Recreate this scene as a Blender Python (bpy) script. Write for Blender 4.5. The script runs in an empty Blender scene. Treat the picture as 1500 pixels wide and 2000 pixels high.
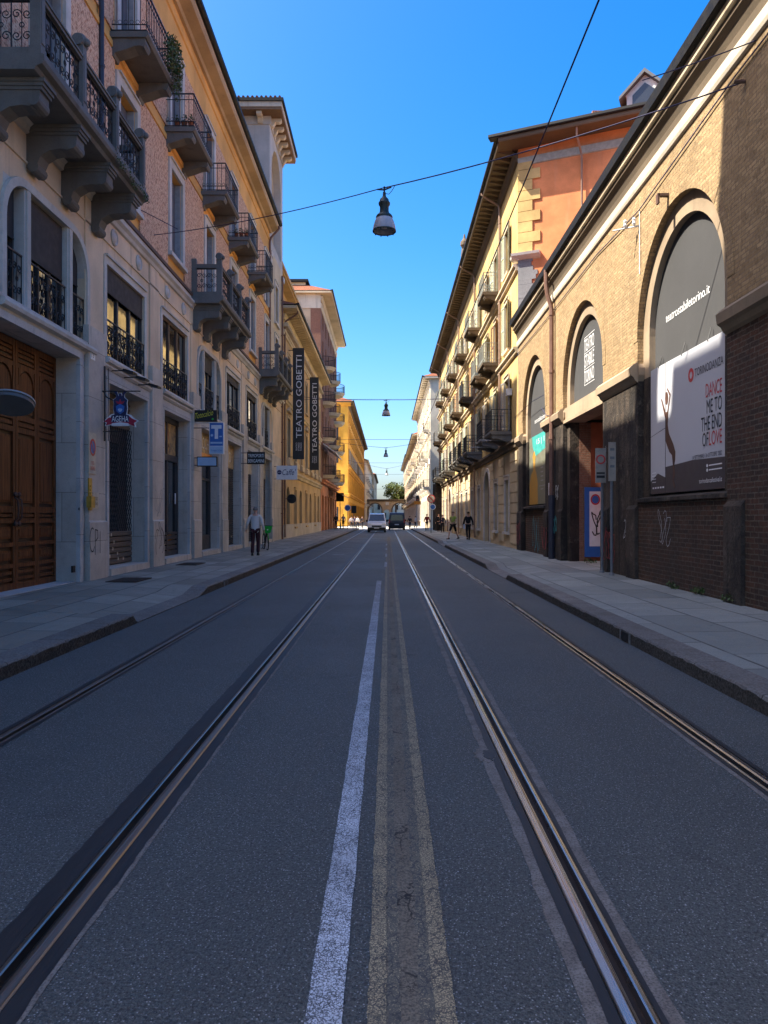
import bpy, bmesh, math, random
from math import radians as R, sin, cos, pi
from mathutils import Vector, Matrix
random.seed(7)
sc = bpy.context.scene
COL = sc.collection

# ------------------------------------------------------------------ camera, sky, sun, exposure
CAM_H = 1.575
FPX = 1480.0                      # focal length in pixels of the 1500 x 2000 photograph
cam = bpy.data.cameras.new('camera'); camo = bpy.data.objects.new('camera', cam); COL.objects.link(camo)
camo.location = (0, 0, CAM_H); camo.rotation_euler = (R(90), 0, 0)
cam.sensor_fit = 'VERTICAL'; cam.sensor_height = 36.0; cam.lens = FPX/2000*36.0
cam.shift_x = -(757-750)/2000.0; cam.shift_y = (1010-1000)/2000.0
cam.clip_start = 0.05; cam.clip_end = 6000
sc.camera = camo

SUN_TRAVEL = Vector((0.81, 0.12, -1.0)).normalized()
to_sun = -SUN_TRAVEL
elev = math.asin(to_sun.z); azim = math.atan2(to_sun.x, to_sun.y)   # clockwise from +Y
w = bpy.data.worlds.new('World'); sc.world = w; w.use_nodes = True
wn = w.node_tree.nodes; wl = w.node_tree.links
sky = wn.new('ShaderNodeTexSky'); sky.sky_type = 'NISHITA'; sky.sun_disc = False
sky.sun_elevation = elev; sky.sun_rotation = azim
sky.altitude = 250; sky.air_density = 0.9; sky.dust_density = 3.6; sky.ozone_density = 3.0
bg = wn['Background']; bg.inputs['Strength'].default_value = 0.128
hs = wn.new('ShaderNodeHueSaturation'); hs.inputs['Saturation'].default_value = 1.5; hs.inputs['Hue'].default_value = 0.502
wl.new(sky.outputs['Color'], hs.inputs['Color']); wl.new(hs.outputs['Color'], bg.inputs['Color'])
sun = bpy.data.lights.new('sun', 'SUN'); suno = bpy.data.objects.new('sun', sun); COL.objects.link(suno)
sun.energy = 4.8; sun.angle = R(0.5); sun.color = (1.0, 0.93, 0.80)
suno.rotation_euler = SUN_TRAVEL.to_track_quat('-Z', 'Y').to_euler()
sc.view_settings.view_transform = 'Standard'; sc.view_settings.look = 'None'
sc.view_settings.exposure = 1.65; sc.view_settings.gamma = 1.0
sc.cycles.use_denoising = True
sc.cycles.max_bounces = 8; sc.cycles.diffuse_bounces = 5; sc.cycles.glossy_bounces = 3
sc.cycles.sample_clamp_indirect = 4.0

# ------------------------------------------------------------------ scene graph helpers
def tag(o, label=None, cat=None, group=None, kind=None):
    if label: o['label'] = label
    if cat: o['category'] = cat
    if group: o['group'] = group
    if kind: o['kind'] = kind
    return o

def thing(name, label, cat, loc=(0, 0, 0), group=None):
    o = bpy.data.objects.new(name, None); COL.objects.link(o); o.location = loc
    o.empty_display_size = 0.2
    return tag(o, label, cat, group)

def base_of(o):
    m = Matrix.Translation(o.location)
    if o.parent: m = Matrix.Identity(4)
    return m

class Fr:
    """A local frame: origin, u axis, v axis, outward normal."""
    def __init__(s, o, r, n, u=(0, 0, 1)):
        s.o = Vector(o); s.r = Vector(r); s.n = Vector(n); s.u = Vector(u)
    def p(s, u, v, w=0.0):
        return s.o + s.r*u + s.u*v + s.n*w
    def shift(s, u=0, v=0, w=0):
        return Fr(s.p(u, v, w), s.r, s.n, s.u)

XL, XR = -6.6, 5.55
FL = Fr((XL, 0, 0), (0, 1, 0), (1, 0, 0))        # left facades, u = distance down the street
FRt = Fr((XR, 0, 0), (0, 1, 0), (-1, 0, 0))      # right facades
def FS(y): return Fr((0, y, 0), (1, 0, 0), (0, -1, 0))   # something that faces the camera at distance y
WORLD = Fr((0, 0, 0), (1, 0, 0), (0, -1, 0))

class MB:
    def __init__(s): s.v = []; s.f = []
    def add(s, pts, faces):
        b = len(s.v); s.v += [Vector(p) for p in pts]; s.f += [[b+i for i in f] for f in faces]
    def quad(s, *p): s.add(p, [list(range(len(p)))])
    def box(s, fr, u0, u1, v0, v1, w0, w1):
        P = [fr.p(u, v, w) for w in (w0, w1) for v in (v0, v1) for u in (u0, u1)]
        s.add(P, [(0,1,3,2), (4,5,7,6), (0,1,5,4), (2,3,7,6), (0,2,6,4), (1,3,7,5)])
    def bx(s, x0, x1, y0, y1, z0, z1):
        P = [(x, y, z) for z in (z0, z1) for y in (y0, y1) for x in (x0, x1)]
        s.add(P, [(0,1,3,2), (4,5,7,6), (0,1,5,4), (2,3,7,6), (0,2,6,4), (1,3,7,5)])
    def _prism(s, A, B):
        n = len(A)
        s.add(A+B, [list(range(n)), list(range(n, 2*n))] + [(i, (i+1) % n, n+(i+1) % n, n+i) for i in range(n)])
    def prism_u(s, fr, poly, u0, u1):      # poly of (w, v) extruded along the facade
        s._prism([fr.p(u0, v, w) for w, v in poly], [fr.p(u1, v, w) for w, v in poly])
    def prism_w(s, fr, poly, w0, w1):      # poly of (u, v) given thickness
        s._prism([fr.p(u, v, w0) for u, v in poly], [fr.p(u, v, w1) for u, v in poly])
    def tube(s, pts, r, n=6, closed=False):
        pts = [Vector(p) for p in pts]; m = len(pts); rings = []
        prev = None
        for i, p in enumerate(pts):
            a = pts[i-1] if (i > 0 or closed) else p
            b = pts[(i+1) % m] if (i < m-1 or closed) else p
            t = (b-a).normalized() if (b-a).length > 1e-9 else Vector((0, 0, 1))
            ref = prev if prev is not None else (Vector((0, 0, 1)) if abs(t.z) < .9 else Vector((1, 0, 0)))
            x = t.cross(ref)
            if x.length < 1e-6: x = t.orthogonal()
            x.normalize(); y = x.cross(t).normalized(); prev = y
            rr = r[i] if isinstance(r, (list, tuple)) else r
            rings.append([p + (x*cos(2*pi*k/n) + y*sin(2*pi*k/n))*rr for k in range(n)])
        P = [q for ring in rings for q in ring]; F = []
        for i in range(m if closed else m-1):
            j = (i+1) % m
            for k in range(n): F.append((i*n+k, i*n+(k+1) % n, j*n+(k+1) % n, j*n+k))
        if not closed: F += [list(range(n)), list(range((m-1)*n, m*n))]
        s.add(P, F)
    def lathe(s, c, prof, n=16, axis='z', cap=True):
        c = Vector(c); P = []; F = []
        for r, z in prof:
            for k in range(n):
                a = 2*pi*k/n
                d = {'z': (r*cos(a), r*sin(a), z), 'x': (z, r*cos(a), r*sin(a)), 'y': (r*cos(a), z, r*sin(a))}[axis]
                P.append(c+Vector(d))
        m = len(prof)
        for i in range(m-1):
            for k in range(n): F.append((i*n+k, i*n+(k+1) % n, (i+1)*n+(k+1) % n, (i+1)*n+k))
        if cap: F += [list(range(n)), list(range((m-1)*n, m*n))]
        s.add(P, F)
    def ball(s, c, rx, ry, rz, n=10, m=7):
        s2 = MB(); s2.lathe((0, 0, 0), [(max(1e-3, sin(pi*i/m)), -cos(pi*i/m)) for i in range(m+1)], n)
        c = Vector(c)
        s.add([c+Vector((p.x*rx, p.y*ry, p.z*rz)) for p in s2.v], s2.f)
    def build(s, name, mat, parent=None, smooth=False, label=None, recalc=True, kind=None):
        me = bpy.data.meshes.new(name)
        me.from_pydata([tuple(p) for p in s.v], [], s.f)
        if recalc and len(s.f) < 60000:
            bm = bmesh.new(); bm.from_mesh(me); bmesh.ops.recalc_face_normals(bm, faces=bm.faces); bm.to_mesh(me); bm.free()
        if mat is not None: me.materials.append(mat)
        if smooth:
            for p in me.polygons: p.use_smooth = True
        o = bpy.data.objects.new(name, me); COL.objects.link(o)
        if smooth and hasattr(me, 'set_sharp_from_angle'): me.set_sharp_from_angle(angle=R(40))
        attach(o, parent)
        tag(o, label, None, None, kind)
        return o

def world_base(o):
    m = Matrix.Identity(4)
    while o is not None:
        m = Matrix.Translation(o.location) @ o.matrix_parent_inverse @ m if o.parent else Matrix.Translation(o.location) @ m
        o = o.parent
    return m
def attach(o, parent):
    if parent is None: return
    o.parent = parent
    o.matrix_parent_inverse = world_base(parent).inverted()   # the mesh keeps its world coordinates

# ------------------------------------------------------------------ materials
def wallco_group():
    g = bpy.data.node_groups.new('wall_coordinates', 'ShaderNodeTree')
    g.interface.new_socket('Vector', in_out='OUTPUT', socket_type='NodeSocketVector')
    N = g.nodes; L = g.links
    geo = N.new('ShaderNodeNewGeometry'); sp = N.new('ShaderNodeSeparateXYZ'); sn = N.new('ShaderNodeSeparateXYZ')
    L.new(geo.outputs['Position'], sp.inputs[0]); L.new(geo.outputs['True Normal'], sn.inputs[0])
    def m(op, a, b=None):
        n = N.new('ShaderNodeMath'); n.operation = op
        for i, x in enumerate((a, b)):
            if x is None: continue
            if isinstance(x, (int, float)): n.inputs[i].default_value = x
            else: L.new(x, n.inputs[i])
        return n.outputs[0]
    ax, ay, az = (m('ABSOLUTE', sn.outputs[i]) for i in range(3))
    isx = m('GREATER_THAN', ax, ay); isz = m('GREATER_THAN', az, 0.75)
    nx = m('SUBTRACT', 1.0, isx); nz = m('SUBTRACT', 1.0, isz)
    uw = m('ADD', m('MULTIPLY', sp.outputs[1], isx), m('MULTIPLY', sp.outputs[0], nx))
    u = m('ADD', m('MULTIPLY', uw, nz), m('MULTIPLY', sp.outputs[0], isz))
    v = m('ADD', m('MULTIPLY', sp.outputs[2], nz), m('MULTIPLY', sp.outputs[1], isz))
    c = N.new('ShaderNodeCombineXYZ'); L.new(u, c.inputs[0]); L.new(v, c.inputs[1])
    o = N.new('NodeGroupOutput'); L.new(c.outputs[0], o.inputs[0])
    return g
WCO = wallco_group()

class Mat:
    def __init__(s, name, rough=0.85, spec=0.35, metal=0.0):
        s.m = bpy.data.materials.new(name); s.m.use_nodes = True
        s.N = s.m.node_tree.nodes; s.L = s.m.node_tree.links
        s.b = s.N['Principled BSDF']
        s.b.inputs['Roughness'].default_value = rough; s.b.inputs['Metallic'].default_value = metal
        s.b.inputs['Specular IOR Level'].default_value = spec
        s._pos = None; s._wc = None
    def set(s, sock, val):
        if hasattr(val, 'is_output'): s.L.new(val, sock)
        elif isinstance(val, (tuple, list)) and len(val) == 3 and sock.type == 'RGBA': sock.default_value = (*val, 1)
        else: sock.default_value = val
    def pos(s, scale=(1, 1, 1)):
        if s._pos is None: s._pos = s.N.new('ShaderNodeNewGeometry').outputs['Position']
        return s.map(s._pos, scale)
    def wc(s, scale=(1, 1, 1), loc=(0, 0, 0), rot=0):
        if s._wc is None:
            g = s.N.new('ShaderNodeGroup'); g.node_tree = WCO; s._wc = g.outputs[0]
        return s.map(s._wc, scale, loc, rot)
    def map(s, v, scale=(1, 1, 1), loc=(0, 0, 0), rot=0):
        if scale == (1, 1, 1) and loc == (0, 0, 0) and rot == 0: return v
        n = s.N.new('ShaderNodeMapping'); s.L.new(v, n.inputs[0])
        n.inputs['Scale'].default_value = scale; n.inputs['Location'].default_value = loc; n.inputs['Rotation'].default_value = (0, 0, rot)
        return n.outputs[0]
    def noise(s, scale, detail=4, rough=.55, vec=None, dist=0.0):
        n = s.N.new('ShaderNodeTexNoise'); s.L.new(vec if vec is not None else s.pos(), n.inputs['Vector'])
        n.inputs['Scale'].default_value = scale; n.inputs['Detail'].default_value = detail; n.inputs['Roughness'].default_value = rough
        n.inputs['Distortion'].default_value = dist
        return n.outputs['Fac']
    def voro(s, scale, feature='F1', vec=None, out='Distance', rnd=1.0):
        n = s.N.new('ShaderNodeTexVoronoi'); n.feature = feature; s.L.new(vec if vec is not None else s.pos(), n.inputs['Vector'])
        n.inputs['Scale'].default_value = scale; n.inputs['Randomness'].default_value = rnd
        return n.outputs[out]
    def math(s, op, a, b=0.0, clamp=False):
        n = s.N.new('ShaderNodeMath'); n.operation = op; n.use_clamp = clamp
        s.set(n.inputs[0], a); s.set(n.inputs[1], b); return n.outputs[0]
    def ramp(s, f, a, b, lo=0.0, hi=1.0):       # smooth remap a..b -> lo..hi
        n = s.N.new('ShaderNodeMapRange'); n.interpolation_type = 'SMOOTHSTEP'
        s.set(n.inputs[0], f); n.inputs[1].default_value = a; n.inputs[2].default_value = b; n.inputs[3].default_value = lo; n.inputs[4].default_value = hi
        return n.outputs[0]
    def mix(s, f, a, b, mode='MIX'):
        n = s.N.new('ShaderNodeMix'); n.data_type = 'RGBA'; n.blend_type = mode
        s.set(n.inputs[0], f); s.set(n.inputs[6], a); s.set(n.inputs[7], b); return n.outputs[2]
    def brick(s, vec, c1, c2, mortar, bw, rh, ms, offset=.5, bias=0.0):
        n = s.N.new('ShaderNodeTexBrick'); s.L.new(vec, n.inputs['Vector'])
        n.inputs['Scale'].default_value = 1.0; n.inputs['Brick Width'].default_value = bw; n.inputs['Row Height'].default_value = rh
        n.inputs['Mortar Size'].default_value = ms; n.inputs['Mortar Smooth'].default_value = .15; n.offset = offset
        n.inputs['Bias'].default_value = bias
        s.set(n.inputs['Color1'], c1); s.set(n.inputs['Color2'], c2); s.set(n.inputs['Mortar'], mortar)
        return n.outputs['Color'], n.outputs['Fac']
    def bump(s, h, strength=.4, dist=.02):
        n = s.N.new('ShaderNodeBump'); n.inputs['Strength'].default_value = strength; n.inputs['Distance'].default_value = dist
        s.L.new(h, n.inputs['Height']); s.L.new(n.outputs[0], s.b.inputs['Normal'])
    def col(s, c): s.set(s.b.inputs['Base Color'], c); return s
    def rough(s, r): s.set(s.b.inputs['Roughness'], r); return s

def mul(c, k): return tuple(min(1, x*k) for x in c)
def plaster(name, c, var=.22, streak=.3, dirt=(.10, .085, .07), rough=.9, fine=22, bump=.25):
    m = Mat(name, rough, .2)
    n1 = m.noise(.45, 6, .6); n2 = m.noise(1.0, 5, .6, m.pos((2.2, 2.2, .16))); n3 = m.noise(fine, 4)
    a = m.mix(m.ramp(n1, .3, .72), mul(c, 1-var), mul(c, 1+var*.6))
    a = m.mix(m.ramp(n2, .55, .8, 0, streak), a, dirt)
    a = m.mix(m.ramp(n3, .25, .75, 0, .16), a, mul(c, .55))
    m.col(a); m.bump(m.math('ADD', n3, m.math('MULTIPLY', m.noise(4, 3), 1.5)), bump, .01)
    return m.m
def stone(name, c, speck=.35, rough=.75, scale=60, var=.2, streak=.25, joints=None):
    m = Mat(name, rough, .35)
    n1 = m.noise(.9, 6, .65); n2 = m.noise(scale, 2, .6); n4 = m.noise(1.1, 5, .6, m.pos((3, 3, .2))); n5 = m.noise(6, 5, .65)
    a = m.mix(m.ramp(n1, .3, .7), mul(c, 1-var), mul(c, 1+var*.5))
    a = m.mix(m.ramp(n5, .5, .78, 0, .4), a, mul(c, .55))
    a = m.mix(m.ramp(n2, .5, .7, 0, speck), a, mul(c, .4))
    a = m.mix(m.ramp(n4, .52, .8, 0, streak), a, (.075, .07, .062))
    h = n2
    if joints:
        jc, jf = m.brick(m.wc(), (1, 1, 1), (.86, .85, .84), (.22, .21, .2), joints[0], joints[1], .006, .5)
        a = m.mix(.8, a, m.mix(1.0, a, jc, 'MULTIPLY')); h = m.math('SUBTRACT', n2, m.math('MULTIPLY', jf, 2.0))
    m.col(a); m.bump(h, .25, .012)
    return m.m
def flat(name, c, rough=.6, spec=.4, metal=0.0, var=.15, scale=6):
    m = Mat(name, rough, spec, metal)
    n = m.noise(scale, 5, .6)
    m.col(m.mix(m.ramp(n, .3, .7), mul(c, 1-var), mul(c, 1+var)))
    m.rough(m.ramp(n, .3, .7, max(.02, rough*.85), min(1, rough*1.15)))
    return m.m
def bricks(name, c1, c2, mortar, rough=.92, soot=0.0, bw=.24, rh=.072, pale=0.0):
    m = Mat(name, rough, .2)
    vec = m.wc()
    nz = m.N.new('ShaderNodeVectorMath'); nz.operation = 'ADD'
    t = m.N.new('ShaderNodeTexNoise'); m.L.new(m.pos(), t.inputs['Vector']); t.inputs['Scale'].default_value = 5
    sc_ = m.N.new('ShaderNodeVectorMath'); sc_.operation = 'SCALE'; m.L.new(t.outputs['Color'], sc_.inputs[0]); sc_.inputs['Scale'].default_value = .02
    m.L.new(vec, nz.inputs[0]); m.L.new(sc_.outputs[0], nz.inputs[1])
    c, f = m.brick(nz.outputs[0], c1, c2, mortar, bw, rh, .010)
    n1 = m.noise(.5, 6, .65); n2 = m.noise(9, 4, .6); n3 = m.noise(38, 3)
    a = m.mix(m.ramp(n2, .25, .75, 0, .55), c, mul(c1, .62))
    a = m.mix(m.ramp(n1, .35, .75, 0, .45), a, mul(c2, 1.25))
    a = m.mix(m.ramp(m.noise(17, 4, .7, m.pos((1, 1, .7))), .5, .66, 0, .55), a, mul(c2, .5)); a = m.mix(m.ramp(m.noise(1.6, 6, .7, m.pos((3, 3, .5))), .55, .7, 0, .35), a, mul(c1, 1.15))
    if pale: a = m.mix(m.ramp(m.noise(1.3, 5, .7), .55, .75, 0, pale), a, mul(mortar, 1.1))
    if soot: a = m.mix(m.ramp(m.noise(.8, 6, .7, m.pos((1.2, 1.2, .5))), .3, .75, soot*.3, soot), a, (.035, .030, .027))
    m.col(a)
    h = m.math('ADD', m.math('MULTIPLY', m.math('SUBTRACT', 1.0, f), 1.0), m.math('ADD', m.math('MULTIPLY', n3, .7), m.math('MULTIPLY', n2, .8)))
    m.bump(h, .9, .018)
    return m.m

M = {}
M['granite'] = stone('granite', (.54, .53, .51), joints=(3.1, 1.2))
M['granite_warm'] = stone('granite_warm', (.60, .54, .465), streak=.45, joints=(2.3, 1.05))
M['stone_frame'] = stone('stone_frame', (.58, .55, .50), .2)
M['stone_balcony'] = stone('stone_balcony', (.15, .145, .135), .3, streak=.75)
M['plaster_beige'] = plaster('plaster_beige', (.80, .62, .43), streak=.45)
M['plaster_ochre'] = plaster('plaster_ochre', (.78, .42, .13), streak=.2)
M['plaster_grey'] = plaster('plaster_grey', (.50, .47, .43))
M['plaster_cream'] = plaster('plaster_cream', (.60, .49, .33))
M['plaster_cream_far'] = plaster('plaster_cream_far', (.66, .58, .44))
M['plaster_yellow'] = plaster('plaster_yellow', (.60, .415, .165), var=.42, streak=.55)
M['plaster_theatre'] = plaster('plaster_theatre', (.58, .40, .20))
M['plaster_gold'] = plaster('plaster_gold', (.70, .36, .055))
M['plaster_gold_dark'] = plaster('plaster_gold_dark', (.62, .30, .045))
M['plaster_orange'] = plaster('plaster_orange', (.72, .27, .11), var=.35, streak=.25, dirt=(.62, .46, .34))
M['plaster_tan'] = plaster('plaster_tan', (.50, .38, .25))
M['plaster_soot'] = plaster('plaster_soot', (.12, .095, .075), var=.55, streak=.85, dirt=(.03, .026, .022), bump=.9, fine=14)
def soot_wall():
    m = Mat('plaster_soot', .92, .2)
    n1 = m.noise(.8, 8, .68, m.pos((1, 1, .55))); n2 = m.noise(2.6, 6, .7); n3 = m.noise(16, 5, .65); n4 = m.noise(1.0, 6, .65, m.pos((4, 4, .14)))
    a = m.mix(m.ramp(n1, .38, .62), (.028, .023, .020), (.09, .069, .052))
    a = m.mix(m.ramp(n2, .55, .68, 0, .75), a, (.15, .118, .09))
    a = m.mix(m.ramp(n3, .5, .7, 0, .65), a, (.022, .019, .017))
    a = m.mix(m.ramp(n4, .5, .66, 0, .7), a, (.025, .022, .02))
    a = m.mix(m.ramp(m.noise(1.7, 5, .65), .62, .72, 0, .55), a, (.16, .075, .055))
    m.col(a); m.bump(m.math('ADD', n3, m.math('MULTIPLY', n2, 2.5)), .9, .03); return m.m
M['plaster_dim'] = plaster('plaster_dim', (.36, .27, .18), var=.35, streak=.5)
M['plaster_soot'] = soot_wall()
M['red_wall'] = plaster('red_wall', (.50, .15, .075), var=.4)
M['brick_pink'] = None
M['brick_tan'] = bricks('brick_tan', (.56, .385, .20), (.31, .205, .10), (.27, .20, .13), soot=.28, pale=.3)
M['brick_sooty'] = bricks('brick_sooty', (.155, .068, .038), (.055, .042, .032), (.21, .18, .135), soot=.55, bw=.27, rh=.085, pale=.4)
M['brick_red'] = bricks('brick_red', (.36, .165, .105), (.29, .13, .085), (.30, .22, .16), soot=.2)
M['brick_arch'] = bricks('brick_arch', (.30, .16, .09), (.24, .125, .075), (.26, .18, .12), soot=.3)
M['bare_stone'] = stone('bare_stone', (.20, .20, .205), .4, scale=20)
M['ground_cream'] = plaster('ground_cream', (.55, .43, .27), var=.3, streak=.4)
M['crossing_stone'] = stone('crossing_stone', (.50, .48, .44))
M['disc_grey'] = flat('disc_grey', (.10, .105, .11), .5)
M['roof_tile'] = bricks('roof_tile', (.30, .11, .06), (.24, .09, .05), (.1, .05, .03), bw=.2, rh=.3)
M['slate'] = flat('slate', (.09, .09, .095), .7)
M['iron'] = flat('iron', (.022, .022, .024), .55, .4)
M['iron_green'] = flat('iron_green', (.30, .31, .27), .6)
M['iron_rust'] = flat('iron_rust', (.10, .055, .04), .7)
M['pipe_brown'] = flat('pipe_brown', (.16, .085, .06), .55)
M['pipe_dark'] = flat('pipe_dark', (.035, .035, .05), .5)
M['pipe_copper'] = flat('pipe_copper', (.26, .17, .12), .55)
M['gutter'] = flat('gutter', (.012, .011, .010), .6, .25)
M['soffit'] = flat('soffit', (.17, .105, .06), .85)
M['white_metal'] = flat('white_metal', (.62, .62, .62), .5)
M['cornice_white'] = plaster('cornice_white', (.60, .52, .40), streak=.45)
M['cornice_stained'] = plaster('cornice_stained', (.46, .37, .25), var=.4, streak=.7, dirt=(.14, .10, .065))
M['cornice_brown'] = plaster('cornice_brown', (.13, .098, .066), streak=.4)
M['shutter_green'] = flat('shutter_green', (.33, .36, .28), .7)
M['shutter_brown'] = flat('shutter_brown', (.20, .10, .05), .7)
M['shutter_grey'] = flat('shutter_grey', (.27, .26, .24), .7)
M['blind'] = flat('blind', (.035, .032, .032), .75)
M['frame_dark'] = flat('frame_dark', (.05, .045, .045), .5)
M['frame_wood'] = flat('frame_wood', (.13, .07, .04), .55)
M['frame_white'] = flat('frame_white', (.5, .48, .45), .5)
M['steel_door'] = flat('steel_door', (.045, .045, .048), .5)
M['slat_brown'] = flat('slat_brown', (.13, .10, .075), .6)
M['black'] = flat('black', (.012, .012, .013), .5)
M['rubber'] = flat('rubber', (.02, .02, .021), .8)
M['banner_dark'] = flat('banner_dark', (.03, .034, .036), .6)
M['panel_grey'] = plaster('panel_grey', (.07, .069, .069), var=.12, streak=.12, fine=40, bump=.05)
M['letter_white'] = flat('letter_white', (.78, .78, .78), .5, var=.03)
M['letter_black'] = flat('letter_black', (.02, .02, .022), .5)
M['letter_red'] = flat('letter_red', (.52, .05, .05), .5)
M['letter_gold'] = flat('letter_gold', (.66, .46, .16), .45)
M['letter_yellow'] = flat('letter_yellow', (.62, .56, .05), .5)
M['letter_navy'] = flat('letter_navy', (.02, .03, .12), .5)
M['sign_white'] = flat('sign_white', (.70, .72, .75), .4, var=.05)
M['sign_blue'] = flat('sign_blue', (.03, .13, .42), .4, var=.08)
M['sign_lightblue'] = flat('sign_lightblue', (.35, .5, .68), .4, var=.05)
M['sign_red'] = flat('sign_red', (.45, .03, .03), .4)
M['sign_crimson'] = flat('sign_crimson', (.35, .02, .05), .4)
M['sign_navy'] = flat('sign_navy', (.02, .025, .08), .4)
M['sign_orange'] = flat('sign_orange', (.8, .25, .02), .4)
M['sign_back'] = flat('sign_back', (.26, .27, .28), .5)
M['post_grey'] = flat('post_grey', (.13, .14, .15), .5)
M['poster_grey'] = flat('poster_grey', (.50, .50, .53), .55, var=.03, scale=1)
M['poster_dark'] = flat('poster_dark', (.075, .06, .06), .55)
M['poster_teal'] = flat('poster_teal', (.05, .33, .30), .5)
M['poster_olive'] = flat('poster_olive', (.16, .16, .115), .5)
M['poster_gold'] = flat('poster_gold', (.42, .22, .04), .5)
M['poster_skin'] = flat('poster_skin', (.10, .05, .035), .5)
M['fascia_gold'] = None
M['intercom'] = flat('intercom', (.5, .33, .06), .35, metal=.6)
M['lamp_green'] = flat('lamp_green', (.02, .033, .032), .5)
M['lamp_shade'] = flat('lamp_shade', (.38, .38, .42), .5)
M['wire'] = flat('wire', (.02, .015, .055), .6)
M['cream_paper'] = flat('cream_paper', (.55, .48, .36), .7)
M['graffiti_black'] = flat('graffiti_black', (.03, .028, .03), .8)
M['graffiti_white'] = flat('graffiti_white', (.55, .56, .56), .8)
M['graffiti_cyan'] = flat('graffiti_cyan', (.06, .30, .34), .8)
M['graffiti_red'] = flat('graffiti_red', (.33, .05, .05), .8)
M['leaf'] = flat('leaf', (.055, .085, .022), .6, var=.4, scale=9)
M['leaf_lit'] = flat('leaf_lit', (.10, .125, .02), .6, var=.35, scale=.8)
M['trunk'] = flat('trunk', (.12, .09, .06), .9)
M['green_plastic'] = flat('green_plastic', (.02, .42, .05), .35)
M['skin'] = flat('skin', (.48, .28, .20), .55)
M['asphalt_patch'] = None

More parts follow.
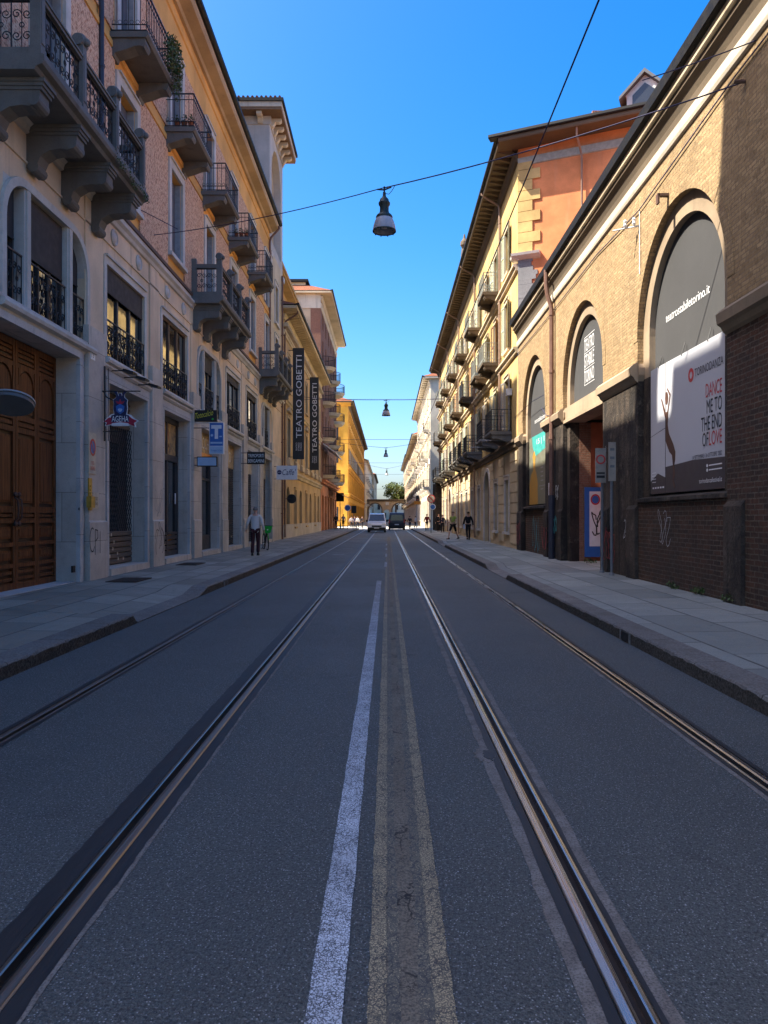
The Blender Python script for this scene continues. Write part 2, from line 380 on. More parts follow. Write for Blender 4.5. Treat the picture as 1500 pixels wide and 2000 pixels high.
def mk_special():
    m = Mat('glass', .03, .5); m.b.inputs['IOR'].default_value = 2.6; m.col((.014, .016, .019)); n = m.noise(1.7, 2); m.bump(n, .03, .05); M['glass'] = m.m
    m = Mat('glass_dull', .10, .6); m.col((.03, .034, .04)); n = m.noise(1.3, 2); m.bump(n, .03, .05); M['glass_dull'] = m.m
    m = Mat('car_glass', .04, .7); m.col((.012, .02, .035)); M['car_glass'] = m.m
    m = Mat('car_white', .25, .5); m.col((.72, .72, .73)); m.b.inputs['Coat Weight'].default_value = .4; M['car_white'] = m.m
    m = Mat('car_navy', .3, .5); m.col((.012, .016, .035)); M['car_navy'] = m.m
    m = Mat('headlight', .1, .6); m.col((.75, .75, .72)); M['headlight'] = m.m
    # stippled pink brick panels of the ochre house
    m = Mat('brick_pink', .9, .2)
    c, f = m.brick(m.wc(), (.52, .235, .13), (.42, .22, .13), (.62, .42, .28), .13, .06, .014)
    a = m.mix(m.ramp(m.noise(15, 3, .7), .42, .60, 0, .85), c, (.74, .50, .33)); m.col(m.mix(m.ramp(m.noise(11, 3), .52, .64, 0, .75), a, (.27, .11, .065)))
    m.bump(m.noise(26, 3), .7, .02); M['brick_pink'] = m.m
    # painted gold fascia
    m = Mat('fascia_gold', .4, .5)
    n = m.noise(5, 5, .6, dist=1.2); a = m.mix(m.ramp(n, .4, .6), (.55, .36, .14), (.24, .16, .09)); m.col(a); M['fascia_gold'] = m.m
    # asphalt
    m = Mat('asphalt', .8, .32)
    big = m.noise(.35, 6, .62); mid = m.noise(2.2, 5, .6); fine = m.noise(140, 3, .6)
    a = m.mix(m.ramp(big, .3, .7), (.106, .110, .100), (.148, .152, .138))
    a = m.mix(m.ramp(mid, .55, .78, 0, .35), a, (.078, .074, .071))
    lane = m.noise(1.0, 4, .55, m.pos((1.3, .05, 1))); a = m.mix(m.ramp(lane, .42, .68, 0, .35), a, (.162, .168, .155)); g2 = m.noise(60, 3, .7)
    a = m.mix(m.ramp(fine, .3, .72, 0, .65), a, (.030, .030, .030)); a = m.mix(m.ramp(g2, .45, .66, 0, .75), a, (.028, .028, .029)); a = m.mix(m.ramp(m.noise(75, 2, .6), .56, .66, 0, .5), a, (.24, .235, .23))
    oil = m.math('MULTIPLY', m.ramp(m.noise(.9, 5, .6), .62, .75), .6); a = m.mix(oil, a, (.035, .034, .034))
    v = m.N.new('ShaderNodeTexVoronoi'); m.L.new(m.pos(), v.inputs['Vector']); v.inputs['Scale'].default_value = 95
    pick = m.math('GREATER_THAN', m.voro(95, out='Color'), .68)
    dot = m.math('MULTIPLY', m.ramp(v.outputs['Distance'], .22, .38, 1, 0), pick)
    a = m.mix(m.math('MULTIPLY', dot, .85), a, (.40, .395, .39))
    pick2 = m.math('GREATER_THAN', m.voro(38, out='Color'), .93)
    v2 = m.voro(38); dot2 = m.math('MULTIPLY', m.ramp(v2, .10, .20, 1, 0), pick2)
    a = m.mix(m.math('MULTIPLY', dot2, .9), a, (.5, .5, .5))
    # fine cracks, few
    ck = m.voro(1.6, 'DISTANCE_TO_EDGE', m.map(m.pos(), (1, .55, 1)))
    ckm = m.math('MULTIPLY', m.ramp(ck, .004, .012, 1, 0), m.ramp(m.noise(.5, 3), .62, .70))
    a = m.mix(m.math('MULTIPLY', ckm, .7), a, (.015, .015, .016))
    m.col(a); m.rough(m.ramp(big, .3, .7, .55, .75)); m.bump(m.math('ADD', fine, m.math('MULTIPLY', v.outputs['Distance'], -1.2)), .7, .008); M['asphalt'] = m.m
    # bitumen beside the rails
    m = Mat('bitumen', .55, .4); n = m.noise(16, 5, .6, m.pos((1, .2, 1))); m.col(m.mix(n, (.010, .010, .012), (.032, .031, .031))); m.bump(n, .5, .01); M['bitumen'] = m.m
    m = Mat('mortar_edge', .9, .2); n = m.noise(7, 6, .65); f = m.noise(120, 2)
    a = m.mix(m.ramp(n, .3, .7), (.17, .145, .125), (.27, .24, .21)); m.col(m.mix(m.ramp(f, .4, .7, 0, .6), a, (.05, .045, .042))); m.bump(f, .4, .006); M['mortar_edge'] = m.m
    # rails
    m = Mat('rail_polished', .27, .5, 1.0); n = m.noise(3, 5, .6, m.pos((60, .4, 1))); m.col(m.mix(n, (.40, .39, .37), (.62, .60, .57))); m.rough(m.ramp(n, .3, .7, .2, .36)); M['rail_polished'] = m.m
    m = Mat('rail_worn', .42, .5, 1.0); n = m.noise(3, 5, .6, m.pos((50, .5, 1))); m.col(m.mix(n, (.20, .175, .155), (.38, .35, .32))); m.rough(m.ramp(n, .3, .7, .3, .5)); M['rail_worn'] = m.m
    m = Mat('rail_rust', .75, .3); n = m.noise(20, 5); m.col(m.mix(n, (.022, .015, .012), (.065, .04, .028))); M['rail_rust'] = m.m
    # paints on the road
    def paint(name, c, wear, cracks, fade):
        m = Mat(name, .75, .3)
        crv = m.map(m.pos(), (1, .7, 1))
        nd = m.N.new('ShaderNodeVectorMath'); nd.operation = 'ADD'; t = m.N.new('ShaderNodeTexNoise'); m.L.new(m.pos(), t.inputs['Vector']); t.inputs['Scale'].default_value = 22; t.inputs['Detail'].default_value = 5
        s2 = m.N.new('ShaderNodeVectorMath'); s2.operation = 'SCALE'; m.L.new(t.outputs['Color'], s2.inputs[0]); s2.inputs['Scale'].default_value = .06
        m.L.new(crv, nd.inputs[0]); m.L.new(s2.outputs[0], nd.inputs[1])
        e = m.voro(cracks, 'DISTANCE_TO_EDGE', nd.outputs[0])
        crack = m.math('MULTIPLY', m.ramp(e, .01, .10, 1, 0), m.ramp(m.noise(5, 4), .36, .5))
        sp = m.math('GREATER_THAN', m.noise(150, 3, .7), .60 - wear*.12)
        sp = m.math('MULTIPLY', sp, m.ramp(m.noise(9, 4), .2, .5, .6, 1))
        a = m.mix(m.ramp(m.noise(2, 5), .3, .7), c, mul(c, .75))
        a = m.mix(m.math('MULTIPLY', crack, .85), a, (.03, .03, .032))
        a = m.mix(m.math('MULTIPLY', sp, .8), a, (.06, .06, .062))
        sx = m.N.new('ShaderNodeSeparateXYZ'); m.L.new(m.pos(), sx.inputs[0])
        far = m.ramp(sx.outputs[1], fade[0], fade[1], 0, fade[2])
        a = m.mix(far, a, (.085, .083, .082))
        m.col(a); M[name] = m.m
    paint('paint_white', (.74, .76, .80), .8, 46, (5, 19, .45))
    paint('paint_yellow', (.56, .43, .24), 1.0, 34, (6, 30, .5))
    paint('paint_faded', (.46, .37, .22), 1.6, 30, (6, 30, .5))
    # cracked old strip between the yellow lines
    m = Mat('old_strip', .85, .3)
    n = m.noise(1.2, 5); a = m.mix(m.ramp(n, .3, .7), (.21, .168, .118), (.28, .23, .165))
    a = m.mix(m.ramp(m.noise(130, 3), .35, .7, 0, .6), a, (.03, .03, .032)); a = m.mix(m.ramp(m.noise(60, 3, .7), .46, .62, 0, .5), a, (.055, .048, .04))
    nd = m.N.new('ShaderNodeVectorMath'); nd.operation = 'ADD'; t = m.N.new('ShaderNodeTexNoise'); m.L.new(m.pos(), t.inputs['Vector']); t.inputs['Scale'].default_value = 9; t.inputs['Detail'].default_value = 5
    s2 = m.N.new('ShaderNodeVectorMath'); s2.operation = 'SCALE'; m.L.new(t.outputs['Color'], s2.inputs[0]); s2.inputs['Scale'].default_value = .16
    m.L.new(m.pos(), nd.inputs[0]); m.L.new(s2.outputs[0], nd.inputs[1])
    for s_, th, lo, ys in ((6, .035, .45, .3), (26, .07, .52, .6)):
        e = m.voro(s_, 'DISTANCE_TO_EDGE', m.map(nd.outputs[0], (1, ys, 1)))
        a = m.mix(m.math('MULTIPLY', m.ramp(e, .004, th, .85, 0), m.ramp(m.noise(2.5, 4), lo, lo+.14)), a, (.022, .021, .021))
    m.col(a); m.bump(m.noise(130, 3), .5, .006); M['old_strip'] = m.m
    # pavement slabs
    def slabs(name, c1, c2, bw, rh, rot):
        m = Mat(name, .7, .35)
        c, f = m.brick(m.map(m.pos(), (1, 1, 1), (.3, .2, 0), rot), c1, c2, (.035, .03, .027), bw, rh, .016, bias=-.1)
        n = m.noise(1.4, 6, .65); n2 = m.noise(55, 3, .6); n3 = m.noise(4.5, 5, .65, m.pos((1, .35, 1)))
        a = m.mix(m.ramp(n, .3, .7, 0, .55), c, mul(c2, .7)); a = m.mix(m.ramp(n3, .5, .75, 0, .45), a, mul(c1, 1.3)); a = m.mix(m.ramp(n2, .45, .72, 0, .4), a, mul(c1, .4))
        st = m.math('LESS_THAN', m.voro(3.2), .07); a = m.mix(m.math('MULTIPLY', st, .5), a, (.04, .035, .033))
        m.col(a); m.rough(m.ramp(n, .3, .7, .55, .8)); m.bump(m.math('ADD', m.math('MULTIPLY', m.math('SUBTRACT', 1.0, f), 1.5), m.math('MULTIPLY', n2, .4)), .35, .01); M[name] = m.m
    slabs('slabs_left', (.185, .165, .13), (.38, .35, .285), 1.3, .62, R(90))
    slabs('slabs_right', (.185, .19, .17), (.36, .365, .325), 1.5, .75, R(90))
    m = Mat('kerb_stone', .8, .3)
    c, f = m.brick(m.map(m.pos((0, 1, 0)), (1, 1, 1), (0, .5, 0), R(90)), (.20, .18, .16), (.28, .25, .22), (.03, .028, .026), 1.35, 50, .008)
    n = m.noise(40, 4, .65); n1 = m.noise(2.5, 5); a = m.mix(m.ramp(n, .35, .7, 0, .7), c, (.07, .06, .052)); m.col(m.mix(m.ramp(n1, .4, .75, 0, .5), a, (.09, .075, .06))); m.bump(n, .7, .012); M['kerb_stone'] = m.m
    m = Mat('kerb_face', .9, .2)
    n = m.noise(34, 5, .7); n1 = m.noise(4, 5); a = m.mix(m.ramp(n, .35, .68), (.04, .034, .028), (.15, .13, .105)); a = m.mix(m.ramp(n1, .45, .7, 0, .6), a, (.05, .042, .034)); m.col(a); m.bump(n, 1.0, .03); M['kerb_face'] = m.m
    # oak door
    m = Mat('oak', .6, .22); n = m.noise(2, 6, .6, m.pos((14, 14, .5)), 1.0); g = m.noise(40, 4, .6, m.pos((4, 4, .15)))
    a = m.mix(m.ramp(n, .3, .7), (.075, .025, .008), (.24, .085, .026)); m.col(m.mix(m.ramp(g, .45, .7, 0, .5), a, (.045, .02, .010))); m.bump(g, .2, .005); M['oak'] = m.m
    m = Mat('oak_dark', .5, .4); g = m.noise(30, 4, .6, m.pos((4, 4, .15))); m.col(m.mix(g, (.035, .016, .008), (.085, .038, .016))); M['oak_dark'] = m.m
    # ground far away
    m = Mat('ground', .9, .2); m.col(m.mix(m.noise(.2, 4), (.12, .11, .10), (.17, .16, .15))); M['ground'] = m.m
    # the grey corner blocks with worn patches
mk_special()
M['letter_cream'] = flat('letter_cream', (.66, .62, .55), .5)
M['post_plate'] = flat('post_plate', (.30, .27, .23), .7)
M['inner_shutter'] = flat('inner_shutter', (.10, .10, .11), .7)
M['reveal_shutter'] = flat('reveal_shutter', (.30, .30, .31), .7)

# ------------------------------------------------------------------ building-kit helpers
def wall(name, fr, u0, u1, v0, v1, openings, mat, parent, depth=.25, label=None, seg=20):
    """A wall face with openings (u0, u1, v0, v1[, 'arch']) and their reveals."""
    mb = MB()
    us = sorted({u0, u1, *[o[0] for o in openings], *[o[1] for o in openings]}); us = [u for u in us if u0 <= u <= u1]
    vs = sorted({v0, v1, *[o[2] for o in openings], *[o[3] for o in openings]}); vs = [v for v in vs if v0 <= v <= v1]
    for i in range(len(us)-1):
        for j in range(len(vs)-1):
            cu, cv = (us[i]+us[i+1])/2, (vs[j]+vs[j+1])/2
            if any(o[0] < cu < o[1] and o[2] < cv < o[3] for o in openings): continue
            mb.quad(fr.p(us[i], vs[j]), fr.p(us[i+1], vs[j]), fr.p(us[i+1], vs[j+1]), fr.p(us[i], vs[j+1]))
    for o in openings:
        a, b, c, d = o[:4]; dd = -depth
        arch = len(o) > 4 and o[4] == 'arch'
        r = (b-a)/2; sp = d-r if arch else d
        for u in (a, b): mb.quad(fr.p(u, c), fr.p(u, sp), fr.p(u, sp, dd), fr.p(u, c, dd))
        if c > v0 + 1e-4: mb.quad(fr.p(a, c), fr.p(b, c), fr.p(b, c, dd), fr.p(a, c, dd))
        if not arch: mb.quad(fr.p(a, d), fr.p(b, d), fr.p(b, d, dd), fr.p(a, d, dd))
        else:
            m = (a+b)/2
            pts = [(m - r*cos(pi*k/seg), sp + r*sin(pi*k/seg)) for k in range(seg+1)]
            for k in range(seg):
                (ua, va), (ub, vb) = pts[k], pts[k+1]
                mb.quad(fr.p(ua, va), fr.p(ub, vb), fr.p(ub, d), fr.p(ua, d))
                mb.quad(fr.p(ua, va), fr.p(ub, vb), fr.p(ub, vb, dd), fr.p(ua, va, dd))
    return mb.build(name, mat, parent, label=label, recalc=False)

def ring_poly(uc, vs, r, seg=28):
    return [(uc - r*cos(pi*k/seg), vs + r*sin(pi*k/seg)) for k in range(seg+1)]

def arch_band(mb, fr, uc, vbot, vs, r0, r1, w0, w1, seg=28):
    """An arched band (two legs and a half ring) between radii r0 < r1."""
    a, b = ring_poly(uc, vs, r0, seg), ring_poly(uc, vs, r1, seg)
    for k in range(seg):
        q = [a[k], a[k+1], b[k+1], b[k]]
        mb.prism_w(fr, q, w0, w1)
    for s_ in (-1, 1):
        u0, u1 = sorted((uc+s_*r0, uc+s_*r1)); mb.box(fr, u0, u1, vbot, vs, w0, w1)

def scroll(mb, fr, u, v, r, w, turns=1.4, t=.009, flip=1, n=12):
    pts = []
    for i in range(n+1):
        a = flip*turns*2*pi*i/n; rr = r*(1-.75*i/n)
        pts.append(fr.p(u + rr*cos(a), v + rr*sin(a), w))
    mb.tube(pts, t, 4)

def ironwork(mb, fr, u0, u1, v0, v1, w=0.0, style='scroll', pitch=.13, t=.010):
    """Wrought iron panel from u0 to u1."""
    mb.box(fr, u0, u1, v1-.03, v1, w-.018, w+.018); mb.box(fr, u0, u1, v0, v0+.022, w-.012, w+.012)
    n = max(2, round((u1-u0)/pitch)); h = v1-v0
    if style == 'bars':
        mb.box(fr, u0, u1, v1-.20*h, v1-.20*h+.016, w-.01, w+.01); mb.box(fr, u0, u1, v0+.14*h, v0+.14*h+.016, w-.01, w+.01)
        for i in range(n+1):
            u = u0+(u1-u0)*i/n; mb.box(fr, u-.007, u+.007, v0, v1, w-.007, w+.007)
        for i in range(n):
            u = u0+(u1-u0)*(i+.5)/n
            mb.tube([fr.p(u+.045*cos(a*pi/4), v0+.14*h+.07+.05*sin(a*pi/4), w) for a in range(8)], .006, 4, True)
    elif style == 'far':
        for i in range(n+1):
            u = u0+(u1-u0)*i/n; mb.box(fr, u-.010, u+.010, v0, v1, w-.010, w+.010)
        mb.box(fr, u0, u1, v0+.2*h, v0+.2*h+.02, w-.01, w+.01)
    else:
        k = max(1, round((u1-u0)/.42)); d = (u1-u0)/k
        for i in range(k+1):
            u = u0+d*i; mb.box(fr, u-.009, u+.009, v0, v1, w-.009, w+.009)
        for i in range(k):
            c = u0+d*(i+.5); r = min(d*.24, h*.22)
            mb.box(fr, c-.006, c+.006, v0, v1, w-.006, w+.006)
            for s_ in (-1, 1):
                scroll(mb, fr, c+s_*d*.25, v0+h*.28, r, w, 1.3, t, s_)
                scroll(mb, fr, c+s_*d*.25, v0+h*.72, r, w, 1.3, t, -s_)
            mb.tube([fr.p(c+.3*r*cos(a*pi/4)*1.6, v0+h*.5+.5*r*sin(a*pi/4), w) for a in range(8)], t*.9, 4, True)

def text(s, name, o, right, mat, parent, h=None, wd=None, normal=None, up=(0, 0, 1), align='LEFT', ext=.003, shear=0.0, spacing=1.0):
    """Lettering as a mesh: o is the lower corner of the text box; h = cap height, wd = full width (either may be None)."""
    c = bpy.data.curves.new('lettering', 'FONT'); c.body = s; c.size = 1.0; c.extrude = 0.0; c.resolution_u = 3; c.space_character = spacing; c.shear = shear
    c.space_line = .95; c.align_x = align
    tmp = bpy.data.objects.new('lettering_tmp', c); COL.objects.link(tmp)
    dg = bpy.context.evaluated_depsgraph_get(); dg.update()
    me = bpy.data.meshes.new_from_object(tmp.evaluated_get(dg))
    bpy.data.objects.remove(tmp); bpy.data.curves.remove(c)
    xs = [v.co.x for v in me.vertices]; ys = [v.co.y for v in me.vertices]
    if not xs: return None
    x0, x1, y0, y1 = min(xs), max(xs), min(ys), max(ys)
    sy = h/(y1-y0) if h else None; sx = wd/(x1-x0) if wd else None
    if sx is None: sx = sy
    if sy is None: sy = sx
    o = Vector(o); right = Vector(right).normalized(); up = Vector(up).normalized(); nrm = Vector(normal) if normal else right.cross(up)
    off = {'LEFT': x0, 'RIGHT': x1, 'CENTER': (x0+x1)/2}[align]
    for v in me.vertices:
        v.co = o + right*((v.co.x-off)*sx) + up*((v.co.y-y0)*sy) + nrm*ext
    me.name = name; me.materials.clear(); me.materials.append(mat)
    ob = bpy.data.objects.new(name, me); COL.objects.link(ob); attach(ob, parent)
    return ob

def window(b, fr, u0, u1, v0, v1, depth=.22, frame='frame_dark', pane='glass', leaves=2, surround=None, sw=.16, sproj=.05, sill=True,
           shutters=None, open_sh=.85, blind=0.0, blindmat='blind', bars=1, pediment=False, detail=True, roundtop=False):
    """One window: timber frame (the part), pane, stone surround, shutters (sub-parts)."""
    mb = MB(); d = -depth; t = .055
    mb.box(fr, u0, u0+t, v0, v1, d, d+.06); mb.box(fr, u1-t, u1, v0, v1, d, d+.06)
    mb.box(fr, u0+t, u1-t, v1-t, v1, d, d+.06); mb.box(fr, u0+t, u1-t, v0, v0+t*1.3, d, d+.06)
    iw = (u1-u0-2*t)
    for i in range(1, leaves):
        u = u0+t+iw*i/leaves; mb.box(fr, u-.045, u+.045, v0+t, v1-t, d, d+.055)
    if detail:
        for i in range(bars):
            v = v0+(v1-v0)*(i+1.0)/(bars+1)+.15*(bars == 1)*(v1-v0)
            mb.box(fr, u0+t, u1-t, v-.018, v+.018, d, d+.04)
    win = mb.build('window', M[frame], b)
    p = MB(); p.box(fr, u0+.01, u1-.01, v0+.01, v1-.01, d-.02, d+.012); p.build('pane', M[pane], win)
    if blind > 0:
        q = MB(); vb = v1-(v1-v0)*blind; q.box(fr, u0+t, u1-t, vb, v1-t, d+.065, d+.085)
        q.box(fr, u0+t, u1-t, vb-.03, vb, d+.063, d+.095)
        q.build('roller_blind', M[blindmat], win)
    if surround:
        s_ = MB(); pr = sproj
        s_.box(fr, u0-sw, u0, v0, v1+sw, 0.0, pr); s_.box(fr, u1, u1+sw, v0, v1+sw, 0.0, pr); s_.box(fr, u0, u1, v1, v1+sw, 0.0, pr)
        s_.box(fr, u0-sw*.55, u1+sw*.55, v1+sw, v1+sw+.05, 0.0, pr+.05)
        if sill: s_.box(fr, u0-sw-.04, u1+sw+.04, v0-.12, v0, -.1, pr+.08)
        if pediment:
            s_.box(fr, u0-sw-.08, u1+sw+.08, v1+sw+.22, v1+sw+.30, 0.0, .20)
            s_.prism_w(fr, [(u0-sw-.08, v1+sw+.30), (u1+sw+.08, v1+sw+.30), ((u0+u1)/2, v1+sw+.62)], 0.0, .16)
        s_.build('surround', M[surround], win)
    if shutters:
        hw = (u1-u0)/2
        for s_, uh in ((-1, u0), (1, u1)):
            mb = MB(); a = R(180*open_sh) if isinstance(open_sh, (int, float)) else R(180*random.choice(open_sh))
            # hinged at the jamb, opening outwards: a = 0 closed, 180 flat on the wall
            dr = Vector((cos(a)*(-s_), 0, sin(a)))
            def P(x, v, th): return fr.p(uh + dr.x*x + th*(-dr.z)*(-s_), v, .03 + dr.z*x + th*abs(dr.x)+.02)
            for x0, x1, va, vb in ((0, .05, v0, v1), (hw-.05, hw, v0, v1), (.05, hw-.05, v1-.07, v1), (.05, hw-.05, v0, v0+.09), (.05, hw-.05, (v0+v1)/2-.04, (v0+v1)/2+.04)):
                pts = [P(x, v, th) for th in (0, .04) for v in (va, vb) for x in (x0, x1)]
                mb.add(pts, [(0,1,3,2), (4,5,7,6), (0,1,5,4), (2,3,7,6), (0,2,6,4), (1,3,7,5)])
            n = int((v1-v0)/(.075 if detail else .25))
            for i in range(n):
                v = v0+(v1-v0)*(i+.5)/n; hh = .028 if detail else .1
                mb.quad(P(.05, v-hh, .035), P(hw-.05, v-hh, .035), P(hw-.05, v+hh, .008), P(.05, v+hh, .008))
            mb.build('shutter', M[shutters], win)
    return win

def small_balcony(b, fr, u0, u1, v, proj=.9, slab='stone_balcony', iron='iron', th=.14, rail=1.0, corb=True, style='bars', pitch=.13):
    mb = MB()
    mb.prism_u(fr, [(0, v-th), (proj-.06, v-th), (proj, v-th*.55), (proj, v), (0, v)], u0, u1)
    sl = mb.build('balcony', M[slab], b)
    if corb:
        for u in ((u0+.05, u0+.42), (u1-.42, u1-.05)):
            c = MB(); h = .42
            c.prism_u(fr, [(0, v-th-.004), (proj-.10, v-th-.004), (proj-.08, v-th-.12), (proj-.13, v-th-.20), (proj-.22, v-th-.17), (proj-.36, v-th-.19), (proj*.38, v-th-.27), (.10, v-th-.34), (.07, v-th-h), (0, v-th-h)], *u)
            c.build('corbel', M['stone_balcony' if slab == 'stone_balcony' else slab], sl)
    r = MB(); q = .04
    ironwork(r, fr, u0+q, u1-q, v+.03, v+rail, proj-.06, style, pitch)
    fa = Fr(fr.p(u0+q, 0, 0), fr.n, -fr.r, fr.u); fb = Fr(fr.p(u1-q, 0, 0), fr.n, fr.r, fr.u)
    ironwork(r, fa, .02, proj-.06, v+.03, v+rail, 0, style, pitch); ironwork(r, fb, .02, proj-.06, v+.03, v+rail, 0, style, pitch)
    r.build('railing', M[iron], sl)
    return sl

def downpipe(b, fr, u, vtop, vbot, wtop=.55, r=.055, mat='pipe_brown', w=.09):
    mb = MB()
    pts = [fr.p(u, vtop, wtop), fr.p(u, vtop-.12, wtop), fr.p(u, vtop-.32, wtop*.72), fr.p(u, vtop-.62, w+.06), fr.p(u, vtop-.85, w)] if wtop > w else [fr.p(u, vtop, w)]
    mb.tube(pts+[fr.p(u, vbot, w)], r, 8)
    v = vtop-1.5
    while v > vbot+.5:
        mb.lathe(fr.p(u, v, w), [(r+.015, -.03), (r+.015, .03)], 8); mb.box(fr, u-.015, u+.015, v-.02, v+.02, 0, w); v -= 2.2
    return mb.build('downpipe', M[mat], b, smooth=True)

def ribbon(mb, fr, pts, wd, w):
    """A painted stroke on a wall: pts of (u, v)."""
    for (a, b), (c, d) in zip(pts[:-1], pts[1:]):
        du, dv = c-a, d-b; l = math.hypot(du, dv) or 1; nu, nv = -dv/l*wd/2, du/l*wd/2; eu, ev = du/l*wd*.3, dv/l*wd*.3
        mb.quad(fr.p(a+nu-eu, b+nv-ev, w), fr.p(c+nu+eu, d+nv+ev, w), fr.p(c-nu+eu, d-nv+ev, w), fr.p(a-nu-eu, b-nv-ev, w))

def graffiti(b, fr, u, v, sz, mat, seed, w=.006, n=4, name='graffiti', wd=.03):
    rnd = random.Random(seed); mb = MB()
    for k in range(n):
        cx = u + sz*(k+.5)/n; cy = v + sz*.5*rnd.uniform(.7, 1.2)
        a0 = rnd.uniform(0, 6); sp = rnd.choice((-1, 1))*rnd.uniform(1.0, 1.7)
        pts = [(cx + sz/n*.6*cos(a0+sp*2*pi*i/14)*(1-.35*i/14), cy + sz*.42*sin(a0+sp*1.2*pi*i/14)*(1+.2*sin(i))) for i in range(15)]
        ribbon(mb, fr, pts, wd, w + .0012*k)
    return mb.build(name, mat, b, recalc=False)

def leaf_cloud(mb, c, rad, n, size, rnd, hang=False):
    c = Vector(c)
    for i in range(n):
        while True:
            p = Vector((rnd.uniform(-1, 1), rnd.uniform(-1, 1), rnd.uniform(-1, 1)))
            if p.length < 1: break
        q = c + Vector((p.x*rad[0], p.y*rad[1], p.z*rad[2]))
        a = Vector((rnd.gauss(0, 1), rnd.gauss(0, 1), rnd.gauss(0, 1))).normalized(); b_ = a.orthogonal().normalized(); d = a.cross(b_)
        s_ = size*rnd.uniform(.6, 1.3)
        mb.quad(q+b_*s_, q+d*s_*.55, q-b_*s_, q-d*s_*.55)

# ------------------------------------------------------------------ the setting: ground, road, pavements
KL, KR = -3.72, 3.0                # kerb faces
def struct(name, mb, mat, smooth=False, recalc=True):
    return tag(mb.build(name, mat, None, smooth, recalc=recalc), kind='structure')

g = MB(); g.bx(-1500, 1500, -1500, 2500, -1.0, -.06); struct('ground', g, M['ground'])
RAIL_T = .075                      # half width of the slot left for each rail
rails = [-2.74, -1.29, .79, 2.235]
SL = [(-.085, .085)]*4
road = MB()
cuts = [KL] + [x+s_ for x in rails for s_ in (-.062, .062)] + [KR]
ys = [-12, 0, 3, 6, 10, 15, 20, 30, 45, 60, 80, 98]
for i in range(0, len(cuts), 2):
    for a, b in zip(ys[:-1], ys[1:]):
        road.quad((cuts[i], a, 0), (cuts[i+1], a, 0), (cuts[i+1], b, 0), (cuts[i], b, 0))
road.quad((KL, 126, 0), (KR, 126, 0), (KR, 420, 0), (KL, 420, 0))
struct('road', road, M['asphalt'], recalc=False)
x_ = MB(); x_.quad((-70, 98, 0), (60, 98, 0), (60, 126, 0), (-70, 126, 0)); struct('crossing_paving', x_, M['crossing_stone'], recalc=False)

def rail(i, x, mat, label, edge=None):
    t = thing('tram_rail', label, 'tram rail', (x, 0, 0), 'tram rails along the street')
    rnd = random.Random(i*17+3)
    y0, y1 = -6, 98
    s_ = 1 if i in (1, 3) else -1          # which side of the head the groove lies on (towards the track centre)
    s_ = {0: 1, 1: -1, 2: 1, 3: -1}[i]
    head = MB(); h0, h1 = -.056*s_, .0
    prof = [(-.056*s_, -.05), (-.056*s_, -.001), (-.049*s_, .005), (-.020*s_, .0065), (-.004*s_, .003), (0, -.05)]
    A = [(x+a, y0, b) for a, b in prof]; B = [(x+a, y1, b) for a, b in prof]
    head._prism([Vector(p) for p in A], [Vector(p) for p in B]); head.build('rail_head', M[mat], t)
    gr = MB(); prof = [(0.0, -.045), (.040*s_, -.045), (.040*s_, -.036), (0.0, -.036)]
    gr._prism([Vector((x+a, y0, b)) for a, b in prof], [Vector((x+a, y1, b)) for a, b in prof]); gr.build('groove', M['rail_rust'], t)
    lip = MB(); prof = [(.036*s_, -.05), (.036*s_, .003), (.043*s_, .006), (.058*s_, .004), (.058*s_, -.05)]
    lip._prism([Vector((x+a, y0, b)) for a, b in prof], [Vector((x+a, y1, b)) for a, b in prof]); lip.build('guard_lip', M['rail_worn' if mat == 'rail_worn' else 'rail_polished'], t)
    # poured seams each side, ragged edges
    def strip(name, a, b, jit, z, m, step):
        mb = MB(); y = y0; pa = pb = None; ja = jb = 0
        while y < y1:
            st = step if y < 30 else step*6
            ja = .35*ja + rnd.uniform(-jit, jit); jb = .35*jb + rnd.uniform(-jit, jit)
            qa, qb = Vector((x+a+(0 if abs(a) < .07 else ja), y, z)), Vector((x+b+(0 if abs(b) < .07 else jb), y, z))
            if pa is not None: mb.quad(pa, pb, qb, qa)
            pa, pb = qa, qb; y += st
        mb.build(name, m, t, recalc=False)
    if i == 1:
        strip('bitumen_seam', -.17, -.062, .006, .004, M['bitumen'], .07); strip('bitumen_seam', .062, .13, .006, .004, M['bitumen'], .07); strip('mortar_seam', .125, .15, .005, .003, M['mortar_edge'], .1)
    elif i == 2:
        strip('bitumen_seam', -.108, -.062, .005, .006, M['bitumen'], .18); strip('bitumen_seam', .062, .082, .004, .006, M['bitumen'], .2)
        strip('mortar_seam', -.165, -.10, .011, .003, M['mortar_edge'], .13); strip('mortar_seam', .075, .135, .008, .003, M['mortar_edge'], .2)
    elif i == 0:
        strip('bitumen_seam', -.11, -.062, .006, .004, M['bitumen'], .3); strip('bitumen_seam', .062, .09, .006, .004, M['bitumen'], .3)
    else:
        strip('bitumen_seam', -.10, -.062, .006, .005, M['bitumen'], .3); strip('bitumen_seam', .062, .10, .006, .005, M['bitumen'], .3)
        strip('mortar_seam', -.135, -.09, .007, .003, M['mortar_edge'], .25)
rail(0, rails[0], 'rail_worn', 'worn brown tram rail nearest the left kerb')
rail(1, rails[1], 'rail_worn', 'rusty tram rail in a wide black bitumen bed, left of the white line')
rail(2, rails[2], 'rail_polished', 'polished tram rail with pale mortar edges, right of the yellow lines')
rail(3, rails[3], 'rail_polished', 'polished tram rail nearest the right kerb')
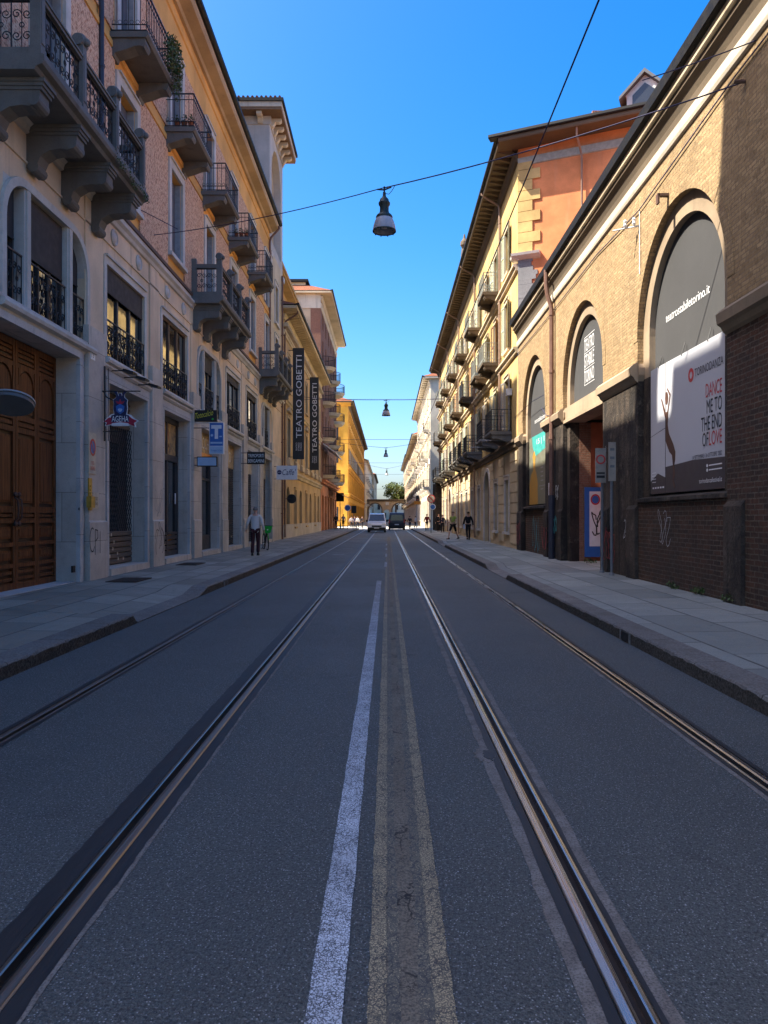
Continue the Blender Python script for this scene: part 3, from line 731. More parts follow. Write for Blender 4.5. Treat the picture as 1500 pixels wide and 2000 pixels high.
# the broken hole in the seam beside the polished rail
hole = MB(); hole.prism_w(Fr((.640, 5.0, 0), (1, 0, 0), (0, 0, 1), (0, 1, 0)), [((.065+.010*sin(a*1.9)+.006*cos(a*4.1))*cos(a*pi/16), (.14+.018*sin(a*1.3+1)+.01*cos(a*3.3))*sin(a*pi/16)) for a in range(32)], .001, .0065)
struct('road_hole', hole, M['mortar_edge'])
hole2 = MB(); hole2.prism_w(Fr((.668, 5.0, 0), (1, 0, 0), (0, 0, 1), (0, 1, 0)), [((.036+.006*sin(a*2.1)+.004*cos(a*5.1))*cos(a*pi/14), (.10+.012*sin(a*1.5)+.008*cos(a*3.7))*sin(a*pi/14)) for a in range(28)], .002, .009)
struct('road_hole_bottom', hole2, M['bitumen'])
# smoother worn patches left of the left inner rail
def line(name, x0, x1, y0, y1, z, m, jit=.004, dx=0.0, step=.12):
    rnd = random.Random(hash((round(x0*100), round(y0*10))) & 0xffff); mb = MB(); pa = None; y = y0
    while True:
        f = (y-y0)/(y1-y0); a = Vector((x0+dx*f+rnd.uniform(-jit, jit), y, z)); b = Vector((x1+dx*f+rnd.uniform(-jit, jit), y, z))
        if pa is not None: mb.quad(pa, pb, b, a)
        pa, pb = a, b
        if y >= y1: break
        y = min(y1, y + (step if y < 12 else step*6))
    struct(name, mb, m, recalc=False)
line('old_strip', -.035, .19, -3, 60, .003, M['old_strip'], .006)
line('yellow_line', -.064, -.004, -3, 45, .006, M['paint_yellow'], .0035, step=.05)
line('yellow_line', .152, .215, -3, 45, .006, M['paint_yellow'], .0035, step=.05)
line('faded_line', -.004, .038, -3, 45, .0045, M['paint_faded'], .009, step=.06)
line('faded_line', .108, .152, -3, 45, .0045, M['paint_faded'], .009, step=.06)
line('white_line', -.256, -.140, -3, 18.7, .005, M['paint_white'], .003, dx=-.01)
for k in range(4):
    line('white_line', -.10, -.02, 24+k*6, 26.5+k*6, .007, M['paint_white'], .003)
for x, y in ((-2.05, 31.5), (-2.0, 37.5)):
    line('white_mark', x-.25, x+.25, y, y+.35, .005, M['paint_white'], .01)
for k in range(7):                                       # zebra crossing where the sun falls
    line('white_mark', -3.4+k*.95, -2.9+k*.95, 100, 103, .005, M['paint_white'], .01)

KH = .155
def kerb_h(y, gaps):
    """Height factor of the kerb: 0 inside the driveway gaps."""
    f = 1.0
    for a, b, e0, e1 in gaps:
        if a-e0 < y < b+e1:
            if y < a: f = min(f, (a-y)/e0)
            elif y > b: f = min(f, (y-b)/e1)
            else: f = 0.0
    return f
GL = [(11.3, 14.9, .2, .8)]; GR = [(19.3, 22.6, .35, .7), (40.0, 45.0, .6, .6)]
def pavement(name, side, xk, xw, gaps, mat, y0, y1):
    mb = MB(); kb = MB(); kf = MB(); ys = []; y = y0
    while y < y1+.01: ys.append(y); y += .1 if y < 24 else (.25 if y < 48 else 5.0)
    rows = []
    kw = .32*side
    xs = [xk+kw, xk+side*.7, xk+side*1.1, xk+side*1.6, xk+side*2.2, xw]
    for y in ys:
        f = kerb_h(y, gaps); row = []
        for x in xs:
            d = abs(x-xk); full = KH + .016*d
            t = min(1, d/1.45); row.append(Vector((x, y, full*(f+(1-f)*(.12+.88*t)))))
        rows.append(row)
    for a, b in zip(rows[:-1], rows[1:]):
        for i in range(len(xs)-1): mb.quad(a[i], a[i+1], b[i+1], b[i])
    o = struct(name, mb, M[mat], recalc=False)
    pr = None; rnd = random.Random(5 if side > 0 else 6)
    for y, row in zip(ys, rows):
        f = kerb_h(y, gaps); z = row[0].z; zt = (KH)*(f) + (1-f)*.02
        j = rnd.uniform(-.006, .006)
        sec = [Vector((xk, y, -.05)), Vector((xk+j*.6, y, max(.012, zt-.03+j*2))), Vector((xk+.012*side+j*.6, y, zt-.008)), Vector((xk+.035*side, y, zt)), Vector((xk+kw, y, z))]
        if pr is not None:
            kf.quad(pr[0], pr[1], sec[1], sec[0])
            for k in range(1, 4): kb.quad(pr[k], pr[k+1], sec[k+1], sec[k])
        pr = sec
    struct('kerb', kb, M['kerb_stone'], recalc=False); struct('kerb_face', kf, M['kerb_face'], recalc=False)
pavement('pavement', -1, KL, XL-.6, GL, 'slabs_left', -8, 98)
pavement('pavement', 1, KR, XR+1.4, GR, 'slabs_right', -8, 98)
p = MB()
p.bx(-40, KL, 126, 420, -.03, .15); p.bx(KR, 40, 126, 420, -.03, .15)
struct('pavement', p, M['slabs_left'])
# kerb drain slots and covers
def drain(x, y, side, label):
    t = thing('kerb_drain', label, 'drain inlet', (x, y, 0), 'drain slots in the kerbs')
    mb = MB(); mb.bx(min(x, x-side*.012), max(x, x-side*.012), y-.16, y+.16, .02, .125); mb.build('drain_mouth', M['black'], t)
    for ya in (y-.19, y+.16): mb = MB(); mb.bx(x-.02, x+.02, ya, ya+.03, 0, .14); mb.build('drain_cheek', M['kerb_stone'], t)
drain(KR, 9.55, 1, 'dark square drain slot in the right kerb'); drain(KL, 17.4, -1, 'dark drain slot in the left kerb below the shop grilles')
def cover(x0, x1, y0, y1, label, z):
    mb = MB(); mb.bx(x0, x1, y0, y1, z-.02, z)
    for k in range(6):
        f = y0+(y1-y0)*(k+.5)/6; mb.bx(x0+.04, x1-.04, f-.015, f+.015, z, z+.004)
    tag(mb.build('manhole_cover', M['rail_rust']), label, 'manhole cover', 'iron covers in the left pavement')
cover(-6.0, -5.35, 16.1, 17.2, 'iron cover in the left pavement before the lattice shop grille', .205)
cover(-6.1, -5.5, 21.8, 22.9, 'iron cover in the left pavement before the yellow fascia shop', .205)

# ------------------------------------------------------------------ R1: the long brick stable building on the right
def brick_hall():
    b = thing('brick_building', 'long low brick theatre building with three grey filled arches and white cornice', 'building', (8, 12, 0))
    f = FRt
    CB, R0 = [7.45, 14.6, 21.75, 28.9], 1.84
    ro = R0+.38                                            # outer order of the arch
    VS, IMP = 5.50, 4.62                                   # springing and impost heights
    ops = [(c-ro, c+ro, .0, VS+ro, 'arch') for c in [.3]+CB]
    ops_low = [(c-ro, c+ro, 0, 9, 'x') for c in [.3]+CB]
    U0, U1, TOP = -9.0, 32.2, 8.9
    wall('wall', f, U0, U1, IMP, TOP, [(c-ro, c+ro, IMP, VS+ro, 'arch') for c in [.3]+CB], M['brick_tan'], b, .22)
    # piers below the impost: sooty render and brick
    edges = sorted([U0, U1] + [c+s_*ro for c in [.3]+CB for s_ in (-1, 1)])
    for i in range(0, len(edges), 2):
        a, e = edges[i], edges[i+1]
        mb = MB(); mb.box(f, a, e, 0, IMP, -.9, 0); mb.build('pier', M['plaster_soot' if i != 4 else 'brick_sooty'], b)
        for (x0, x1) in ((a, a+.62), (e-.62, e)) if e-a > 1.6 else ((a, e),):
            mb = MB(); mb.box(f, x0, x1, 0, 1.75, .003, .07); mb.prism_u(f, [(.003, 1.75), (.07, 1.75), (.003, 1.84)], x0, x1); mb.build('plinth', M['plaster_soot'], b)
        mb = MB()                                          # impost block
        prof = [(0, IMP-.06), (.06, IMP-.02), (.10, IMP+.06), (.16, IMP+.10), (.18, IMP+.26), (.10, IMP+.34), (0.003, IMP+.40)]
        mb.prism_u(f, [(.003, v) if w_ == 0 else (w_, v) for w_, v in prof], a-.03, e+.03)
        for s_, q in ((-1, a), (1, e)):                    # returns into the opening
            fa = Fr(f.p(q, 0, 0), f.n*-1, f.r*(s_), f.u); mb.prism_u(fa, [(.003, IMP-.03), (.05, IMP+.05), (.09, IMP+.10), (.09, IMP+.26), (.003, IMP+.36)], .0, .22)
        mb.build('impost', M['plaster_dim'], b)
    # arches
    for k, c in enumerate([.3]+CB):
        rg = MB(); arch_band(rg, f, c, IMP, VS, R0, ro, -.30, -.13); rg.build('arch_ring', M['plaster_dim' if k != 1 else 'plaster_dim'], b)
        br = MB(); arch_band(br, f, c, VS-.02, VS, ro, ro+.26, .002, .012); br.build('brick_arch', M['brick_tan'], b)
        if k != 3:
            sill = 2.02
            mb = MB(); mb.box(f, c-ro, c+ro, 0, sill-.12, -.6, -.12 if k > 2 else -.02); mb.build('infill', M['brick_sooty'], b)
            mb = MB(); mb.prism_u(f, [(-.6, sill-.12), (.05, sill-.12), (.05, sill-.05), (-.3, sill+.03), (-.6, sill+.03)], c-ro+.004, c+ro-.004); mb.build('sill', M['plaster_soot'], b)
            mb = MB(); mb.prism_w(f, [(c-R0-.02, sill), (c+R0+.02, sill)] + ring_poly(c, VS, R0+.02)[::-1], -.32, -.26); mb.build('arch_panel', M['panel_grey'], b)
            for x0, x1 in ((c-ro, c-R0), (c+R0, c+ro)): mb = MB(); mb.box(f, x0, x1, sill, IMP, -.30, -.13); mb.build('jamb', M['plaster_soot'], b)
        else:
            mb = MB(); mb.prism_w(f, [(c-R0-.02, 5.0), (c+R0+.02, 5.0)] + ring_poly(c, VS, R0+.02)[::-1], -.32, -.26); mb.build('arch_panel', M['panel_grey'], b)
            mb = MB(); mb.box(f, c-ro, c+ro, 4.62, 5.0, -.6, -.05); mb.box(f, c-ro, c+ro, 4.52, 4.62, -.6, .0); mb.build('lintel', M['plaster_dim'], b)
            mb = MB(); mb.box(f, c+R0, c+ro, 0, 4.52, -.78, -.42); mb.build('jamb', M['brick_red'], b, label='red brick jamb inside the passage'); mb = MB(); mb.box(f, c+R0+.02, c+ro, 0, 4.52, -1.9, -.781); mb.build('jamb', M['red_wall'], b, label='red plastered jamb inside the passage'); mb = MB(); mb.box(f, c+R0+.01, c+ro, 0, 4.52, -.419, -.13); mb.build('jamb', M['plaster_soot'], b)
            mb = MB(); mb.box(f, c-ro, c-R0, 0, 4.52, -1.35, -.25); mb.build('jamb', M['plaster_soot'], b)
            mb = MB(); mb.box(f, c-R0, c+R0, 0, 4.6, -2.05, -1.91); mb.build('passage_wall', M['red_wall'], b)
            mb = MB(); mb.box(f, c-R0, c+R0, 4.60, 4.70, -1.91, -.6); mb.build('passage_ceiling', M['soffit'], b)
    # brick aprons set back between the pilasters next to arch C
    # cornice, gutter and roof
    mb = MB(); mb.prism_u(f, [(.003, 8.76), (.05, 8.78), (.07, 8.84), (.075, 9.0), (.003, 9.02)], U0, U1+.03); mb.build('cornice', M['cornice_white'], b)
    mb = MB(); mb.prism_u(f, [(-.02, 9.023), (.03, 9.023), (.04, 9.20), (.09, 9.34), (.17, 9.42), (.18, 9.50), (-.02, 9.50)], U0, U1+.05); mb.build('cornice', M['cornice_brown'], b)
    mb = MB(); mb.prism_u(f, [(-.02, 9.503), (.22, 9.503), (.24, 9.53), (.24, 9.66), (-.02, 9.66)], U0, U1+.06); mb.build('cornice', M['cornice_stained'], b)
    mb = MB(); mb.prism_u(f, [(.10, 9.665), (.27, 9.665), (.34, 9.70), (.36, 9.90), (.32, 9.905), (.31, 9.76), (.10, 9.76)], U0, U1+.08); mb.build('gutter', M['gutter'], b)
    mb = MB(); mb.box(f, U0, U1, 8.9, 9.69, -.3, -.021); mb.build('parapet', M['brick_tan'], b)
    mb = MB(); sk = lambda x: U1+.1-.45*(x-XR)
    P = [(XR-.28, 9.80), (XR+10, 12.6)]
    mb.add([(P[0][0], U0, P[0][1]), (P[1][0], U0, P[1][1]), (P[1][0], sk(P[1][0]), P[1][1]), (P[0][0], U1+.1, P[0][1]),
            (P[0][0], U0, P[0][1]-.08), (P[1][0], U0, P[1][1]-.08), (P[1][0], sk(P[1][0]), P[1][1]-.08), (P[0][0], U1+.1, P[0][1]-.08)], [(0,1,2,3), (4,5,6,7), (0,1,5,4), (1,2,6,5), (2,3,7,6), (3,0,4,7)])
    mb.build('roof', M['roof_tile'], b)
    mb = MB(); mb.quad((XR, U1, 0), (XR+10, sk(XR+10)-.1, 0), (XR+10, sk(XR+10)-.1, 12.2), (XR, U1, 9.2)); mb.quad((XR+10, U0, 0), (XR+10, sk(XR+10)-.1, 0), (XR+10, sk(XR+10)-.1, 12.2), (XR+10, U0, 12.2)); mb.quad((XR, U0, 0), (XR+10, U0, 0), (XR+10, U0, 12.2), (XR, U0, 9.2))
    mb.build('end_wall', M['brick_tan'], b)
    # downpipe with its swan neck
    for u, r in ((23.75+1.35, .075),):
        mb = MB(); mb.tube([f.p(u, 9.76, .30), f.p(u, 9.3, .30), f.p(u, 8.95, .26), f.p(u, 8.62, .15), f.p(u, 8.45, .12), f.p(u, 2.2, .12)], r, 8); 
        for v in (8.3, 6.4, 4.2): mb.lathe(f.p(u, v, .12), [(r+.02, -.05), (r+.02, .05)], 8)
        mb.build('downpipe', M['pipe_brown'], b, smooth=True)
        mb = MB(); mb.tube([f.p(u, 2.3, .12), f.p(u, .1, .12)], r+.03, 8); mb.build('downpipe', M['pipe_dark'], b, smooth=True)
    # iron bracket with insulators, cable along the cornice
    mb = MB(); u = 16.6; mb.tube([f.p(u+.1, 8.0, 0), f.p(u+.4, 8.0, .5)], .02, 5); mb.tube([f.p(u, 8.3, .03), f.p(u, 6.9, .03)], .012, 5)
    for k in range(2): mb.lathe(f.p(u+.1+k*.14, 8.0, .12+.15*k), [(.02, 0), (.045, .05), (.03, .10), (.045, .14), (.02, .18)], 8)
    mb.build('insulator_bracket', M['white_metal'], b)
    mb = MB(); mb.tube([f.p(8, 8.62, .03), f.p(12, 8.58, .03), f.p(16.6, 8.3, .04), f.p(20, 8.5, .03), f.p(26, 8.45, .03), f.p(33, 8.5, .03)], .013, 5)
    mb.tube([f.p(33, 5.9, .03), f.p(29, 6.0, .02), f.p(26.8, 5.9, .02)], .012, 4); mb.tube([f.p(27.2, 5.5, .03), f.p(26.3, 5.1, .03), f.p(25.6, 5.0, .03), f.p(25.2, 5.3, .03)], .012, 4)
    mb.build('cable', M['wire'], b)
    mb = MB(); mb.box(f, 14.9, 15.0, 7.9, 7.95, 0, .22); mb.box(f, 14.9, 15.0, 7.75, 7.95, .2, .24); mb.build('wall_hook', M['iron_rust'], b)
    # lettering on the grey panels: text reads from far to near
    rt = (0, -1, 0)
    text('teatrostabiletorino.it', 'lettering', f.p(15.8, 5.62, -.255), rt, M['letter_white'], b, wd=2.15, normal=(-1, 0, 0))
    text('teatrostabiletorino.it', 'lettering', f.p(29.9, 5.25, -.255), rt, M['letter_white'], b, wd=2.1, normal=(-1, 0, 0))
    for k, s_ in enumerate(('TEATRO', 'STABLE', 'TORINO')):
        text('STABILE' if s_ == 'STABLE' else s_, 'lettering', f.p(22.3, 6.42-k*.46, -.255), rt, M['letter_white'], b, h=.36, wd=1.0, normal=(-1, 0, 0))
    mb = MB()
    for v in (6.83, 6.365, 5.905, 5.44): mb.box(f, 21.27, 22.33, v, v+.015, -.26, -.255)
    mb.box(f, 22.33, 22.345, 5.44, 6.845, -.26, -.255)
    mb.build('lettering_rule', M['letter_white'], b)
    # graffiti on the lower wall
    graffiti(b, f, 18.3, .45, .9, M['graffiti_red'], 3, .075, 4); graffiti(b, f, 17.3, 1.0, .5, M['graffiti_white'], 4, .009, 3, wd=.018)
    graffiti(b, f, 18.6, 1.25, .6, M['graffiti_black'], 61, .075, 4, wd=.03); graffiti(b, f, 31.3, .5, .9, M['graffiti_red'], 62, .075, 4, wd=.03); graffiti(b, f, 26.1, .5, .8, M['graffiti_red'], 63, .075, 4, wd=.03); graffiti(b, f, 14.9, 1.0, .7, M['graffiti_white'], 64, -.015, 3, wd=.012); graffiti(b, f, 24.55, 1.1, .5, M['graffiti_cyan'], 5, .075, 4, wd=.04); graffiti(b, f, 24.6, 2.2, .4, M['graffiti_white'], 6, .009, 4, wd=.035)
    graffiti(b, f, 28.3, .4, 1.3, M['graffiti_cyan'], 8, -.115, 5, wd=.03); graffiti(b, f, 19.2, 2.9, .5, M['graffiti_white'], 12, .009, 3, wd=.015)
    # white notice
    mb = MB(); mb.box(f, 25.75, 26.05, 2.0, 2.75, .004, .02); mb.build('notice', M['sign_white'], b); mb = MB(); mb.box(f, 25.85, 25.95, 2.25, 2.6, .02, .024); mb.build('notice_print', M['sign_back'], b)
    return b
hall = brick_hall()

# posters hung in the arches
def dance_poster():
    f = FRt.shift(0, 0, -.16); c = 14.6; u0, u1, v0, v1 = c-1.80, c+1.84, 2.07, 4.74
    t = thing('poster', 'large grey poster of a dancer with arms raised in the nearest arch', 'poster', f.p(c, v0, 0))
    mb = MB(); mb.box(f, u0, u1, v0, v1, -.04, 0); mb.build('panel', M['poster_grey'], t)
    L = lambda x: u1 - x*(u1-u0)                           # x runs left to right as one reads it
    V = lambda y: v0 + y*(v1-v0)
    q = MB(); q.prism_w(f, [(L(.24), V(.0)), (L(1), V(.0)), (L(1), V(.20)), (L(.62), V(.215)), (L(.24), V(.20))], .001, .003); q.prism_w(f, [(L(0), V(0)), (L(.24), V(0)), (L(.24), V(.12)), (L(.12), V(.16)), (L(0), V(.10))], .001, .003); q.build('stage_floor', M['poster_dark'], t)
    q = MB(); q.box(f, L(.241), L(.237), V(0), V(1), .001, .004); q.prism_w(f, [(L(0), V(.46)), (L(.24), V(.50)), (L(.24), V(.503)), (L(0), V(.463))], .001, .004); q.build('seam', M['black'], t)
    d = MB()
    def poly(pts, z): d.prism_w(f, [(L(x), V(y)) for x, y in pts], .004, z)
    poly([(.245, .62), (.285, .62), (.275, .52), (.295, .45), (.36, .36), (.39, .30), (.385, .24), (.37, .20), (.385, .14), (.37, .10), (.35, .11), (.355, .2), (.34, .28), (.30, .31), (.255, .38), (.245, .40)], .006)
    poly([(.245, .62), (.185, .74), (.175, .73), (.235, .58)], .007); poly([(.285, .62), (.32, .74), (.31, .76), (.265, .6)], .008); poly([(.32, .74), (.275, .80), (.268, .79), (.305, .735)], .009)
    poly([(.25+.022*cos(a*pi/5)+.01, .725+.05*sin(a*pi/5)) for a in range(10)], .010)
    poly([(.36, .105), (.39, .04), (.375, .03), (.345, .10)], .010)
    d.build('dancer', M['poster_skin'], t)
    q = MB(); n = 18
    cx, cy, rx, ry = .60, .815, .035, .050
    for i in range(n):
        a, b_ = 2*pi*i/n, 2*pi*(i+1)/n
        q.prism_w(f, [(L(cx+rx*cos(a)), V(cy+ry*sin(a))), (L(cx+rx*cos(b_)), V(cy+ry*sin(b_))), (L(cx+.5*rx*cos(b_)), V(cy+.5*ry*sin(b_))), (L(cx+.5*rx*cos(a)), V(cy+.5*ry*sin(a)))], .002, .005)
    q.build('emblem', M['letter_red'], t)
    rt = (0, -1, 0); N = (-1, 0, 0); P = lambda x, y: f.p(L(x), V(y), .003)
    text('TORINODANZA', 'lettering', P(.65, .79), rt, M['letter_black'], t, h=.15, wd=1.2, normal=N)
    text('DANCE', 'lettering', P(.965, .615), rt, M['letter_red'], t, h=.25, wd=.66, normal=N, align='RIGHT')
    text('ME TO', 'lettering', P(.965, .505), rt, M['letter_black'], t, h=.25, wd=.62, normal=N, align='RIGHT')
    text('THE END', 'lettering', P(.965, .395), rt, M['letter_black'], t, h=.25, wd=.86, normal=N, align='RIGHT')
    text('LOVE', 'lettering', P(.965, .29), rt, M['letter_red'], t, h=.25, wd=.52, normal=N, align='RIGHT')
    text('OF', 'lettering', P(.815, .29), rt, M['letter_black'], t, h=.25, wd=.26, normal=N, align='RIGHT')
    text('14 SETTEMBRE / 26 OTTOBRE 2022', 'lettering', P(.965, .215), rt, M['letter_black'], t, h=.075, wd=1.25, normal=N, align='RIGHT')
    text('torinodanzafestival.it', 'lettering', P(.965, .045), rt, M['letter_white'], t, h=.085, wd=.95, normal=N, align='RIGHT')
    q = MB()
    for y in (.125, .155): q.box(f, L(.965), L(.82), V(y), V(y)+.02, .004, .006); q.lathe(f.p(L(.80), V(y)+.01, .004), [(.03, 0), (.03, -.003)], 10, 'x')
    for k in range(4): q.box(f, L(.09), L(.03), V(.09+.025*k), V(.09+.025*k)+.015, .004, .006)
    for k in range(5): q.box(f, L(.06+.04*k), L(.035+.04*k), V(.04), V(.04)+.035, .004, .006)
    q.build('small_print', M['letter_white'], t)
    for u in (u0+.7, c+.1, u1-.5): mb = MB(); mb.tube([f.p(u, v1+.22, -.06), f.p(u, v1-.03, .01)], .012, 4); mb.build('hook', M['iron'], t)
dance_poster()
def teal_poster():
    f = FRt.shift(0, 0, -.20); c = 28.9; u0, u1, v0, v1 = c-1.84, c+1.84, 2.07, 4.74
    t = thing('poster', 'tall poster with teal head and golden figure in the farthest arch', 'poster', f.p(c, v0, 0))
    mb = MB(); mb.box(f, u0, u1, v0, v1, -.04, 0); mb.build('panel', M['poster_olive'], t)
    L = lambda x: u1 - x*(u1-u0); V = lambda y: v0 + y*(v1-v0)
    q = MB(); q.prism_w(f, [(L(.15), V(1)), (L(1), V(1)), (L(1), V(.78)), (L(.35), V(.70)), (L(.2), V(.85))], .001, .003); q.build('teal_head', M['poster_teal'], t)
    q = MB(); q.prism_w(f, [(L(x), V(y)) for x, y in [(.02, 0), (.48, 0), (.47, .3), (.40, .45), (.34, .5), (.33, .62), (.36, .70), (.30, .78), (.24, .76), (.2, .7), (.24, .6), (.22, .5), (.1, .44), (.03, .3)]], .002, .005); q.build('golden_figure', M['poster_gold'], t)
    text('15 | 18', 'lettering', f.p(L(.42), V(.84), .004), (0, -1, 0), M['letter_white'], t, h=.26, wd=1.9, normal=(-1, 0, 0))
    q = MB()
    for y in (.5, .44, .38, .32, .2): q.box(f, L(.75), L(.62), V(y), V(y)+.05, .002, .004)
    q.box(f, L(.9), L(.55), V(.25), V(.25)+.03, .002, .004)
    q.build('small_print', M['sign_back'], t)
teal_poster()
def blue_board():
    f = FS(23.5); u0, u1, v0, v1 = 6.12, 7.35, .34, 2.5
    t = thing('notice_board', 'white no parking board in a deep blue frame inside the passage', 'notice board', f.p(u0, v0, 0))
    mb = MB(); mb.box(f, u0, u1, v0, v1, -.06, 0); mb.build('blue_frame', M['sign_blue'], t)
    mb = MB(); mb.box(f, u0+.14, u1-.1, v0+.33, v1-.13, .001, .012); mb.build('white_sheet', M['sign_white'], t)
    n = 16; q = MB(); cu, cv = u0+.32, v1-.38
    for i in range(n):
        a, b_ = 2*pi*i/n, 2*pi*(i+1)/n
        q.prism_w(f, [(cu+.15*cos(a), cv+.17*sin(a)), (cu+.15*cos(b_), cv+.17*sin(b_)), (cu+.11*cos(b_), cv+.125*sin(b_)), (cu+.11*cos(a), cv+.125*sin(a))], .013, .017)
    q.build('red_ring', M['sign_red'], t)
    q = MB(); q.prism_w(f, [(cu+.11*cos(2*pi*i/n), cv+.125*sin(2*pi*i/n)) for i in range(n)], .0125, .015); q.build('blue_disc', M['sign_blue'], t)
    graffiti(t, f, u0+.2, v0+.75, .8, M['graffiti_black'], 21, .016, 5, wd=.035); graffiti(t, f, u0+.45, v0+1.25, .55, M['graffiti_black'], 22, .018, 3, wd=.04)
blue_board()

# the two wall-side posts with small plates
def post_sign(x, y, label, plates, h):
    t = thing('sign_post', label, 'sign post', (x, y, .19), 'grey posts by the brick passage')
    mb = MB(); mb.tube([(x, y, .15), (x, y, h)], .035, 8); mb.lathe((x, y, .19), [(.07, 0), (.06, .05), (.035, .07)], 8); mb.build('pole', M['post_grey'], t, smooth=True)
    for (z0, z1, wd, m, dx) in plates:
        q = MB(); fr = FS(y-.045); q.box(fr, x+dx-wd/2, x+dx+wd/2, z0, z1, -.012, .012); p = q.build('plate', M[m], t)
        if wd > .25:
            r = MB(); n = 14; cz = z1-.28
            for i in range(n):
                a, b_ = 2*pi*i/n, 2*pi*(i+1)/n
                r.prism_w(fr, [(x+dx+.12*cos(a), cz+.12*sin(a)), (x+dx+.12*cos(b_), cz+.12*sin(b_)), (x+dx+.085*cos(b_), cz+.085*sin(b_)), (x+dx+.085*cos(a), cz+.085*sin(a))], .013, .016)
            r.build('prohibition_ring', M['letter_red'], p)
            r = MB(); r.box(fr, x+dx-.1, x+dx+.1, z0+.12, z0+.18, .013, .016); r.box(fr, x+dx-.1, x+dx+.1, z0+.22, z0+.26, .013, .016); r.build('print', M['letter_black'], p)
        else:
            r = MB()
            for k in range(3): r.box(fr, x+dx-wd*.3, x+dx+wd*.3, z1-.2-.2*k, z1-.14-.2*k, .013, .016)
            r.build('print', M['post_grey'], p)
post_sign(5.35, 18.9, 'grey post bearing a weathered no parking plate beside the passage', [(2.43, 3.29, .26, 'post_plate', -.05)], 3.25)
post_sign(5.32, 18.0, 'grey post bearing a narrow pale plate against the sooty pier', [(2.43, 3.35, .17, 'post_plate', .0)], 3.35)

# weeds at the foot of the wall
rnd = random.Random(4)
for k, (y, n) in enumerate(((13.4, 60), (14.6, 40), (12.2, 50), (22.6, 70))):
    mb = MB(); leaf_cloud(mb, (XR-.06 if k < 3 else XR+.5, y, .27), (.06 if k < 3 else .2, .35, .07), n, .035, rnd)
    tag(mb.build('weed', M['leaf'], None, recalc=False), ['small green weed tuft at the foot of the brick wall, under the dancer poster', 'thin weed at the foot of the brick wall near the passage pier', 'weed clump at the foot of the brick wall, near end', 'weed clump inside the brick passage, under the blue board'][k], 'weed', 'weeds along the brick wall')

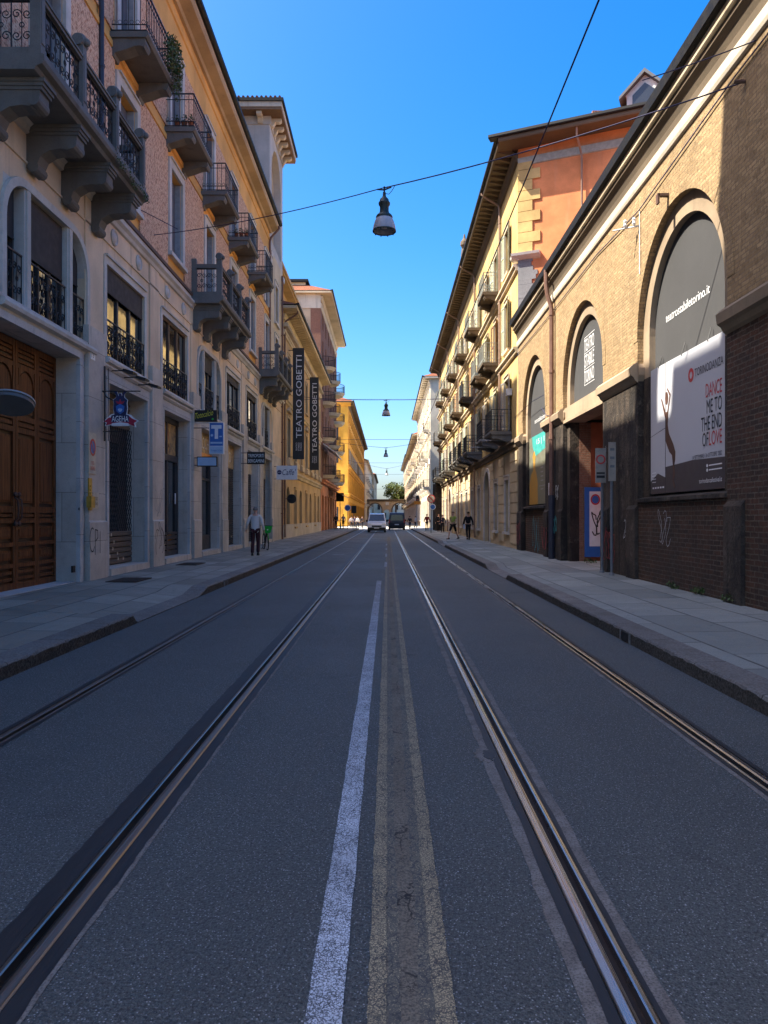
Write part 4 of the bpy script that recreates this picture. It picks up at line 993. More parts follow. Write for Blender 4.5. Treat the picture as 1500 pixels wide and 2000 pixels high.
# ------------------------------------------------------------------ L1: the ochre palazzo on the left with shops, mezzanine and balconies
CK = lambda k: 19.15 + 4.4*k
def big_balcony(b, fr, uc):
    """Stone balcony with scrolled corbels, posts and wrought iron panels."""
    hl, pr, v = 2.66, 1.12, 8.98
    u0, u1 = uc-hl, uc+hl
    mb = MB(); mb.prism_u(fr, [(0, v-.25), (pr-.16, v-.25), (pr-.12, v-.19), (pr-.03, v-.16), (pr, v-.10), (pr, v-.02), (pr-.03, v), (0, v)], u0, u1)
    sl = mb.build('balcony', M['stone_balcony'], b)
    for k in range(4):
        u = u0+.28+(u1-u0-.9)*k/3
        c = MB(); a, e = u, u+.34
        for (du, w_, h0, h1) in ((-.06, pr-.10, v-.315, v-.255), (-.04, pr-.13, v-.375, v-.315), (-.02, pr-.16, v-.43, v-.375)):
            c.box(fr, a+du, e-du, h0, h1, 0, w_)
        pts = [(0, v-.43), (pr-.20, v-.43), (pr-.20, v-.56), (pr-.26, v-.66), (pr-.36, v-.69), (pr-.50, v-.67), (.42, v-.70), (.26, v-.80), (.20, v-.94), (.22, v-1.02), (.16, v-1.10), (.07, v-1.10), (0, v-1.02)]
        c.prism_u(fr, pts, a, e)
        for w_, vv, r in ((pr-.30, v-.58, .105), (.13, v-1.0, .10)):
            A = [fr.p(a-.025, vv+r*sin(2*pi*i/12), w_+r*cos(2*pi*i/12)) for i in range(12)]; B = [fr.p(e+.025, vv+r*sin(2*pi*i/12), w_+r*cos(2*pi*i/12)) for i in range(12)]
            c._prism(A, B)
        c.build('corbel', M['stone_balcony'], sl)
    ft = v+1.0; fp = pr-.16
    posts = [u0+.12+(u1-u0-.24)*k/3 for k in range(4)]
    po = lambda u, w_: (u, w_)
    for i, u in enumerate(posts):
        p = MB(); p.box(fr, u-.085, u+.085, v+.003, v+1.22, fp-.085, fp+.085); p.box(fr, u-.055, u+.055, v+.2, v+1.05, fp+.085, fp+.10)
        p.box(fr, u-.10, u+.10, v+.003, v+.14, fp-.10, fp+.10)
        c0 = fr.p(u, v+1.30, fp)                             # scrolled cap across the post
        A = [fr.p(u-.13, v+1.30+.105*sin(2*pi*j/12), fp+.105*cos(2*pi*j/12)) for j in range(12)]; B = [fr.p(u+.13, v+1.30+.105*sin(2*pi*j/12), fp+.105*cos(2*pi*j/12)) for j in range(12)]
        p._prism(A, B); p.ball(fr.p(u, v+1.36, fp), .12, .12, .10); p.ball(fr.p(u, v+1.30, fp+.12), .07, .07, .07)
        p.build('post', M['stone_balcony'], sl)
    r = MB(); s_ = MB()
    for a, e in zip(posts[:-1], posts[1:]):
        r.box(fr, a+.085, e-.085, v+.93, v+1.06, fp-.07, fp+.07); r.box(fr, a+.085, e-.085, v+.985, v+1.02, fp+.07, fp+.095); r.box(fr, a+.085, e-.085, v+.003, v+.13, fp-.07, fp+.07)
        ironwork(s_, fr, a+.085, e-.085, v+.13, v+.93, fp, 'scroll')
    for u, sg in ((posts[0], -1), (posts[-1], 1)):
        fa = Fr(fr.p(u, 0, 0), fr.n, fr.r*sg, fr.u)
        r.box(fa, .0, fp-.085, v+.93, v+1.06, -.07, .07); r.box(fa, 0, fp-.085, v+.003, v+.13, -.07, .07)
        r.box(fa, 0, .2, v+.13, v+.93, -.08, .08); r.box(fa, -.0, .2, v+1.06, v+1.24, -.08, .08)
        ironwork(s_, fa, .2, fp-.085, v+.13, v+.93, 0, 'scroll')
    r.build('stone_rail', M['stone_balcony'], sl); s_.build('railing', M['iron'], sl)
    return sl

def ochre_house():
    b = thing('ochre_palazzo', 'ochre palazzo with granite shop front, stone balconies and pink brick panels, tall wooden door', 'building', (-12, 25, 0))
    f = FL; U0, U1 = -1.5, 47.6; EV = 17.45
    # ---------------- openings
    ground, mezz, first, upper = [], [], [], []
    ks = list(range(-3, 7))
    shop = {}
    for k in ks:
        c = CK(k)
        if k == 6: continue
        if k == -1: a, e, top = 12.55, 16.05, 4.95
        else: a, e, top = c-1.42, c+1.42, 4.72
        ground.append((a, e, 0.0, top)); shop[k] = (a, e, top)
    WIDE = (-1, 2, 5)
    mz = {}
    for k in ks:
        if k == 6: continue
        c = CK(k); hw = 1.75 if k in WIDE else 1.38
        mz[k] = (c-hw, c+hw, 5.32, 7.52); mezz.append(mz[k])
        first.append((c-.62, c+.62, 9.55 if k not in WIDE else 9.0, 12.15)); upper.append((c-.60, c+.60, 13.15, 15.75))
    wall('wall', f, U0, U1, 0, 5.2, ground, M['granite_warm'], b, .5)
    wall('wall', f, U0, U1, 5.2, 8.62, mezz, M['plaster_beige'], b, .30)
    UT = 42.4
    wall('wall', f, U0, UT, 8.62, EV, [o for o in first+upper if o[1] < UT], M['plaster_ochre'], b, .32)
    wall('wall', f, UT, U1, 8.62, 16.8, [(44.3, 45.5, 9.55, 12.15), (44.3, 45.5, 13.0, 15.2)], M['plaster_cream'], b, .3)
    mb = MB(); mb.quad((XL-12, U0, 0), (XL-12, U1, 0), (XL-12, U1, EV), (XL-12, U0, EV)); mb.quad((XL, U1, 0), (XL-12, U1, 0), (XL-12, U1, EV), (XL, U1, EV)); mb.quad((XL, U0, 0), (XL-12, U0, 0), (XL-12, U0, EV), (XL, U0, EV))
    mb.build('rear_wall', M['plaster_ochre'], b)
    # ---------------- granite pilasters, lintels, jambs
    seen = [k for k in ks if k >= -2]
    for k in seen:
        u0 = CK(k)+1.42 if k != -1 else 16.05
        nxt = CK(k+1)-1.42 if k+1 != -1 else 12.55
        if k == 5: nxt = 43.2
        if k == 6: continue
        c0, c1 = (u0+nxt)/2-.48, min((u0+nxt)/2+.48, nxt-.17)
        p = MB(); p.box(f, c0, c1, 0, 5.75, .003, .13); p.box(f, c0-.03, c1+.03, .0, 1.46, .131, .17); p.prism_u(f, [(.131, 1.46), (.17, 1.46), (.131, 1.50)], c0-.03, c1+.03)
        p.build('pilaster', M['granite_warm'], b)
        p = MB(); p.box(f, c0+.06, c1-.06, 5.75, 8.62, .003, .035); p.build('pilaster', M['plaster_beige'], b, label='plastered pilaster between mezzanine windows')
    for k in seen:
        if k not in shop: continue
        a, e, top = shop[k]
        j = MB()
        for (x0, x1, w_) in ((a-.14, a, .09), (e, e+.14, .09), (a-.30, a-.14, .05), (e+.14, e+.30, .05)): j.box(f, x0, x1, 0, top+(.14 if w_ > .06 else .30), .004, w_)
        j.box(f, a, e, top, top+.14, .004, .09); j.box(f, a-.14, e+.14, top+.14, top+.30, .004, .05)
        j.prism_u(f, [(.004, top+.30), (.07, top+.30), (.12, top+.36), (.12, top+.40), (.004, top+.42)], a-.34, e+.34)
        j.build('door_surround', M['granite'], b)
        w0, w1, wv0, wv1 = mz[k]
        s_ = MB(); s_.prism_u(f, [(.004, 5.08), (.05, 5.08), (.08, 5.14), (.17, 5.17), (.19, 5.23), (.17, 5.29), (-.25, 5.32), (-.25, 5.30), (.004, 5.28)], w0-.28, w1+.28)
        s_.build('window_sill', M['stone_frame'], b)
    # ---------------- mezzanine windows
    for k in seen:
        if k not in mz: continue
        a, e, v0, v1 = mz[k]
        if k in WIDE:
            c = (a+e)/2
            fr_ = MB(); r = .75
            # rounded outer corners filled by the stone frame
            for s_, x in ((1, a), (-1, e)):
                pts = [(x, v1), (x, v1-r)] + [(x + s_*(r-r*cos(pi/2*i/8)), v1-r+r*sin(pi/2*i/8)) for i in range(1, 9)]
                fr_.prism_w(f, pts, -.29, .002)
                arc = [(x+s_*(r-r*cos(pi/2*i/8)), v1-r+r*sin(pi/2*i/8)) for i in range(9)]; arc2 = [(x+s_*(r-(r+.15)*cos(pi/2*i/8)), v1-r+(r+.15)*sin(pi/2*i/8)) for i in range(9)]
                for i in range(8): fr_.prism_w(f, [arc[i], arc[i+1], arc2[i+1], arc2[i]], .004, .07)
                x0, x1 = sorted((x, x-s_*.15)); fr_.box(f, x0, x1, v0, v1-r, .004, .07)
            fr_.box(f, a+r, e-r, v1, v1+.15, .004, .07)
            for x in (c-.92, c+.92): fr_.box(f, x-.13, x+.13, v0, v1, -.28, .03); fr_.box(f, x-.07, x+.07, v0, v1, .031, .06)
            fr_.build('window_surround', M['stone_frame'], b)
            window(b, f, c-.79, c+.79, v0, v1, .14, 'frame_dark', leaves=3, blind=.5 if k != 2 else .28, bars=0)
            for x0, x1 in ((a, c-1.05), (c+1.05, e)): window(b, f, x0, x1, v0, v1, .22, 'frame_dark', leaves=1, blind=.42, bars=0)
            for x0, x1 in ((a+.02, c-1.05), (c-.79, c+.79), (c+1.05, e-.02)):
                g_ = MB(); ironwork(g_, f, x0, x1, v0+.05, v0+.98, -.02, 'scroll', t=.012); g_.build('window_guard', M['iron'], b)
        else:
            w_ = window(b, f, a, e, v0, v1, .12, 'frame_dark' if k in (0, 3, 4) else 'frame_wood', leaves=3, surround='stone_frame', sw=.17, sproj=.025, sill=False, blind={0: .27, 1: .0, 3: .12}.get(k, .1), bars=0)
            g_ = MB(); ironwork(g_, f, a+.02, e-.02, v0+.05, v0+.92, .0, 'scroll', t=.013); g_.build('window_guard', M['iron'], b)
    # ---------------- string courses and medallions
    s_ = MB(); s_.prism_u(f, [(.003, 8.56), (.06, 8.58), (.09, 8.66), (.16, 8.72), (.16, 8.79), (.003, 8.82)], U0, U1); s_.box(f, U0, U1, 8.83, 8.96, .003, .05); s_.build('string_course', M['stone_frame'], b)
    s_ = MB(); s_.box(f, U0, UT, 8.963, 9.06, .003, .10); s_.build('string_course', M['iron_rust'], b)
    s_ = MB(); s_.box(f, U0, U1, 8.02, 8.06, .003, .035); s_.build('moulding', M['plaster_beige'], b)
    for k in seen:
        if k in WIDE or k not in mz: continue
        for du in (-.9, .9):
            m_ = MB(); c = f.p(CK(k)+du, 8.30, 0)
            m_.lathe(c, [(.20, .004), (.20, .03), (.17, .055), (.14, .03), (.12, .025), (.09, .05), (.001, .06)], 20, 'x'); m_.build('medallion', M['stone_frame'], b, smooth=True)
    # ---------------- upper floors
    for k in seen:
        if k not in mz: continue
        c = CK(k)
        if c+.62 < UT:
            for (v0, v1, hw) in ((9.55 if k not in WIDE else 9.0, 12.15, .62), (13.15, 15.75, .60)):
                wn_ = window(b, f, c-hw, c+hw, v0, v1, .26, 'frame_wood', pane='glass_dull', leaves=2, surround='stone_frame', sw=.24, sproj=.08, sill=v0 > 9.2 and v0 < 13, bars=1, blind=random.choice((.98, .6, .98, .4)), blindmat='inner_shutter'); q_ = MB(); q_.box(f, c+hw-.05, c+hw-.004, v0+.02, v1-.02, -.19, -.01); q_.box(f, c-hw+.004, c-hw+.05, v0+.02, v1-.02, -.19, -.01); q_.build('inner_shutter', M['reveal_shutter'], wn_)
            if k < 5:
                p = MB(); p.box(f, c+.93, c+4.4-.93, 9.12, 12.72, .003, .045); p.build('brick_panel', M['brick_pink'], b)
                p = MB(); p.box(f, c+1.0, c+4.4-1.0, 13.2, 16.0, .003, .04); p.build('brick_panel', M['brick_pink'], b)
    for (v0, v1) in ((9.55, 12.15), (13.0, 15.2)): window(b, f, 44.3, 45.5, v0, v1, .26, 'frame_wood', pane='glass_dull', surround='stone_frame', sw=.2)
    s_ = MB(); s_.prism_u(f, [(.003, 12.76), (.06, 12.78), (.06, 12.92), (.003, 12.94)], U0, UT); s_.build('string_course', M['plaster_ochre'], b)
    for k in (-2, 0, 1, 2, 3, 4):
        small_balcony(b, f, CK(k)-1.16, CK(k)+1.16, 13.12, .92)
    for k in (-1, 2, 5): big_balcony(b, f, CK(k))
    # ---------------- eaves
    e = MB(); e.prism_u(f, [(0, 16.95), (.05, 16.98), (.08, 17.1), (.003, 17.12)], U0, UT); e.build('moulding', M['plaster_ochre'], b)
    e = MB(); e.prism_u(f, [(-.3, EV), (.10, EV), (.16, EV+.08), (.50, EV+.14), (.56, EV+.22), (.56, EV+.34), (-.3, EV+.34)], U0, UT); e.build('eaves', M['plaster_tan'], b)
    e = MB(); e.prism_u(f, [(.45, EV+.345), (.64, EV+.345), (.72, EV+.40), (.72, EV+.52), (.66, EV+.53), (.45, EV+.42)], U0, UT-.05); e.build('gutter', M['gutter'], b)
    rf = MB(); a = f.p(0, EV+.46, .60); z0 = EV+.46
    rf.add([(XL+.60, U0, z0), (XL+.60, UT, z0), (XL-6, UT, z0+2.7), (XL-6, U0, z0+2.7), (XL-12.5, UT, z0), (XL-12.5, U0, z0)], [(0,1,2,3), (3,2,4,5)]); roof = rf.build('roof', M['roof_tile'], b)
    for y in (14.2, 20.6, 28.4):
        c = MB(); c.bx(XL-3.0, XL-2.1, y, y+1.1, z0+.8, z0+2.5); c.bx(XL-3.1, XL-2.0, y-.1, y+1.2, z0+2.5, z0+2.65); c.build('chimney', M['brick_red'], roof)
    # unseen roof mass, added to shade the yellow house opposite
    at = MB(); at.bx(XL-8, XL-2.6, 30.5, 41.5, z0, 25.4); at.bx(XL-8.2, XL-2.45, 30.3, 41.7, 25.4, 25.65); at.build('roof_shadow_caster', M['plaster_tan'], b)
    # out-of-view taller wing shading the near right wall, plus block added to shade the poster
    wg = MB(); wg.bx(XL-12, XL-.02, U0, 10.5, EV, 22.6); wg.bx(XL-12.4, XL+.6, U0, 10.8, 22.6, 22.9); wg.bx(XL-9, XL-2, 10.81, 13.05, EV+.5, 22.3); wg.build('roof_shadow_caster', M['plaster_ochre'], b)
    ck = MB(); ck.bx(XL-3.6, XL-2, 13.9, 14.75, EV+.5, 22.3); ck.bx(XL-3.7, XL-1.9, 13.85, 14.8, 22.3, 22.45); ck.build('chimney', M['brick_red'], b)  # added unseen stack; the gap before it lets a sun patch reach the poster
    # ---------------- tower at the far end
    t0, t1, tv = 42.4, 47.6, 24.0
    tw = MB()
    fr_s = FS(t0)
    tw.quad((XL, t0, EV-1), (XL-7, t0, EV-1), (XL-7, t0, tv), (XL, t0, tv)); tw.quad((XL-7, t0, EV-1), (XL-7, t1, EV-1), (XL-7, t1, tv), (XL-7, t0, tv)); tw.quad((XL, t1, 0), (XL-7, t1, 0), (XL-7, t1, tv), (XL, t1, tv))
    tower = tw.build('tower', M['plaster_grey'], b)
    wall('tower_face', f, t0, t1, 16.8, tv, [(t0+.75, t1-.75, 17.3, 23.1, 'arch')], M['plaster_grey'], tower, .45)
    q = MB(); q.box(f, t0+.7, t1-.7, 17.2, 23.2, -.6, -.45); q.build('tower_niche', M['plaster_tan'], tower)
    q = MB(); q.box(f, t0-.06, t0+.5, 16.2, 16.5, .003, .14); q.box(f, t0-.04, t0+.4, 15.9, 16.2, .003, .10); q.box(f, t1-.55, t1, 16.2, 16.5, .003, .14); q.build('bracket', M['stone_frame'], tower)
    q = MB()
    q.prism_u(f, [(-7.1, tv-.45), (.06, tv-.45), (.08, tv-.38), (.08, tv), (-7.1, tv)], t0-.06, t1+.06)
    q.build('frieze', M['plaster_grey'], tower)
    q = MB(); q.box(f, t0-.75, t1+.5, tv, tv+.14, -7.7, .75); q.build('soffit', M['soffit'], tower)
    q = MB(); q.box(f, t0-.78, t1+.53, tv+.142, tv+.42, -7.73, .78); q.build('cornice', M['cornice_white'], tower)
    q = MB(); q.box(f, t0-.86, t1+.6, tv+.422, tv+.60, -7.8, .88); q.build('gutter', M['gutter'], tower)
    for i in range(6):
        c = MB(); u = t0+.35+i*.9; c.prism_u(f, [(.085, tv-.01), (.62, tv-.01), (.62, tv-.14), (.5, tv-.22), (.3, tv-.2), (.16, tv-.42), (.085, tv-.45)], u-.14, u+.14); c.build('modillion', M['cornice_white'], tower)
    for i in range(4):
        c = MB(); x = XL-.5-i*1.5; fx = Fr((x, t0, 0), (1, 0, 0), (0, -1, 0)); c.prism_u(fx, [(.065, tv-.01), (.62, tv-.01), (.62, tv-.14), (.5, tv-.22), (.3, tv-.2), (.16, tv-.42), (.065, tv-.45)], -.14, .14); c.build('modillion', M['cornice_white'], tower)
    q = MB(); X0, X1, Y0, Y1 = XL-7.7, XL+.8, t0-.78, t1+.5; zr = tv+.60; mx, my = (X0+X1)/2, (Y0+Y1)/2
    q.add([(X0, Y0, zr), (X1, Y0, zr), (X1, Y1, zr), (X0, Y1, zr), (X0+3, my, zr+1.2), (X1-3, my, zr+1.2)], [(0,1,5,4), (1,2,5), (2,3,4,5), (3,0,4)])
    for i in range(34):
        x = X0+.12+(X1-X0-.24)*i/33; q.tube([(x, Y0-.05, zr+.04), (x, Y0+1.2, zr+.42)], .075, 6)
    q.build('roof', M['roof_tile'], tower)
    # ---------------- downpipes
    downpipe(b, f, 17.25, EV+.3, 9.2, .55, .06, 'pipe_dark')
    downpipe(b, f, 41.9, EV+.2, 8.0, .6, .06, 'pipe_brown'); downpipe(b, f, 46.9, 16.5, .2, .09, .055, 'pipe_brown')
    # ---------------- the wooden portal
    a, e_, top = shop[-1]; d = -.42
    p = MB(); p.box(f, a, e_, 0, top, d-.10, d-.05); door = p.build('door', M['oak_dark'], b)
    n = 4; wd = (e_-a)/n
    for i in range(n):
        u0, u1 = a+wd*i, a+wd*(i+1); st = .10
        p = MB(); w0, w1 = d-.05, d
        p.box(f, u0+.008, u0+st, .02, top-.02, w0, w1); p.box(f, u1-st, u1-.008, .02, top-.02, w0, w1)
        for v0, v1 in ((.02, .34), (.62, .70), (1.02, 1.10), (1.46, 1.55), (1.66, 1.78), (3.18, 3.28), (3.42, 3.52), (4.42, 4.50), (4.80, 4.93)): p.box(f, u0+st, u1-st, v0, v1, w0, w1)
        for v0, v1 in ((.38, .44), (.50, .56), (1.58, 1.63), (3.31, 3.38), (4.53, 4.58), (4.63, 4.68), (4.72, 4.77)): p.box(f, u0+st+.02, u1-st-.02, v0, v1, w0, w1-.01)
        um = (u0+u1)/2; hw = wd/2-st
        # arched head of the top panel
        ar = ring_poly(um, 4.10, hw-.03, 10)
        for (xa, va), (xb, vb) in zip(ar[:-1], ar[1:]): p.prism_w(f, [(xa, va), (xb, vb), (xb, 4.42), (xa, 4.42)], w0, w1-.004)
        leaf = p.build('door_leaf', M['oak'], door)
        p = MB()
        for v0, v1 in ((1.82, 3.14), (1.14, 1.42), (.74, .98)):
            p.box(f, u0+st+.035, u1-st-.035, v0+.03, v1-.03, w0, w0+.022); p.box(f, u0+st+.075, u1-st-.075, v0+.07, v1-.07, w0+.022, w0+.034)
        p.prism_w(f, [(um-hw+.04, 3.58), (um+hw-.04, 3.58)] + ring_poly(um, 4.08, hw-.05, 10)[::-1], w0, w0+.026)
        p.build('door_panel', M['oak'], door)
    h = MB()
    for u in (a+wd*2-.06, a+wd*2+.08):
        h.tube([f.p(u, 1.95, d+.01), f.p(u, 1.9, d+.07), f.p(u, 1.72, d+.09), f.p(u, 1.55, d+.07), f.p(u, 1.5, d+.01)], .016, 6); h.ball(f.p(u, 2.0, d+.03), .03, .05, .05); h.ball(f.p(u, 1.45, d+.03), .03, .05, .05)
    h.build('door_handle', M['iron_rust'], door, smooth=True)
    st_ = MB(); st_.box(f, a+.003, e_-.003, .0, .215, d-.05, .0); st_.build('threshold', M['granite'], b)
    # ---------------- shop 0: folding lattice grille
    def step(k):
        a, e, top = shop[k]; s2 = MB(); s2.box(f, a+.003, e-.003, 0, .36, -.45, .14); s2.build('step', M['granite_warm'], b)
    for k in range(0, 6): step(k)
    a, e, top = shop[0]; d = -.36
    p = MB(); p.box(f, a, e, .36, top, d-.16, d-.12); shopd = p.build('shop_door', M['steel_door'], b)
    p = MB(); p.box(f, a+.05, a+1.25, 1.25, 3.55, d-.119, d-.10); p.build('pane', M['glass'], shopd)
    p = MB(); p.box(f, a+1.35, a+2.1, 1.2, 3.5, d-.119, d-.105); p.build('pane', M['glass_dull'], shopd)
    p = MB(); p.box(f, a, e, 3.9, top, d-.119, d-.05)
    for i in range(6): p.box(f, a, e, 3.95+i*.12, 4.0+i*.12, d-.05, d-.03)
    p.build('shutter_box', M['slat_brown'], b)
    gr = MB(); stepw = .155
    v0, v1 = 1.22, 3.9; hh = v1-v0
    for i in range(-int(hh/stepw*.62)-1, int((e-a)/stepw)+2):
        for sgn in (1, -1):
            x0 = a+i*stepw; x1 = x0+hh*.62
            t0_, t1_ = 0.0, 1.0
            if x1 > e: t1_ = (e-x0)/(x1-x0)
            if x0 < a: t0_ = (a-x0)/(x1-x0)
            if t1_ <= t0_: continue
            va, vb = v0+hh*t0_, v0+hh*t1_
            if sgn < 0: va, vb = v1-hh*t0_, v1-hh*t1_
            ww = d + (.0 if sgn > 0 else .012)
            gr.tube([f.p(x0+(x1-x0)*t0_, va, ww), f.p(x0+(x1-x0)*t1_, vb, ww)], .0085, 4)
    grille = gr.build('grille', M['iron'], b, recalc=False)
    p = MB()
    for i in range(6): p.prism_u(f, [(d-.03, .38+i*.14), (d+.02, .40+i*.14), (d+.02, .49+i*.14), (d-.03, .515+i*.14)], a, e)
    p.build('lower_slats', M['slat_brown'], grille)
    rnd = random.Random(9); p = MB()
    for i in range(11):
        u, v = a+.15+rnd.random()*2.2, .45+rnd.random()**2*.75; p.box(f, u, u+.07, v, v+.08, d+.021, d+.024)
    p.build('sticker', M['cream_paper'], grille)
    # ---------------- shop 1: glazed door with painted fascia
    a, e, top = shop[1]; d = -.30
    p = MB()
    for x0, x1 in ((a, a+.12), (e-.14, e), (a+1.55, a+1.66)): p.box(f, x0, x1, .36, top, d-.08, d)
    p.box(f, a+.12, e-.14, 3.35, 3.55, d-.07, d+.01); p.box(f, a+.12, e-.14, .36, .52, d-.07, d-.004)
    for i in range(3): p.box(f, a+.12, e-.14, .55+i*.16, .67+i*.16, d-.06, d-.01)
    p.box(f, a+.12, e-.14, 1.02, 1.10, d-.07, d); p.box(f, a, e, 4.55, top, d-.08, d+.02)
    sf = p.build('shop_front', M['frame_dark'], b)
    p = MB(); p.box(f, a+.1, e-.1, 1.1, 3.4, d-.10, d-.075); p.build('pane', M['glass'], sf)
    p = MB(); p.box(f, a+.12, e-.14, 3.55, 4.55, d-.10, d-.05); fa = p.build('fascia', M['fascia_gold'], sf)
    graffiti(sf, f, a+.2, 3.72, 2.2, M['letter_gold'], 31, d-.045, 5, 'painted_letters', .10); graffiti(sf, f, a+.3, 3.6, 1.6, M['sign_crimson'], 32, d-.047, 3, 'painted_letters', .05)
    p = MB(); p.box(f, e-.42, e-.34, 2.0, 2.35, d, d+.02); p.build('notice', M['sign_white'], sf)
    # ---------------- shop 2: tobacconist
    a, e, top = shop[2]; d = -.26
    p = MB(); p.box(f, a, e, 3.95, top, d-.1, d); sf = p.build('fascia', M['fascia_gold'], b)
    text('TABACCHI', 'lettering', f.p(a+.15, 4.12, d+.004), (0, 1, 0), M['letter_cream'], sf, h=.42, wd=2.5, normal=(1, 0, 0))
    p = MB(); p.box(f, a, e, 3.72, 3.95, d-.1, d+.06); p.build('awning_box', M['sign_orange'], sf)
    p = MB(); p.box(f, a, a+.2, .36, 3.72, d-.08, d); p.box(f, e-.12, e, .36, 3.72, d-.08, d); p.box(f, a+1.4, a+1.52, .36, 3.72, d-.08, d); p.box(f, a+.2, e-.12, .36, .9, d-.08, d-.01); p.box(f, a+.2, e-.12, 2.95, 3.05, d-.08, d-.01); fr_ = p.build('shop_front', M['frame_dark'], b)
    p = MB(); p.box(f, a+.1, e-.1, .9, 3.72, d-.11, d-.082); p.build('pane', M['glass_dull'], fr_)
    p = MB(); p.box(f, a+.02, a+.2, 1.0, 2.7, d+.001, d+.05); p.build('vending_panel', M['letter_gold'], fr_)
    # ---------------- shops 3 to 5: dark roller shutters
    for k, nm in ((3, 'SVUOTA'), (4, 'BAR'), (5, 'CAFFE')):
        a, e, top = shop[k]; d = -.28
        p = MB()
        n = 34
        for i in range(n): v = .36+(3.7-.36)*i/n; p.prism_u(f, [(d-.05, v), (d, v+.01), (d, v+.075), (d-.05, v+.092)], a, e)
        sh = p.build('roller_shutter', M['steel_door' if k != 5 else 'slat_brown'], b)
        p = MB(); p.box(f, a, e, 3.7, top, d-.05, d+.03); fa = p.build('fascia', M['fascia_gold' if k == 3 else 'cream_paper'], b)
        if k == 3:
            text('PRIMO', 'lettering', f.p(a+.2, 3.95, d+.034), (0, 1, 0), M['letter_cream'], fa, h=.45, wd=2.0, normal=(1, 0, 0)); graffiti(sh, f, a+.5, 1.4, 1.1, M['graffiti_white'], 41, d+.006, 3, wd=.04)
        rnd = random.Random(k); p = MB()
        for i in range(6): u, v = a+.2+rnd.random()*2.2, .45+rnd.random()*.5; p.box(f, u, u+.08, v, v+.07, d+.002, d+.006)
        p.build('sticker', M['cream_paper'], sh)
    # ---------------- small things fixed to the first pilasters
    up = 16.6
    p = MB(); p.box(f, up-.12, up+.13, 5.02, 5.25, .132, .145); pl = p.build('house_number_plate', M['sign_white'], b); text('19', 'lettering', f.p(up-.08, 5.06, .146), (0, 1, 0), M['letter_black'], pl, h=.14, normal=(1, 0, 0))
    p = MB(); p.box(f, up-.23, up+.17, 2.52, 3.42, .132, .15); pl = p.build('no_parking_plate', M['cream_paper'], b)
    n = 18; cu, cv = up-.03, 3.10; q = MB(); q2 = MB()
    q2.prism_w(f, [(cu+.13*cos(2*pi*i/n), cv+.155*sin(2*pi*i/n)) for i in range(n)], .1505, .153)
    for i in range(n):
        a0, a1 = 2*pi*i/n, 2*pi*(i+1)/n; q.prism_w(f, [(cu+.165*cos(a0), cv+.19*sin(a0)), (cu+.165*cos(a1), cv+.19*sin(a1)), (cu+.12*cos(a1), cv+.14*sin(a1)), (cu+.12*cos(a0), cv+.14*sin(a0))], .154, .157)
    q.prism_w(f, [(cu-.10, cv+.12), (cu-.08, cv+.14), (cu+.10, cv-.12), (cu+.08, cv-.14)], .1575, .159)
    q2.build('blue_disc', M['sign_blue'], pl); q.build('red_ring', M['letter_red'], pl)
    text('PASSO\nCARRABILE', 'lettering', f.p(cu, 2.6, .151), (0, 1, 0), M['letter_red'], pl, h=.2, wd=.27, normal=(1, 0, 0), align='CENTER')
    p = MB(); p.box(f, up-.33, up-.12, 1.78, 2.02, .132, .24); p.box(f, up-.25, up-.08, 1.72, 2.42, .132, .16)
    for i in range(6): p.lathe(f.p(up-.165, 1.85+i*.08, .16), [(.03, 0), (.03, .012)], 8, 'x')
    p.build('intercom', M['intercom'], b)
    p = MB(); p.box(f, up+.02, up+.36, 1.75, 2.12, .132, .14); pl = p.build('name_plate', M['cream_paper'], b); text('STUDIO\nLEGALE', 'lettering', f.p(up+.19, 1.84, .141), (0, 1, 0), M['iron_rust'], pl, h=.18, wd=.2, normal=(1, 0, 0), align='CENTER')
    fp = f
    g_ = MB(); ribbon(g_, f, [(up-.1+.14*cos(pi*(.35+1.45*i/12)), 1.08+.26*sin(pi*(.35+1.45*i/12))) for i in range(13)], .025, .174); ribbon(g_, f, [(up+.06, .75), (up+.06, 1.3)], .025, .1745); ribbon(g_, f, [(up+.06, 1.3), (up+.2, 1.28), (up+.21, 1.12), (up+.08, 1.05)], .025, .175); ribbon(g_, f, [(up+.34, .78), (up+.34, 1.25)], .025, .1745); g_.build('graffiti', M['graffiti_black'], b, recalc=False)
    up2 = 21.35; graffiti(b, f, up2-.35, .6, .8, M['graffiti_black'], 51, .174, 3, wd=.022); graffiti(b, f, up2-.3, 1.6, .7, M['sign_back'], 52, .136, 3, wd=.02)
    p = MB(); p.lathe(f.p(15.9+.15, 1.75, .06), [(.03, 0), (.03, .02)], 8, 'x'); p.bx(XL+.02, XL+.06, 15.75, 15.87, .42, .56); p.build('vent_plate', M['black'], b)
    # span-wire hooks
    return b
ochre = ochre_house()

